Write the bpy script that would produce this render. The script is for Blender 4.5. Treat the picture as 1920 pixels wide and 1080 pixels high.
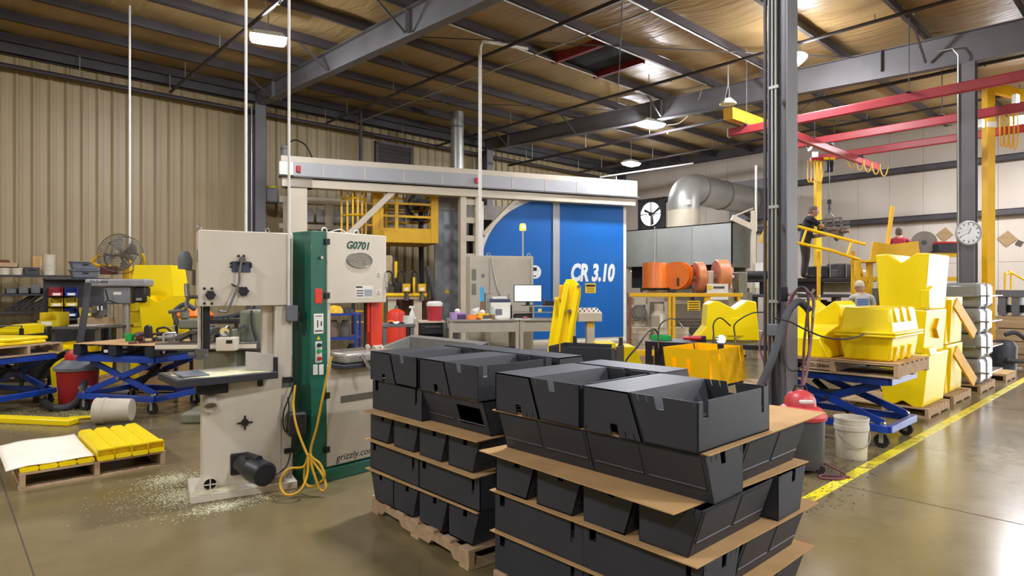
import bpy, bmesh, math, random
from mathutils import Vector, Matrix, Euler
random.seed(7)
sc = bpy.context.scene
for o in list(bpy.data.objects):
    bpy.data.objects.remove(o)

# ------------------------------------------------------------------ camera
FOC = 1171.0                      # focal length for a 1920 px wide frame
CAMZ = 1.6
FW = (0.6779, 0.7351)             # ground direction the camera faces (x runs along the ribbed wall)
RT = (0.7351, -0.6779)            # ground direction to its right
AZ = -42.675
cam_d = bpy.data.cameras.new('camera')
cam_d.sensor_width = 36.0
cam_d.lens = FOC / 1920.0 * 36.0
cam_d.clip_end = 300
cam = bpy.data.objects.new('camera', cam_d)
sc.collection.objects.link(cam)
cam.location = (0, 0, CAMZ)
cam.rotation_euler = (math.radians(90), 0, math.radians(AZ))
sc.camera = cam

# ------------------------------------------------------------------ world (daylight outside the hall) and exposure
world = bpy.data.worlds.new('daylight')
sc.world = world
world.use_nodes = True
bg = world.node_tree.nodes['Background']
bg.inputs[0].default_value = (0.93, 0.97, 1.0, 1)
bg.inputs[1].default_value = 5.0
LAMP = 260.0                       # radiance of the lit high-bay lamps
sc.view_settings.view_transform = 'Standard'
sc.view_settings.look = 'None'
sc.view_settings.gamma = 1.0
sc.view_settings.use_curve_mapping = False
sc.view_settings.exposure = 0.56
sc.cycles.max_bounces = 7
sc.cycles.diffuse_bounces = 5
sc.cycles.glossy_bounces = 3
sc.cycles.sample_clamp_indirect = 6.0
sc.cycles.caustics_reflective = False
sc.cycles.caustics_refractive = False
sc.cycles.use_denoising = True

# ------------------------------------------------------------------ survey helpers: real positions from measured directions
def RD(R, D):
    return (RT[0]*R + FW[0]*D, RT[1]*R + FW[1]*D)
def px(x, y, D):
    X, Y = RD((x-960)/FOC*D, D)
    return Vector((X, Y, CAMZ + (540-y)/FOC*D))
def gnd(x, y, z=0.0):
    return px(x, y, (CAMZ-z)*FOC/(y-540))
def onX(x, y, X):
    return px(x, y, X/(FW[0] + RT[0]*(x-960)/FOC))
def onY(x, y, Y):
    return px(x, y, Y/(FW[1] + RT[1]*(x-960)/FOC))

# ------------------------------------------------------------------ materials
MATS = {}
def srgb(h):
    h = h.lstrip('#')
    out = []
    for i in (0, 2, 4):
        c = int(h[i:i+2], 16)/255.0
        out.append(c/12.92 if c <= 0.04045 else ((c+0.055)/1.055)**2.4)
    return out
def mat(name, col, rough=0.5, metal=0.0, var=0.08, scale=6.0, bump=0.0, bscale=40.0, coat=0.0, col2=None, stretch=None, spec=0.5):
    if name in MATS:
        return MATS[name]
    m = bpy.data.materials.new(name)
    m.use_nodes = True
    nt = m.node_tree; N = nt.nodes; L = nt.links
    b = N['Principled BSDF']
    c = srgb(col)
    c2 = srgb(col2) if col2 else [x*(1-var*2.2) for x in c]
    tc = N.new('ShaderNodeTexCoord')
    mp = N.new('ShaderNodeMapping')
    L.new(tc.outputs['Object'], mp.inputs['Vector'])
    if stretch: mp.inputs['Scale'].default_value = stretch
    nz = N.new('ShaderNodeTexNoise')
    nz.inputs['Scale'].default_value = scale
    nz.inputs['Detail'].default_value = 5
    L.new(mp.outputs[0], nz.inputs['Vector'])
    rp = N.new('ShaderNodeValToRGB')
    rp.color_ramp.elements[0].position = 0.35
    rp.color_ramp.elements[1].position = 0.68
    rp.color_ramp.elements[0].color = (*c2, 1)
    rp.color_ramp.elements[1].color = (*c, 1)
    L.new(nz.outputs['Fac'], rp.inputs[0])
    L.new(rp.outputs[0], b.inputs['Base Color'])
    b.inputs['Roughness'].default_value = rough
    b.inputs['Metallic'].default_value = metal
    b.inputs['Specular IOR Level'].default_value = spec
    if coat: b.inputs['Coat Weight'].default_value = coat
    if bump:
        nb = N.new('ShaderNodeTexNoise'); nb.inputs['Scale'].default_value = bscale; nb.inputs['Detail'].default_value = 3
        L.new(mp.outputs[0], nb.inputs['Vector'])
        bp = N.new('ShaderNodeBump'); bp.inputs['Strength'].default_value = bump; bp.inputs['Distance'].default_value = 0.02
        L.new(nb.outputs['Fac'], bp.inputs['Height'])
        L.new(bp.outputs[0], b.inputs['Normal'])
    MATS[name] = m
    return m
def emit(name, col, strength):
    if name in MATS: return MATS[name]
    m = bpy.data.materials.new(name); m.use_nodes = True
    b = m.node_tree.nodes['Principled BSDF']
    b.inputs['Base Color'].default_value = (*srgb(col), 1)
    b.inputs['Emission Color'].default_value = (*srgb(col), 1)
    b.inputs['Emission Strength'].default_value = strength
    MATS[name] = m
    return m
def clear(name, col, rough=0.1, trans=0.9):
    if name in MATS: return MATS[name]
    m = bpy.data.materials.new(name); m.use_nodes = True
    b = m.node_tree.nodes['Principled BSDF']
    b.inputs['Base Color'].default_value = (*srgb(col), 1)
    b.inputs['Roughness'].default_value = rough
    b.inputs['Transmission Weight'].default_value = trans
    MATS[name] = m
    return m

STEEL = mat('painted steel grey', '#6f6d70', 0.55, 0, 0.10, 1.5)
STEELD = mat('dark primer steel', '#4b494c', 0.6, 0, 0.15, 2)
GALV = mat('galvanised sheet', '#b4b5ae', 0.36, 0.55, 0.10, 1.2, 0.03, 8)
CHROME = mat('bright metal', '#c8c8c8', 0.22, 1.0, 0.05)
IRON = mat('bare iron', '#77746f', 0.42, 0.7, 0.15, 9)
DARK = mat('black metal', '#1f1f22', 0.5, 0.1, 0.15, 8)
RUBBER = mat('black rubber', '#18181a', 0.75, 0, 0.1)
GREYP = mat('grey plastic', '#6c7178', 0.5, 0, 0.08)
WHITE = mat('white plastic', '#e2e0d8', 0.45, 0, 0.05)
PAPER = mat('white paper', '#ece9e0', 0.9, 0, 0.03)
CREAM = mat('cream machine enamel', '#d8cfbf', 0.42, 0, 0.05, 3, 0, 40, 0.15, col2='#cfc6b4')
CREAMF = mat('cream gantry enamel', '#c6bba6', 0.45, 0, 0.05, 2)
GREEN = mat('green machine enamel', '#1f6a55', 0.38, 0, 0.10, 3, 0, 40, 0.2)
YEL = mat('yellow moulded plastic', '#f7da04', 0.32, 0, 0.03, 2, 0.02, 30)
YELSTEEL = mat('yellow painted steel', '#e8b50e', 0.45, 0, 0.06, 3)
YELBRIGHT = mat('bright yellow steel', '#f4c80c', 0.4, 0, 0.04, 3)
REDSTEEL = mat('red crane paint', '#b03a42', 0.42, 0, 0.08, 3)
RED = mat('red plastic', '#c0282c', 0.4, 0, 0.06)
REDORG = mat('orange red paint', '#e2391f', 0.42, 0, 0.05)
ORANGE = mat('orange paint', '#e9781a', 0.38, 0, 0.06, 3)
BLUE = mat('blue lift paint', '#1442a8', 0.36, 0, 0.10, 4, 0, 40, 0.2)
BLUEP = mat('blue door panel', '#045eac', 0.5, 0, 0.04, 0.8, spec=0.3)
BLACKP = mat('black polyethylene', '#31343c', 0.5, 0, 0.10, 3, 0.03, 26)
CARD = mat('corrugated cardboard', '#c19a66', 0.9, 0, 0.08, 5, 0.05, 60)
CARDL = mat('cut cardboard edge', '#d9c19a', 0.9, 0, 0.08, 20)
WOOD = mat('pallet pine', '#b79a78', 0.85, 0, 0.1, 3, 0.1, 30, stretch=(0.6, 6, 6))
WOODB = mat('pallet pine crossways', '#bb9f7e', 0.85, 0, 0.1, 3, 0.1, 30, stretch=(6, 0.6, 6))
WOODK = mat('black plastic pallet', '#232a38', 0.5, 0, 0.1, 4)
GREENGREY = mat('grey green machine enamel', '#7b7c68', 0.5, 0, 0.12, 4)
SWARF = mat('pale sawdust', '#d9d4ae', 0.95, 0, 0.1, 20, 0.3, 60)
HOSE = mat('corrugated hose', '#3a3b3f', 0.6, 0, 0.1)
GREENPL = mat('green plastic', '#1fa854', 0.45, 0, 0.05)
MAROON = mat('maroon hose', '#7a4a50', 0.55, 0, 0.1)
CORD = mat('yellow cord', '#d9a922', 0.5, 0, 0.05)
PRINTK = mat('black print', '#1c1c1e', 0.7, 0, 0.02)
PRINTG = mat('dark green print', '#245344', 0.6, 0, 0.02)
PRINTW = mat('white print', '#d9dde0', 0.6, 0, 0.02)

# ------------------------------------------------------------------ mesh builder
COL = sc.collection
class MB:
    def __init__(s):
        s.v = []; s.f = []
    def add(s, vs, fs, M=None):
        o = len(s.v)
        if M is not None: vs = [M @ Vector(p) for p in vs]
        s.v += [tuple(p) for p in vs]
        s.f += [tuple(i+o for i in f) for f in fs]
        return s
    def bx(s, x0, x1, y0, y1, z0, z1, M=None):
        vs = [(x0,y0,z0),(x1,y0,z0),(x1,y1,z0),(x0,y1,z0),(x0,y0,z1),(x1,y0,z1),(x1,y1,z1),(x0,y1,z1)]
        return s.add(vs, [(0,3,2,1),(4,5,6,7),(0,1,5,4),(1,2,6,5),(2,3,7,6),(3,0,4,7)], M)
    def box(s, c, d, rot=(0,0,0)):
        M = Matrix.Translation(c) @ Euler([math.radians(a) for a in rot]).to_matrix().to_4x4()
        return s.bx(-d[0]/2, d[0]/2, -d[1]/2, d[1]/2, -d[2]/2, d[2]/2, M)
    def bar(s, p, q, w, h, up=(0,0,1)):
        """rectangular bar from p to q, w across, h along up"""
        p = Vector(p); q = Vector(q); d = (q-p)
        L = d.length
        x = d.normalized(); u = Vector(up)
        if abs(x.dot(u)) > 0.98: u = Vector((0,1,0))
        y = u.cross(x).normalized(); z = x.cross(y)
        M = Matrix((x, y, z)).transposed().to_4x4(); M.translation = p
        return s.bx(0, L, -w/2, w/2, -h/2, h/2, M)
    def hexa(s, pts):
        return s.add(pts, [(0,3,2,1),(4,5,6,7),(0,1,5,4),(1,2,6,5),(2,3,7,6),(3,0,4,7)])
    def cyl(s, p, q, r, r2=None, n=14, caps=True):
        return s.tube([p, q], [r, r if r2 is None else r2], n, caps)
    def tube(s, pts, r, n=8, caps=True, closed=False):
        pts = [Vector(p) for p in pts]; k = len(pts)
        rs = r if isinstance(r, (list, tuple)) else [r]*k
        t0 = (pts[1]-pts[0]).normalized()
        a = Vector((0,0,1)) if abs(t0.z) < 0.9 else Vector((1,0,0))
        nrm = t0.cross(a).normalized()
        vs = []; prev = t0
        for i, p in enumerate(pts):
            if i == 0: t = t0
            elif i == k-1: t = (pts[i]-pts[i-1]).normalized()
            else:
                t = (pts[i+1]-pts[i]).normalized() + (pts[i]-pts[i-1]).normalized()
                t = t.normalized() if t.length > 1e-6 else prev
            ax = prev.cross(t)
            if ax.length > 1e-7:
                nrm = Matrix.Rotation(prev.angle(t), 3, ax.normalized()) @ nrm
            prev = t
            b = t.cross(nrm).normalized()
            for j in range(n):
                an = 2*math.pi*j/n
                vs.append(p + (nrm*math.cos(an) + b*math.sin(an))*rs[i])
        fs = []
        for i in range(k-1):
            for j in range(n):
                j2 = (j+1) % n
                fs.append((i*n+j, i*n+j2, (i+1)*n+j2, (i+1)*n+j))
        if caps:
            fs.append(tuple(range(n-1, -1, -1)))
            fs.append(tuple((k-1)*n+j for j in range(n)))
        return s.add(vs, fs)
    def lathe(s, prof, c=(0,0,0), n=20, M=None, caps=True):
        """prof: (r,z) pairs going round the outline; r=0 closes"""
        vs = []; fs = []
        for r, z in prof:
            for j in range(n):
                an = 2*math.pi*j/n
                vs.append((c[0]+r*math.cos(an), c[1]+r*math.sin(an), c[2]+z))
        for i in range(len(prof)-1):
            for j in range(n):
                j2 = (j+1) % n
                fs.append((i*n+j, i*n+j2, (i+1)*n+j2, (i+1)*n+j))
        if caps and prof[0][0] > 1e-6: fs.append(tuple(range(n-1, -1, -1)))
        if caps and prof[-1][0] > 1e-6: fs.append(tuple((len(prof)-1)*n+j for j in range(n)))
        return s.add(vs, fs, M)
    def prism(s, poly, a, b, plane='xz', M=None):
        """poly: 2D outline; extruded from a to b along the third axis"""
        k = len(poly)
        if plane == 'xz': P = lambda p, t: (p[0], t, p[1])
        elif plane == 'xy': P = lambda p, t: (p[0], p[1], t)
        else: P = lambda p, t: (t, p[0], p[1])
        vs = [P(p, a) for p in poly] + [P(p, b) for p in poly]
        fs = [tuple(range(k)), tuple(range(2*k-1, k-1, -1))]
        for i in range(k):
            j = (i+1) % k
            fs.append((i, i+k, j+k, j))
        return s.add(vs, fs, M)
    def grid(s, fn, nu, nv):
        vs = [fn(i/nu, j/nv) for i in range(nu+1) for j in range(nv+1)]
        w = nv+1
        fs = [(i*w+j, (i+1)*w+j, (i+1)*w+j+1, i*w+j+1) for i in range(nu) for j in range(nv)]
        return s.add(vs, fs)
    def mesh(s, name, m, smooth=True, fix=True):
        me = bpy.data.meshes.new(name)
        me.from_pydata(s.v, [], s.f)
        if fix:
            b = bmesh.new(); b.from_mesh(me)
            bmesh.ops.recalc_face_normals(b, faces=b.faces)
            b.to_mesh(me); b.free()
        if smooth:
            me.polygons.foreach_set('use_smooth', [True]*len(me.polygons))
            me.set_sharp_from_angle(angle=math.radians(35))
        me.materials.append(m)
        return me
    def build(s, name, m, parent=None, bevel=0.0, smooth=True, loc=None, seg=2, fix=True):
        o = bpy.data.objects.new(name, s.mesh(name, m, smooth, fix))
        COL.objects.link(o)
        if parent is not None: o.parent = parent
        if loc is not None: o.location = loc
        if bevel:
            md = o.modifiers.new('bevel', 'BEVEL'); md.width = bevel; md.segments = seg
            md.limit_method = 'ANGLE'; md.angle_limit = math.radians(40)
            md.harden_normals = False
        return o
def tag(o, label, cat, group=None, kind=None):
    if label: o['label'] = label
    if cat: o['category'] = cat
    if group: o['group'] = group
    if kind: o['kind'] = kind
    return o
def thing(name, label, cat, loc=(0,0,0), rz=0.0, group=None):
    o = bpy.data.objects.new(name, None)
    COL.objects.link(o)
    o.empty_display_size = 0.1
    o.location = loc
    o.rotation_euler = (0, 0, math.radians(rz))
    return tag(o, label, cat, group)
def copy_tree(o, parent=None):
    c = o.copy(); COL.objects.link(c); c.parent = parent
    for ch in list(o.children): copy_tree(ch, c)
    return c
def struct(o):
    o['kind'] = 'structure'
    return o
def text(name, s, size, m, parent, M, extrude=0.002, shear=0.0, bold=0.0, align='CENTER', xs=1.0):
    cu = bpy.data.curves.new(name, 'FONT')
    cu.body = s; cu.size = size; cu.extrude = extrude; cu.shear = shear; cu.offset = bold
    cu.align_x = align; cu.align_y = 'CENTER'; cu.resolution_u = 3
    t = bpy.data.objects.new(name, cu)
    dg = bpy.context.evaluated_depsgraph_get()
    COL.objects.link(t)
    dg.update()
    me = bpy.data.meshes.new_from_object(t.evaluated_get(dg))
    bpy.data.objects.remove(t); bpy.data.curves.remove(cu)
    me.transform(Matrix.Diagonal((xs, 1, 1, 1)))
    me.materials.clear(); me.materials.append(m)
    o = bpy.data.objects.new(name, me); COL.objects.link(o)
    o.parent = parent
    o.matrix_local = M
    return o
def face_y(x, y, z, rz=0):
    """text frame standing upright, read from -y"""
    return Matrix.Translation((x, y, z)) @ Matrix.Rotation(math.radians(rz), 4, 'Z') @ Matrix.Rotation(math.radians(90), 4, 'X')
def arc(c, r, a0, a1, n, plane='xz'):
    out = []
    for i in range(n+1):
        a = math.radians(a0 + (a1-a0)*i/n)
        out.append((c[0]+r*math.cos(a), c[1]+r*math.sin(a)))
    return out
def bez(p0, p1, p2, p3, n=14):
    p0, p1, p2, p3 = map(Vector, (p0, p1, p2, p3))
    return [p0*(1-t)**3 + p1*3*t*(1-t)**2 + p2*3*t*t*(1-t) + p3*t**3 for t in [i/n for i in range(n+1)]]
def sag(p, q, d, n=12):
    p = Vector(p); q = Vector(q)
    return [p.lerp(q, i/n) - Vector((0,0,4*d*(i/n)*(1-i/n))) for i in range(n+1)]
def smooth_path(pts, n=6):
    """Catmull-Rom through the points"""
    P = [Vector(p) for p in pts]; P = [P[0]*2-P[1]] + P + [P[-1]*2-P[-2]]
    out = []
    for i in range(1, len(P)-2):
        for k in range(n):
            t = k/n
            out.append(0.5*((2*P[i]) + (P[i+1]-P[i-1])*t + (2*P[i-1]-5*P[i]+4*P[i+1]-P[i+2])*t*t + (3*P[i]-P[i-1]-3*P[i+1]+P[i+2])*t**3))
    out.append(P[-2])
    return out
# ================================================================== THE HALL
X0, X1, Y0, Y1 = -8.0, 22.6, -10.0, 17.5
def zr(y):                        # top of the rafters / underside of the purlins
    return 6.87 - 0.030*(17.0-y)

def concrete():
    m = bpy.data.materials.new('polished concrete'); m.use_nodes = True
    nt = m.node_tree; N = nt.nodes; L = nt.links; b = N['Principled BSDF']
    tc = N.new('ShaderNodeTexCoord')
    n1 = N.new('ShaderNodeTexNoise'); n1.inputs['Scale'].default_value = 0.55; n1.inputs['Detail'].default_value = 8
    n2 = N.new('ShaderNodeTexNoise'); n2.inputs['Scale'].default_value = 4.5; n2.inputs['Detail'].default_value = 8; n2.inputs['Roughness'].default_value = 0.7
    for n in (n1, n2): L.new(tc.outputs['Object'], n.inputs['Vector'])
    r1 = N.new('ShaderNodeValToRGB')
    r1.color_ramp.elements[0].position = 0.3; r1.color_ramp.elements[0].color = (*srgb('#716444'), 1)
    r1.color_ramp.elements[1].position = 0.7; r1.color_ramp.elements[1].color = (*srgb('#7f7254'), 1)
    L.new(n1.outputs['Fac'], r1.inputs[0])
    r2 = N.new('ShaderNodeValToRGB')
    r2.color_ramp.elements[0].position = 0.32; r2.color_ramp.elements[0].color = (0.86, 0.85, 0.83, 1)
    r2.color_ramp.elements[1].position = 0.62; r2.color_ramp.elements[1].color = (1, 1, 1, 1)
    L.new(n2.outputs['Fac'], r2.inputs[0])
    mx = N.new('ShaderNodeMix'); mx.data_type = 'RGBA'; mx.blend_type = 'MULTIPLY'; mx.inputs[0].default_value = 1.0
    L.new(r1.outputs[0], mx.inputs[6]); L.new(r2.outputs[0], mx.inputs[7])
    # fine dark scuffs and specks
    n3 = N.new('ShaderNodeTexNoise'); n3.inputs['Scale'].default_value = 22; n3.inputs['Detail'].default_value = 4
    L.new(tc.outputs['Object'], n3.inputs['Vector'])
    r3 = N.new('ShaderNodeValToRGB')
    r3.color_ramp.elements[0].position = 0.27; r3.color_ramp.elements[0].color = (0.6, 0.58, 0.55, 1)
    r3.color_ramp.elements[1].position = 0.33; r3.color_ramp.elements[1].color = (1, 1, 1, 1)
    L.new(n3.outputs['Fac'], r3.inputs[0])
    mx2 = N.new('ShaderNodeMix'); mx2.data_type = 'RGBA'; mx2.blend_type = 'MULTIPLY'; mx2.inputs[0].default_value = 0.45
    L.new(mx.outputs[2], mx2.inputs[6]); L.new(r3.outputs[0], mx2.inputs[7])
    L.new(mx2.outputs[2], b.inputs['Base Color'])
    mr = N.new('ShaderNodeMapRange'); mr.inputs['To Min'].default_value = 0.12; mr.inputs['To Max'].default_value = 0.3
    L.new(n2.outputs['Fac'], mr.inputs[0]); L.new(mr.outputs[0], b.inputs['Roughness'])
    b.inputs['Specular IOR Level'].default_value = 0.4
    return m
floor = struct(MB().bx(X0, X1, Y0, Y1, -0.2, 0).build('floor', concrete(), smooth=False))
JOINT = mat('dark joint line', '#4d4433', 0.9)  # thin dark strips mark the floor joints
for k, x in enumerate((-4.6, 0.4, 5.4, 10.4, 15.4, 20.4)):
    MB().bx(x-0.004, x+0.004, Y0, Y1, 0, 0.0012).build('floor_joint', JOINT, floor, smooth=False)
for y in (-8.0, -3.2, 2.62, 7.9, 13.0):
    MB().bx(X0, X1, y-0.004, y+0.004, 0, 0.0013).build('floor_joint', JOINT, floor, smooth=False)
def line_paint():
    m = bpy.data.materials.new('floor line paint'); m.use_nodes = True
    nt = m.node_tree; N = nt.nodes; L = nt.links; b = N['Principled BSDF']
    tc = N.new('ShaderNodeTexCoord')
    n = N.new('ShaderNodeTexNoise'); n.inputs['Scale'].default_value = 9; n.inputs['Detail'].default_value = 8
    L.new(tc.outputs['Object'], n.inputs['Vector'])
    r = N.new('ShaderNodeValToRGB')
    r.color_ramp.elements[0].position = 0.36; r.color_ramp.elements[0].color = (*srgb('#8d8433'), 1)
    r.color_ramp.elements[1].position = 0.46; r.color_ramp.elements[1].color = (*srgb('#e3d32a'), 1)
    L.new(n.outputs['Fac'], r.inputs[0]); L.new(r.outputs[0], b.inputs['Base Color'])
    b.inputs['Roughness'].default_value = 0.35
    return m
MB().bx(2.5, 15.4, 1.905, 2.005, 0, 0.002).build('painted_line', line_paint(), floor, smooth=False)
apron = struct(MB().bx(X1+0.2, X1+14, -14, 4, -0.25, -0.05).build('floor', mat('outside apron', '#b5b2aa', 0.9), smooth=False))

# ---- ribbed left wall: sheets of three ribs, all sharing one mesh
WALLT = mat('tan ribbed sheet', '#a99773', 0.42, 0, 0.05, 0.7, col2='#9c8b68', stretch=(1, 1, 0.35))
wl = MB().bx(X0, X1, Y1+0.045, Y1+0.15, 0, 7.15).build('wall_left', WALLT, smooth=False)
struct(wl)
def rib_sheet():
    prof = []
    for k in range(3):
        o = k*0.305
        prof += [(o, 0), (o+0.085, 0), (o+0.14, -0.055), (o+0.172, -0.055), (o+0.18, 0), (o+0.245, 0), (o+0.25, -0.006), (o+0.262, -0.006), (o+0.267, 0)]
    prof.append((0.915, 0))
    b = MB()
    n = len(prof)
    vs = [(x, y, 0) for x, y in prof] + [(x, y, 7.1) for x, y in prof]
    b.add(vs, [(i, i+1, n+i+1, n+i) for i in range(n-1)])
    return b.mesh('sheet', WALLT, smooth=False, fix=False)
sheet = rib_sheet()
x = X0
while x < X1-0.5:
    o = bpy.data.objects.new('sheet', sheet); COL.objects.link(o); o.parent = wl; o.location = (x, Y1, 0)
    x += 0.915
# dark vent boarded over high in the wall, with its little board beside it
pv = onY(740, 280, Y1-0.15)
vent = thing('wall_louvre', 'dark square louvre high on the ribbed wall above the gantry', 'vent', (pv.x, Y1-0.1, 5.2))
MB().bx(-0.62, 0.62, 0, 0.06, 0, 1.0).build('panel', mat('dark louvre', '#3a3230', 0.7), vent)
f_ = MB()
for a, b_, c, d in ((-0.68, -0.6, 0, 1.0), (0.6, 0.68, 0, 1.0), (-0.68, 0.68, 0.97, 1.05), (-0.68, 0.68, -0.05, 0.03)): f_.bx(a, b_, -0.05, 0.06, c, d)
f_.build('frame', STEELD, vent)
for k in range(7): MB().bx(-0.6, 0.6, -0.025, 0.0, 0.08+k*0.13, 0.13+k*0.13).build('slat', mat('dark slat', '#423936', 0.7), vent)
sq_ = onY(676, 200, 16.7)
tag(MB().cyl((0, 0, 0), (0, 0, zr(16.7)-4.9), 0.05, n=10).build('stand_pipe', STEELD, None, loc=(sq_.x, 16.7, 4.9)), 'dark vertical pipe hanging from the roof beside the louvre', 'pipe')
tag(MB().bx(-0.4, 0.4, -0.04, 0.03, 0, 0.32).build('wall_board', mat('brown board', '#6e5243', 0.8), None, 0.004, loc=(onY(768, 300, Y1-0.1).x, Y1-0.08, 4.98)), 'small brown board fixed to the ribbed wall under the dark louvre', 'board')

# ---- far wall: liner panels in two courses, a fan opening and a dock door that lets the daylight in
WALLF = mat('off white liner', '#cbc2b7', 0.6, 0, 0.06, 0.9, col2='#bdb3a6', stretch=(1, 1, 0.25))
def fpanel(ya, yb, za, zb, parent):
    return MB().bx(0, 0.1, ya+0.003, yb-0.003, za+0.003, zb-0.003).build('wall_panel', WALLF, parent, 0.004, loc=(X1, 0, 0))
wf = struct(MB().bx(X1+0.03, X1+0.09, 1.0, 14.9, 0, 7.2).build('wall_far', WALLF, smooth=False))
fpanel(16.28, 17.5, 0, 2.35, wf); fpanel(16.28, 17.5, 2.35, 7.2, wf)
FANY, FANZ = 15.62, 4.76
fpanel(14.96, 16.28, 0, 2.35, wf); fpanel(14.96, 16.28, 2.35, FANZ-0.66, wf); fpanel(14.96, 16.28, FANZ+0.66, 7.2, wf)
n = 15; w = (14.96-0.95)/n
for k in range(n):
    fpanel(0.95+k*w, 0.95+(k+1)*w, 0, 2.35, wf); fpanel(0.95+k*w, 0.95+(k+1)*w, 2.35, 7.2, wf)
fpanel(-8.2, 0.95, 4.4, 7.2, wf); fpanel(-10, -8.2, 0, 7.2, wf)
struct(wf)
for name, z in (('girt', 3.85), ('girt', 5.4)):
    for ya, yb in ((1.0, 14.9),):
        b = MB().bx(X1-0.2, X1, ya, yb, z-0.01, z+0.01).bx(X1-0.2, X1-0.185, ya, yb, z-0.16, z+0.01).bx(X1-0.2, X1, ya, yb, z-0.17, z-0.15)
        b.build('girt', STEELD, wf, smooth=False)
g = MB().bx(X1-0.3, X1-0.02, Y0, Y1, 6.62, 6.64).bx(X1-0.17, X1-0.15, Y0, Y1, 6.62, 7.25)
g.build('gable_beam', STEELD, wf, smooth=False)
MB().bx(X1-0.3, X1-0.02, Y1-0.5, Y1-0.2, 0, 6.7).build('corner_post', STEELD, wf, smooth=False)
# door frame of the dock door (outside the picture to the right)
d1 = struct(MB().bx(X1-0.08, X1+0.12, 0.85, 0.97, 0, 4.5).bx(X1-0.08, X1+0.12, -8.27, -8.15, 0, 4.5).bx(X1-0.08, X1+0.12, -8.27, 0.97, 4.4, 4.52).build('door_1', STEEL))
# unseen sides of the hall
struct(MB().bx(X0-0.1, X0, Y0, Y1, 0, 7.15).build('wall_near', WALLT, smooth=False))
struct(MB().bx(X0, X1, Y0-0.1, Y0, 0, 7.15).build('wall_right', WALLF, smooth=False))

# ---- roof: sagging insulation over purlins over rafters
def vinyl():
    m = bpy.data.materials.new('roof insulation facing'); m.use_nodes = True
    nt = m.node_tree; N = nt.nodes; L = nt.links; b = N['Principled BSDF']
    tc = N.new('ShaderNodeTexCoord')
    mp = N.new('ShaderNodeMapping'); mp.inputs['Scale'].default_value = (4.0, 0.7, 1)
    L.new(tc.outputs['Object'], mp.inputs[0])
    n1 = N.new('ShaderNodeTexNoise'); n1.inputs['Scale'].default_value = 1.6; n1.inputs['Detail'].default_value = 6; n1.inputs['Distortion'].default_value = 0.6
    L.new(mp.outputs[0], n1.inputs['Vector'])
    n2 = N.new('ShaderNodeTexNoise'); n2.inputs['Scale'].default_value = 0.35; n2.inputs['Detail'].default_value = 3
    L.new(tc.outputs['Object'], n2.inputs['Vector'])
    r = N.new('ShaderNodeValToRGB')
    r.color_ramp.elements[0].position = 0.3; r.color_ramp.elements[0].color = (*srgb('#9c8354'), 1)
    r.color_ramp.elements[1].position = 0.7; r.color_ramp.elements[1].color = (*srgb('#b2986a'), 1)
    L.new(n2.outputs['Fac'], r.inputs[0]); L.new(r.outputs[0], b.inputs['Base Color'])
    bp = N.new('ShaderNodeBump'); bp.inputs['Strength'].default_value = 0.55; bp.inputs['Distance'].default_value = 0.08
    L.new(n1.outputs['Fac'], bp.inputs['Height']); L.new(bp.outputs[0], b.inputs['Normal'])
    b.inputs['Roughness'].default_value = 0.42
    return m
PSP = 1.52
PY = [17.2 - PSP*k for k in range(18)]
def roof(u, v):
    x = X0 + (X1-X0)*u; y = Y0 + (Y1+0.1-Y0)*v
    ph = ((17.2-y)/PSP) % 1.0
    sg = 0.075*math.sin(math.pi*ph)*(0.8+0.35*math.sin(x*1.7+y*0.3)) + 0.012*math.sin(x*5.1+math.sin(y*2)*2)
    return (x, y, zr(y)+0.235-sg)
ceiling = struct(MB().grid(roof, 150, 180).build('ceiling', vinyl(), fix=False))
def purlin(y):
    z = zr(y); b = MB()
    b.bx(X0, X1, y-0.004, y+0.004, z, z+0.215).bx(X0, X1, y-0.07, y+0.004, z, z+0.006).bx(X0, X1, y-0.07, y-0.064, z, z+0.025).bx(X0, X1, y, y+0.07, z+0.209, z+0.215)
    return b.build('purlin', mat('dark purlin', '#4b4548', 0.55, 0, 0.1, 2), ceiling, smooth=False)
for y in PY: purlin(y)
# eave strut along the ribbed wall
MB().bx(X0, X1, 17.25, 17.45, 6.66, 6.68).bx(X0, X1, 17.25, 17.27, 6.66, 6.95).bx(X0, X1, 17.25, 17.45, 6.9, 6.93).build('eave_strut', STEELD, ceiling, smooth=False)
def rafter(x):
    """tapered plate girder: flanges and web follow the roof fall"""
    ys = [17.0, 13.7, 7.7, 2.8, -2.0, -10.0]
    dp = [0.40, 0.46, 0.54, 0.60, 0.56, 0.5]
    b = MB()
    for i in range(len(ys)-1):
        a, c = ys[i], ys[i+1]
        ta, tcx = zr(a), zr(c); ba, bc = ta-dp[i], tcx-dp[i+1]
        def slab(x0, x1, t0, t1, b0, b1):
            b.hexa([(x0, a, b0), (x1, a, b0), (x1, c, b1), (x0, c, b1), (x0, a, t0), (x1, a, t0), (x1, c, t1), (x0, c, t1)])
        slab(x-0.006, x+0.006, ta, tcx, ba, bc)
        slab(x-0.1, x+0.1, ta, tcx, ta-0.012, tcx-0.012)
        slab(x-0.1, x+0.1, ba+0.014, bc+0.014, ba, bc)
    return b.build('rafter', STEEL, ceiling, smooth=False)
RX = (-1.7, 6.32, 14.35)
for x in RX: rafter(x)
# flange braces (short rods from purlins to the rafter bottom)
for x in RX[1:]:
    for y in (15.68, 12.64, 9.6, 6.56, 3.52):
        for s_ in (-1, 1):
            MB().bar((x+s_*0.75, y, zr(y)+0.03), (x+s_*0.1, y-0.02, zr(y)-0.45), 0.035, 0.035).build('flange_brace', STEELD, ceiling, smooth=False)
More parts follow.
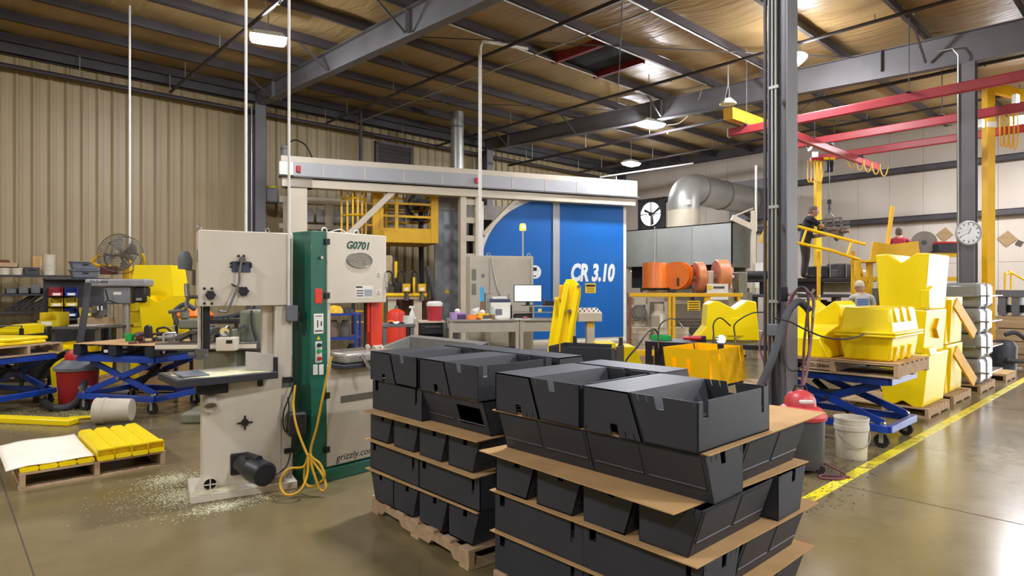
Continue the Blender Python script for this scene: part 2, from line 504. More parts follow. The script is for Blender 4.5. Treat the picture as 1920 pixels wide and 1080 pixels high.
# stiffener plates
for x in RX[1:]:
    for y in (15.7, 9.6, 4.3):
        MB().bx(x-0.098, x+0.098, y-0.006, y+0.006, zr(y)-0.43, zr(y)-0.01).build('stiffener', STEEL, ceiling, smooth=False)
# crossed tension rods under the roof
for xa, xb, ya, yb in ((6.4, 14.2, 16.9, 11.0), (6.4, 14.2, 11.0, 16.9), (6.4, 14.2, 11, 4.8), (6.4, 14.2, 4.8, 11), (14.5, 22.3, 11, 4.8), (14.5, 22.3, 4.8, 11)):
    MB().cyl((xa, ya, zr(ya)-0.05), (xb, yb, zr(yb)-0.05), 0.012, n=6).build('tension_rod', STEELD, ceiling)
# dark roof hatch framed in red channel
hp = (onX(1165, 110, 11.1))
hx, hy = 10.9, 9.0
hz = zr(hy)
MB().bx(hx-0.65, hx+0.6, hy-0.72, hy+0.6, hz+0.10, hz+0.13).build('hatch_dark_panel', mat('hatch darkness', '#17130f', 0.9), ceiling, smooth=False)  # near-black slab stands in for the dark inside of the hatch
for xx in (hx-0.75, hx+0.7):
    MB().bx(xx-0.05, xx+0.05, hy-0.75, hy+0.66, hz-0.02, hz+0.2).build('hatch_channel', mat('hatch red', '#8d3038', 0.5), ceiling)

# ---- columns
def hcol(name, label, x, y, top, wx=0.22, wy=0.26, m=STEEL, base=True):
    t = thing(name, label, 'column', (x, y, 0))
    b = MB().bx(-wx/2, wx/2, -wy/2, -wy/2+0.014, 0.02, top).bx(-wx/2, wx/2, wy/2-0.014, wy/2, 0.02, top).bx(-0.005, 0.005, -wy/2+0.014, wy/2-0.014, 0.02, top)
    b.build('shaft', m, t, smooth=False)
    if base: MB().bx(-wx/2-0.06, wx/2+0.06, -wy/2-0.06, wy/2+0.06, 0, 0.02).build('base_plate', m, t)
    return t
colA = hcol('steel_column', 'grey steel column with conduits, standing right behind the front stack of black bins', 6.32, 2.80, zr(2.8)-0.6, 0.24, 0.20)
for k, (dx, dy, r) in enumerate(((-0.135, 0.045, 0.011), (-0.135, 0.01, 0.011))):
    MB().cyl((dx, dy, 0.9), (dx, dy, 6.0), r, n=8).build('conduit', GALV, colA)
for z in (1.45, 2.4, 3.6): MB().bx(-0.15, -0.118, -0.02, 0.075, z, z+0.03).build('conduit_clamp', GALV, colA)
MB().bx(-0.19, -0.12, -0.03, 0.08, 1.12, 1.24).build('outlet_box', GREYP, colA, 0.008)
MB().cyl((-0.11, 0.13, 0.3), (-0.11, 0.13, 6.0), 0.018, n=8).build('downpipe', STEELD, colA)
colB = hcol('steel_column', 'grey steel column carrying the round wall clock', 14.35, 2.85, zr(2.85)-0.6, 0.28, 0.26)
colB.rotation_euler[2] = math.radians(90)
MB().tube([(0.11, 0.15, 0.4), (0.11, 0.15, 6.0), (0.2, 0.15, 6.15), (0.5, 0.15, 6.17)], 0.014, 8).build('conduit', GALV, colB)
colC = hcol('steel_column', 'dark wall column at the end of the nearest rafter behind the cream bandsaw', 6.32, 16.95, 6.5, 0.28, 0.55)
MB().cyl((-0.19, -0.15, 1.0), (-0.19, -0.15, 6.4), 0.02, n=8).build('conduit', GALV, colC)
colD = hcol('steel_column', 'dark wall column behind the gantry at the second rafter', 14.35, 16.95, 6.5, 0.28, 0.5)
# ================================================================== PALLETS, BLACK BINS AND CARD SHEETS
ORD = ['first', 'second', 'third', 'fourth', 'fifth', 'sixth', 'seventh', 'eighth']
def notched(L, h):
    """side outline of a stringer with two fork notches"""
    return [(0, 0), (L*0.13, 0), (L*0.16, h*0.42), (L*0.33, h*0.42), (L*0.36, 0), (L*0.64, 0), (L*0.67, h*0.42), (L*0.84, h*0.42), (L*0.87, 0), (L, 0), (L, h), (0, h)]
PAL = {}
def make_pallet(label, loc, rz=0, L=1.22, W=1.02, h=0.125, notch=True, group=None, m1=WOOD, m2=WOODB, blocks=False, name='wooden_pallet'):
    """stringers run along local y, boards along local x; origin at the centre on the floor"""
    t = thing(name, label, 'pallet', loc, rz, group)
    key = (L, W, h, notch, m1.name, blocks)
    if key not in PAL:
        sh = h-0.036
        if blocks:
            st = MB().bx(-0.05, 0.05, -0.06, 0.06, 0.0, sh).mesh('block', m1)
        else:
            poly = [(y-L/2, z) for y, z in (notched(L, sh) if notch else [(0, 0), (L, 0), (L, sh), (0, sh)])]
            st = MB().prism(poly, -0.019, 0.019, 'yz').mesh('stringer', m1, smooth=False)
        bd = MB().bx(-W/2, W/2, -0.047, 0.047, 0, 0.017).mesh('deck_board', m2, smooth=False)
        PAL[key] = (st, bd, sh)
    st, bd, sh = PAL[key]
    def part(n, me, p):
        o = bpy.data.objects.new(n, me); COL.objects.link(o); o.parent = t; o.location = p
        return o
    for x in (-W/2+0.022, 0, W/2-0.022):
        if blocks:
            for y in (-L/2+0.06, 0, L/2-0.06): part('block', st, (x*0.94, y, 0.018))
        else: part('stringer', st, (x, 0, 0.018))
    n = 7
    for k in range(n): part('deck_board', bd, (0, -L/2+0.05+(L-0.1)*k/(n-1), 0.018+sh))
    for k in (0, 2, 4): part('deck_board', bd, (0, -L/2+0.05+(L-0.1)*k/4, 0))
    return t

BL, BW, BH = 0.62, 0.305, 0.2
def plate(b, c00, c10, c11, c01, holes, nrm, th=0.006):
    """a flat sheet with rectangular holes cut in it (s along the length, t up)"""
    c00, c10, c11, c01, nrm = map(Vector, (c00, c10, c11, c01, nrm))
    P = lambda s, t: (c00.lerp(c10, s)).lerp(c01.lerp(c11, s), t)
    ss = sorted({0.0, 1.0} | {h[0] for h in holes} | {h[1] for h in holes})
    for i in range(len(ss)-1):
        s0, s1 = ss[i], ss[i+1]; sm = (s0+s1)/2
        cut = sorted([(h[2], h[3]) for h in holes if h[0] < sm < h[1]])
        t = 0.0; spans = []
        for a, c in cut:
            if a > t+1e-6: spans.append((t, a))
            t = max(t, c)
        if t < 1-1e-6: spans.append((t, 1.0))
        for a, c in spans:
            q = [P(s0, a), P(s1, a), P(s1, c), P(s0, c)]
            d = nrm*th
            b.hexa([q[0], q[1], q[2], q[3], q[0]-d, q[1]-d, q[2]-d, q[3]-d])
def bin_mesh(name, m, variant=0, sc_=1.0):
    b = MB(); x = (BL/2-0.006)*sc_; w = (BW/2-0.004)*sc_; h = BH*sc_; sl = 0.066*sc_
    b.hexa([(-x, -w+sl, 0), (x, -w+sl, 0), (x, w, 0), (-x, w, 0), (-x, -w+sl, 0.007), (x, -w+sl, 0.007), (x, w, 0.007), (-x, w, 0.007)])
    # straight long side with its square hand hole and slot
    plate(b, (x, w, 0), (-x, w, 0), (-x, w, h), (x, w, h), [(0.06, 0.125, 0.66, 1.0), (0.875, 0.915, 0.45, 1.0)], (0, 1, 0))
    # sloping long side
    nrm = Vector((0, -h, -sl)).normalized()
    hole = [(0.56, 0.93, 0.22, 0.80)] if variant == 1 else [(0.985, 0.992, 0.86, 1.0)]
    plate(b, (-x, -w+sl, 0), (x, -w+sl, 0), (x, -w, h), (-x, -w, h), hole, nrm)
    for s0, s1 in ((-0.93, -0.05), (0.05, 0.93)):          # raised fields and the ledge line
        za = 0.30
        p0 = Vector((0, -w+sl*(1-za), h*za)) + nrm*0.003
        if variant == 0:
            p1 = Vector((0, -w+sl*0.04, h*0.96)) + nrm*0.003
            b.hexa([(x*s0, p0.y, p0.z), (x*s1, p0.y, p0.z), (x*s1, p1.y, p1.z), (x*s0, p1.y, p1.z),
                    (x*s0, p0.y+0.006, p0.z), (x*s1, p0.y+0.006, p0.z), (x*s1, p1.y+0.006, p1.z), (x*s0, p1.y+0.006, p1.z)])
        b.tube([(x*s0, p0.y, p0.z), (x*s1, p0.y, p0.z)], 0.004, 5)
    # the two ends, notched at the rim
    eh = [(0.50, 0.63, 0.74, 1.0), (0.74, 0.755, 0.86, 1.0), (0.05, 0.065, 0.86, 1.0), (0.88, 0.895, 0.86, 1.0)]
    e2 = [(0.05, 0.065, 0.86, 1.0), (0.88, 0.895, 0.86, 1.0)]
    plate(b, (-x, w, 0), (-x, -w+sl, 0), (-x, -w, h), (-x, w, h), eh if variant == 0 else e2, (-1, 0, 0))
    plate(b, (x, -w+sl, 0), (x, w, 0), (x, w, h), (x, -w, h), [(1-b_, 1-a, c, d) for a, b_, c, d in eh] if variant == 0 else e2, (1, 0, 0))
    # rounded step moulded inside along the straight side
    b.tube([(-x+0.03, w-0.05, h*0.55), (x-0.03, w-0.05, h*0.55)], 0.022, 8)
    b.bx(-x+0.02, x-0.02, w-0.062, w-0.006, 0.006, h*0.55)
    return b.mesh(name, m, smooth=True)
BIN0 = bin_mesh('plastic_bin', BLACKP, 0)
BIN1 = bin_mesh('plastic_bin', BLACKP, 1)
def place_bin(loc, rz, label, group, inv=False, me=BIN0, name='plastic_bin'):
    o = bpy.data.objects.new(name, me); COL.objects.link(o)
    o.location = (loc[0], loc[1], loc[2]+(BH if inv else 0))
    o.rotation_euler = (math.pi if inv else 0, 0, math.radians(rz + random.uniform(-0.45, 0.45)))
    return tag(o, label, 'bin', group)
def card(x, y, z, lx, ly, rz, label, group):
    b = MB()
    def f(u, v):
        return ((u-0.5)*lx, (v-0.5)*ly, 0.0008*math.sin(u*7+v*3))
    n = 6; top = [f(i/n, j/n) for i in range(n+1) for j in range(n+1)]
    bot = [(p[0], p[1], p[2]-0.005) for p in top]
    b.v = top+bot; k = len(top); w = n+1
    for i in range(n):
        for j in range(n):
            q = (i*w+j, (i+1)*w+j, (i+1)*w+j+1, i*w+j+1); b.f.append(q); b.f.append(tuple(a+k for a in reversed(q)))
    for j in range(n):
        b.f.append((j, j+1, j+1+k, j+k)); b.f.append((n*w+j+1, n*w+j, n*w+j+k, n*w+j+1+k))
    for i in range(n):
        b.f.append(((i+1)*w, i*w, i*w+k, (i+1)*w+k)); b.f.append((i*w+n, (i+1)*w+n, (i+1)*w+n+k, i*w+n+k))
    o = b.build('card_sheet', CARD, None, loc=(x, y, z))
    o.rotation_euler = (0, 0, math.radians(rz))
    return tag(o, label, 'cardboard', group)

LAYN = ['bottom layer', 'second layer', 'middle layer', 'fourth layer', 'top layer']
def stack(name, Xs, Yn, spec, cards, pallet_rz, slx):
    """spec[k]: ('ends'|'sides'|'top', variants); rows run from the far end of the stack to the near end"""
    Yf = Yn + 4*BW
    make_pallet('weathered wooden pallet under the %s of black bins' % name, (Xs+0.5, (Yn+Yf)/2, 0), pallet_rz, 1.22, 1.02, 0.115)
    z = 0.118
    g = 'black bins of the %s' % name
    for k, kind in enumerate(spec):
        s = slx[k]
        where = '%s of %s' % (LAYN[k], name)
        if kind in ('ends', 'ends_m', 'top'):
            for i in range(4):
                yc = Yf - (i+0.5)*BW
                if kind == 'top': yc = Yf - (i//2)*2*BW - (BW*0.54 if i % 2 == 0 else BW*1.385)
                inv = kind == 'top' and i % 2 == 0
                rz = 180 if (kind == 'top' or (kind == 'ends_m' and i == 0)) else 0
                look = ('upturned black bin' if inv else 'open black bin') if kind == 'top' else 'black bin seen end on,'
                place_bin((Xs+s+BL/2, yc, z), rz, '%s %s from bandsaw end, %s' % (look, ORD[i], where), g, inv).scale = (1, 1.1 if kind == 'top' else 1, 1)
            for i in range(1 if (kind == 'top' and name == 'right stack') else 2):
                yc = Yf - (i+0.5)*2*BW
                place_bin((Xs+s+BL+0.03+BW/2, yc, z), 90 if kind != 'top' else -90, 'black bin at back of %s, %s from bandsaw end' % (where, ORD[i]), g, kind == 'top')
        else:
            for i in range(2):
                yc = Yf - (i+0.5)*2*BW
                out = (kind == 'slopes') or (kind == 'mixed' and i == 1)
                place_bin((Xs+s+BW/2, yc, z), -90 if out else 90, 'black bin lying lengthwise, %s from bandsaw end, %s' % (ORD[i], where), g, False, BIN1 if (kind == 'mixed' and i == 1) else BIN0)
            for i in range(4):
                yc = Yf - (i+0.5)*BW
                place_bin((Xs+s+BW+0.03+BL/2, yc, z), 0, 'black rear bin, %s from bandsaw end, %s' % (ORD[i], where), g)
        z += BH + 0.009
        if k < 4:
            cx, cy, lx, ly, rz = cards[k]
            card(Xs+0.5+cx, (Yn+Yf)/2+cy, z-0.0015, lx, ly, rz, 'brown cardboard sheet on the %s' % where, 'card sheets in the %s' % name)
    return z
LST, RST = 'left stack', 'right stack'
stack(LST, 2.26, 2.72, ['ends_m', 'sides', 'ends', 'mixed', 'top'],
      [(-0.02, 0.02, 1.0, 1.23, 0.5), (-0.03, 0, 1.02, 1.24, -0.6), (-0.05, -0.02, 1.02, 1.22, 1.0), (0.0, 0.0, 0.95, 1.16, -1)], -4, [0.0, 0.0, 0.0, 0.02, 0.0])
stack(RST, 2.17, 1.27, ['sides', 'sides', 'ends', 'slopes', 'top'],
      [(0.0, 0.0, 1.04, 1.25, 0.5), (0.02, 0.0, 1.1, 1.24, -1.0), (-0.03, 0.03, 1.12, 1.22, -2.5), (0.12, 0.02, 1.2, 1.26, 1.0)], 0, [0.0, 0.0, 0.0, 0.02, 0.0])
# ================================================================== HIGH-BAY LAMPS
GLOW = emit('lamp glow', '#f7f8ff', LAMP)
GLOWS = emit('work light glow', '#fff6ea', 25.0)
def high_bay(label, p, rz=0, lx=0.62, ly=0.34, kind='rect'):
    t = thing('high_bay_lamp', label, 'lamp', p, rz, 'ceiling lamps')
    top = zr(p[1])
    if kind == 'rect':
        prof = [(lx/2, ly/2, 0.0), (lx/2-0.04, ly/2-0.04, -0.07), (lx/2-0.16, ly/2-0.1, -0.10)]
        b = MB(); vs = []
        for a, c, z in prof: vs += [(-a, -c, z), (a, -c, z), (a, c, z), (-a, c, z)]
        fs = [(8, 9, 10, 11)]
        for k in (0, 1):
            for i in range(4): fs.append((k*4+i, k*4+(i+1) % 4, k*4+4+(i+1) % 4, k*4+4+i))
        b.add(vs, fs); b.build('lens', GLOW, t)
        MB().hexa([(-lx/2, -ly/2, 0.002), (lx/2, -ly/2, 0.002), (lx/2, ly/2, 0.002), (-lx/2, ly/2, 0.002),
                   (-lx/2+0.08, -ly/2+0.06, 0.1), (lx/2-0.08, -ly/2+0.06, 0.1), (lx/2-0.08, ly/2-0.06, 0.1), (-lx/2+0.08, ly/2-0.06, 0.1)]).build('housing', WHITE, t)
    else:
        MB().lathe([(0.0, -0.17), (0.09, -0.15), (0.2, -0.05), (lx/2, 0.0), (0.2, 0.04), (0.0, 0.04)], n=24).build('lens', GLOW, t)
        MB().lathe([(0.21, 0.03), (0.12, 0.14), (0.09, 0.3), (0.0, 0.3)], n=20).build('housing', WHITE, t)
        MB().lathe([(0.0, -0.24), (0.05, -0.22), (0.055, -0.16), (0.0, -0.13)], n=14).build('bulb', GLOW, t)
    zt = top - p[2]
    MB().cyl((0, 0, 0.09), (0, 0, zt+0.02), 0.012, n=6).build('hanger_rod', GALV, t)
    return t
pA = px(503, 72, 11.4); high_bay('bright rectangular lamp hanging near the ribbed wall on the left', pA, -20)
pB = px(1220, 232, 17.0); high_bay('bright rectangular lamp below the big grey rafter in mid picture', pB, -10, 0.74, 0.4)
pC = px(1183, 306, 22.0); high_bay('distant bright lamp near the corner of the hall', pC, 0, 0.6, 0.4)
pD = px(1490, 108, 12.2); high_bay('bright round lamp with a bulb showing, beside the grey column', pD, 0, 0.46, 0.4, 'round')
pE = px(1912, 225, 14.9); high_bay('large bright lamp at the right edge by the yellow crane post', pE, 10, 0.95, 0.42)
for k, (x, y, lb) in enumerate(((4.2, 4.2, 'straight above the black bins'), (-3.6, 11.2, 'above the left rear of the hall'), (-3.6, 4.2, 'above the aisle left of the camera'), (-3.6, -3.0, 'above the floor behind the camera'), (4.2, -3.6, 'above the aisle right of the camera'), (12.0, -3.6, 'above the open floor right of the yellow line'), (19.6, -4.6, 'inside the dock door'), (4.2, -8.2, 'by the right-hand wall near the camera'), (12, -8.2, 'by the right-hand wall near the dock door'))):  # unseen lamps added as fill over the rest of the hall
    high_bay('added ceiling lamp out of the picture ' + lb, (x, y, 6.05), 0, 0.7, 0.38)
# ================================================================== THE TWO BANDSAWS
def loc_on(t, x, y, ly):
    """where the sight line of a measured direction meets the plane local y = ly of thing t (local coordinates)"""
    a = t.rotation_euler.z
    ax = Vector((math.cos(a), math.sin(a))); ay = Vector((-math.sin(a), math.cos(a)))
    o = Vector((t.location.x, t.location.y))
    r = (x-960)/FOC
    d = Vector((FW[0]+RT[0]*r, FW[1]+RT[1]*r))
    D = (ay.dot(o)+ly)/ay.dot(d)
    p = d*D - o
    return Vector((ax.dot(p), ly, CAMZ+(540-y)/FOC*D - t.location.z))
def knob(r, h, n=6):
    b = MB(); pts = []
    for k in range(n*4):
        a = 2*math.pi*k/(n*4); rr = r*(1+0.13*math.cos(n*a))
        pts.append((rr*math.cos(a), rr*math.sin(a)))
    return b.prism(pts, 0, -h, 'xz')

# ---- cream bandsaw, seen from its motor side
S1 = thing('bandsaw', 'cream bandsaw seen from its motor side, sawdust on its table', 'bandsaw', (1.467, 5.11, 0), -13)
L1 = lambda x, y, ly=0.0: loc_on(S1, x, y, ly)
MB().bx(0, 0.69, 0, 0.32, 1.458, 2.046).build('upper_housing', CREAM, S1, 0.008)
MB().bx(-0.004, 0.0, 0.12, 0.145, 1.80, 1.90).build('side_slot', STEELD, S1)
MB().bx(0.555, 0.685, 0.02, 0.28, 0.05, 1.458).bx(0.47, 0.555, 0.12, 0.2, 0.88, 1.458).build('column', CREAM, S1, 0.008)
MB().bx(0.03, 0.60, 0.0, 0.32, 0.06, 0.88).build('lower_housing', CREAM, S1, 0.008)
MB().bx(-0.06, 0.70, -0.13, 0.36, 0, 0.062).build('base', CREAM, S1, 0.006)
def dustmound(b, x0, x1, y0, y1, z, h, n=14, seed=1):
    rnd = random.Random(seed)
    ph = [rnd.uniform(0, 6) for _ in range(6)]
    def f(u, v):
        e = max(0.0, min(1, 9*u, 9*(1-u), 9*v, 9*(1-v)))
        w = 0.5+0.5*math.sin(u*9+ph[0]+3*math.sin(v*5+ph[1]))
        return (x0+(x1-x0)*u + 0.012*math.sin(v*13+ph[2]), y0+(y1-y0)*v + 0.012*math.sin(u*11+ph[3]), z + e*h*(0.25+0.75*w))
    b.grid(f, n, n)
dm = MB(); dustmound(dm, -0.05, 0.28, -0.125, -0.01, 0.063, 0.008); o = dm.build('sawdust_layer', SWARF, S1, fix=False)
# table, turned a little against the frame
tb = MB(); Mt = Matrix.Translation((0.14, 0.01, 0)) @ Matrix.Rotation(math.radians(12), 4, 'Z')
tb.bx(-0.36, 0.36, -0.27, 0.27, 0.895, 0.948, Mt)
tab = tb.build('table', mat('dark cast iron', '#3c3c42', 0.45, 0.4, 0.1), S1, 0.004)
tp = MB().bx(-0.345, 0.345, -0.262, 0.262, 0.9482, 0.951, Mt).build('table_top', IRON, tab)
dm = MB(); dustmound(dm, -0.33, 0.34, -0.255, 0.2, 0.950, 0.007, 18, 4)
dm.v = [tuple(Mt @ Vector(p)) for p in dm.v]
dm.build('sawdust_layer', SWARF, tab, fix=False)
MB().bx(-0.3, -0.12, -0.2, 0.1, 0.955, 0.967, Mt).build('push_block', GREYP, tab, 0.004)
MB().bx(-0.02, 0.2, -0.1, 0.2, 0.8, 0.895).bx(0.42, 0.46, -0.02, 0.04, 0.82, 0.9).build('trunnion', DARK, S1, 0.006)
# fence
b = MB(); p = L1(461, 648, -0.02); q = L1(511, 660, -0.1)
b.hexa([(p.x, 0.0, 0.953), (q.x, -0.16, 0.953), (q.x, -0.145, 0.953), (p.x, 0.015, 0.953), (p.x, 0.0, 1.10), (q.x, -0.16, 1.085), (q.x, -0.145, 1.085), (p.x, 0.015, 1.10)])
b.build('fence', mat('fence grey', '#b9b6ae', 0.5), S1)
MB().bx(q.x-0.005, q.x+0.03, -0.17, -0.13, 0.94, 1.06).build('fence_clamp', DARK, S1, 0.003)
# blade, guide post and guide block
MB().bx(0.028, 0.032, 0.05, 0.085, 0.95, 1.46).build('blade', CHROME, S1)
MB().bx(0.0, 0.022, 0.08, 0.13, 1.05, 1.46).build('guide_post', CREAM, S1)
MB().bx(0.024, 0.085, 0.09, 0.15, 1.12, 1.46).build('blade_guard', DARK, S1, 0.003)
MB().bx(-0.02, 0.07, 0.04, 0.15, 1.05, 1.13).cyl((-0.02, 0.05, 1.09), (-0.07, 0.05, 1.09), 0.018).cyl((0.05, 0.02, 1.08), (0.05, -0.03, 1.08), 0.016).build('guide_block', IRON, S1, 0.004)
# rear controls
for x_, y_, r in ((394, 553, 0.034), (456, 546, 0.036)):
    p = L1(x_, y_)
    o = knob(r, 0.045).build('knob', DARK, S1, 0.004); o.location = p
    if r > 0.035:
        MB().bar((p.x-0.09, -0.03, p.z+0.055), (p.x, -0.025, p.z+0.01), 0.01, 0.012).build('knob_lever', DARK, S1)
p = L1(452, 501)
pl = MB().bx(p.x-0.068, p.x+0.068, -0.006, 0, p.z-0.04, p.z+0.045).build('tension_plate', mat('slate plate', '#3f4a58', 0.5), S1)
bolts = [(447, 480), (457, 480), (433, 494), (433, 500), (470, 495), (470, 500), (383, 541), (397, 541), (383, 569), (397, 569), (447, 494), (457, 494)]
bm_ = MB().lathe([(0.0, 0.009), (0.009, 0.008), (0.011, 0.0)], n=8).mesh('bolt', DARK)
for x_, y_ in bolts:
    o = bpy.data.objects.new('bolt', bm_); COL.objects.link(o); o.parent = S1; o.location = L1(x_, y_) + Vector((0, -0.006, 0)); o.rotation_euler = (math.radians(90), 0, 0)
pts = [L1(453, 487, -0.05), L1(449, 510, -0.06), L1(448, 530, -0.06), L1(438, 556, -0.075), L1(427, 582, -0.09), L1(421, 585, -0.1), L1(410, 583, -0.11)]
MB().tube(smooth_path(pts, 4), 0.009, 8).build('tension_lever', IRON, S1)
MB().lathe([(0, 0), (0.022, 0), (0.024, 0.06), (0, 0.06)], n=12, M=Matrix.Translation(L1(453, 487, 0)) @ Matrix.Rotation(math.radians(90), 4, 'X')).build('lever_hub', IRON, S1)
# side crank wheel on the left
MB().tube([(0.0, 0.1, 1.53), (-0.06, 0.1, 1.53)], 0.014, 8).build('crank_shaft', IRON, S1)
MB().tube(smooth_path([(-0.06, 0.1, 1.53), (-0.075, 0.06, 1.50), (-0.08, 0.02, 1.46), (-0.09, 0.02, 1.43)], 4), 0.014, 8).tube([(-0.07, 0.1, 1.53), (-0.075, 0.13, 1.60), (-0.075, 0.14, 1.63)], 0.018, 8).tube([(-0.085, 0.02, 1.435), (-0.2, 0.0, 1.42)], 0.013, 8).build('crank_handle', IRON, S1)
# work lamp on the left side
MB().lathe([(0, -0.05), (0.05, -0.05), (0.055, 0.03), (0.03, 0.09), (0, 0.09)], c=(-0.08, 0.3, 1.80), n=14).build('work_lamp', GREYP, S1)
MB().tube([(-0.02, 0.28, 1.62), (-0.02, 0.28, 1.74), (-0.08, 0.3, 1.76)], 0.014, 8).build('lamp_arm', IRON, S1)
# dust ports
def port(x_, z, ln, tilt=0, cross=False):
    M = Matrix.Translation((x_, 0.0, z)) @ Matrix.Rotation(math.radians(90+tilt), 4, 'X')
    o = MB().lathe([(0.05, 0.0), (0.05, ln), (0.046, ln), (0.044, 0.01)], n=20, M=M).build('dust_port', CREAM, S1)
    MB().lathe([(0.0, 0.012), (0.0445, 0.012), (0.0445, 0.014), (0, 0.014)], n=20, M=M).build('port_darkness', RUBBER, o)
    if cross:
        MB().add(*_cross(ln), M).build('port_cross', CREAM, o)
def _cross(z):
    b = MB().bx(-0.045, 0.045, -0.004, 0.004, z-0.01, z-0.002).bx(-0.004, 0.004, -0.045, 0.045, z-0.01, z-0.002)
    return b.v, b.f
p = L1(393, 756); port(p.x, p.z+0.03, 0.10, 30)
p = L1(393, 905); port(p.x, p.z, 0.06, 0, True)
MB().tube([(p.x, -0.05, 0.80), (p.x, -0.05, 0.87)], 0.015, 8).build('hood_strut', DARK, S1)
p = L1(459, 792)
MB().lathe([(0, 0.03), (0.026, 0.03), (0.03, 0.0), (0, 0)], n=14, M=Matrix.Translation(p) @ Matrix.Rotation(math.radians(90), 4, 'X')).build('tracking_knob', DARK, S1)
for k in range(4):
    a = math.radians(90*k)
    MB().cyl((p.x+0.03*math.cos(a), -0.012, p.z+0.03*math.sin(a)), (p.x+0.055*math.cos(a), -0.012, p.z+0.055*math.sin(a)), 0.007, n=6).build('knob_arm', DARK, S1)
# motor
p = L1(455, 868)
mo = MB().bx(p.x-0.09, p.x+0.05, -0.02, 0.0, p.z-0.085, p.z+0.085).build('motor_mount', DARK, S1, 0.01)
mdir = Vector((0.13, -0.33, -0.02)); ma = Vector((p.x-0.01, -0.01, p.z))
mt = MB().tube([ma, ma+mdir*0.5, ma+mdir*0.52, ma+mdir*0.98, ma+mdir], [0.07, 0.078, 0.092, 0.092, 0.084], 24).build('motor', mat('motor black', '#26272b', 0.4, 0.1), S1)
MB().tube([ma+mdir*0.3+Vector((0, 0, 0.08)), ma+mdir*0.75+Vector((0, 0, 0.09))], 0.03, 12).build('capacitor', DARK, S1)
MB().lathe([(0, 0.003), (0.074, 0.003), (0.078, 0.0)], n=24, M=Matrix.Translation(ma+mdir*1.0) @ mdir.to_track_quat('Z', 'Y').to_matrix().to_4x4()).build('motor_cover', RUBBER, S1)
# electrics on the column
MB().bx(0.635, 0.72, -0.05, 0.03, 1.33, 1.46).build('junction_box', GREYP, S1, 0.006)
MB().bx(0.70, 0.75, -0.02, 0.02, 1.35, 1.41).build('cable_gland', DARK, S1, 0.01)
MB().bx(0.615, 0.70, -0.001, 0.02, 0.83, 0.875).build('rating_plate', DARK, S1)
MB().bx(0.615, 0.70, -0.002, 0.02, 0.80, 0.83).build('rating_plate', mat('plate green grey', '#59655f', 0.5), S1)
MB().bx(0.635, 0.77, -0.14, -0.02, 0.42, 0.60).build('switch_box', mat('charcoal box', '#2b2c30', 0.5), S1, 0.012)
MB().bx(0.62, 0.70, -0.01, 0.0, 0.26, 0.30).build('cover_plate', DARK, S1, 0.004)
MB().tube(smooth_path([(0.725, -0.03, 1.36), (0.74, -0.06, 1.25), (0.715, -0.05, 0.95), (0.66, -0.06, 0.75), (0.61, -0.06, 0.62), (0.605, -0.05, 0.5), (0.63, -0.05, 0.45), (0.65, -0.05, 0.62), (0.64, -0.05, 0.72)], 5), 0.006, 6).build('power_cable', DARK, S1)
MB().tube(smooth_path([(0.67, -0.1, 0.42), (0.66, -0.08, 0.3), (0.62, -0.1, 0.18), (0.52, -0.15, 0.14), (0.46, -0.18, 0.2)], 5), 0.006, 6).build('power_cable', DARK, S1)
MB().tube(smooth_path([(0.72, -0.08, 0.42), (0.745, -0.06, 0.35), (0.70, -0.03, 0.28)], 5), 0.006, 6).build('power_cable', DARK, S1)
for x_ in (373, 501):
    p = L1(x_, 430, 0.05)
    MB().tube([(p.x + 0.016*math.cos(a), 0.05, 2.065+0.018*math.sin(a)) for a in [i*0.524 for i in range(13)]], 0.004, 6, False).build('lifting_eye', CHROME, S1)
# conduit dropping from the roof to the junction box
pc = Vector((0.69, -0.035, 0)); 
MB().cyl((0.675, -0.02, 1.46), (0.675, -0.02, 2.0), 0.009, n=8).build('conduit', GALV, S1)
cw = S1.matrix_basis @ Vector((0.655, -0.02, 1.46))
tag(MB().cyl((0, 0, 0), (0, 0, zr(cw.y)-1.46), 0.0105, n=10).build('power_drop', WHITE, None, loc=(cw.x, cw.y, 1.46)), 'white conduit dropping from the roof to the cream bandsaw junction box', 'conduit')
pw = px(461, 432, 5.6)
tag(MB().cyl((0, 0, 0), (0, 0, zr(pw.y)-2.05), 0.012, n=10).build('power_drop', WHITE, None, loc=(pw.x, pw.y, 2.05)), 'white conduit hanging behind the top of the cream bandsaw', 'conduit')

# ---- green and cream bandsaw with its doors to us
S2 = thing('bandsaw', 'green and cream bandsaw with red blade guard beside the black bins', 'bandsaw', (2.245, 4.85, 0), 6)
L2 = lambda x, y, ly=0.0: loc_on(S2, x, y, ly)
MB().bx(0, 0.15, 0, 0.3, 0.1, 2.07).build('column', GREEN, S2, 0.006)
MB().bx(0.0, 0.78, -0.05, 0.3, 0, 0.1).build('base', GREEN, S2, 0.006)
xr = L2(722, 500).x
up = MB().bx(0.15, xr, 0.02, 0.32, 1.48, 2.06).build('upper_housing', GREEN, S2, 0.006)
dr = MB().bx(0.142, xr+0.004, -0.012, 0.02, 1.47, 2.07).build('upper_door', CREAM, S2, 0.006)
MB().bx(0.15, 0.18, 0.0, 0.3, 0.95, 1.48).build('throat_plate', CREAM, S2, 0.003)
MB().bx(0.15, 0.74, 0.02, 0.32, 0.1, 0.97).build('lower_housing', GREEN, S2, 0.006)
dl = MB().bx(0.142, 0.745, -0.012, 0.02, 0.11, 0.96).build('lower_door', CREAM, S2, 0.006)
pz = L2(670, 742)
MB().bx(0.27, 0.6, -0.016, -0.012, pz.z-0.04, pz.z+0.02).build('vent_slot', mat('slot grey', '#6b665c', 0.6), dl, 0.002)
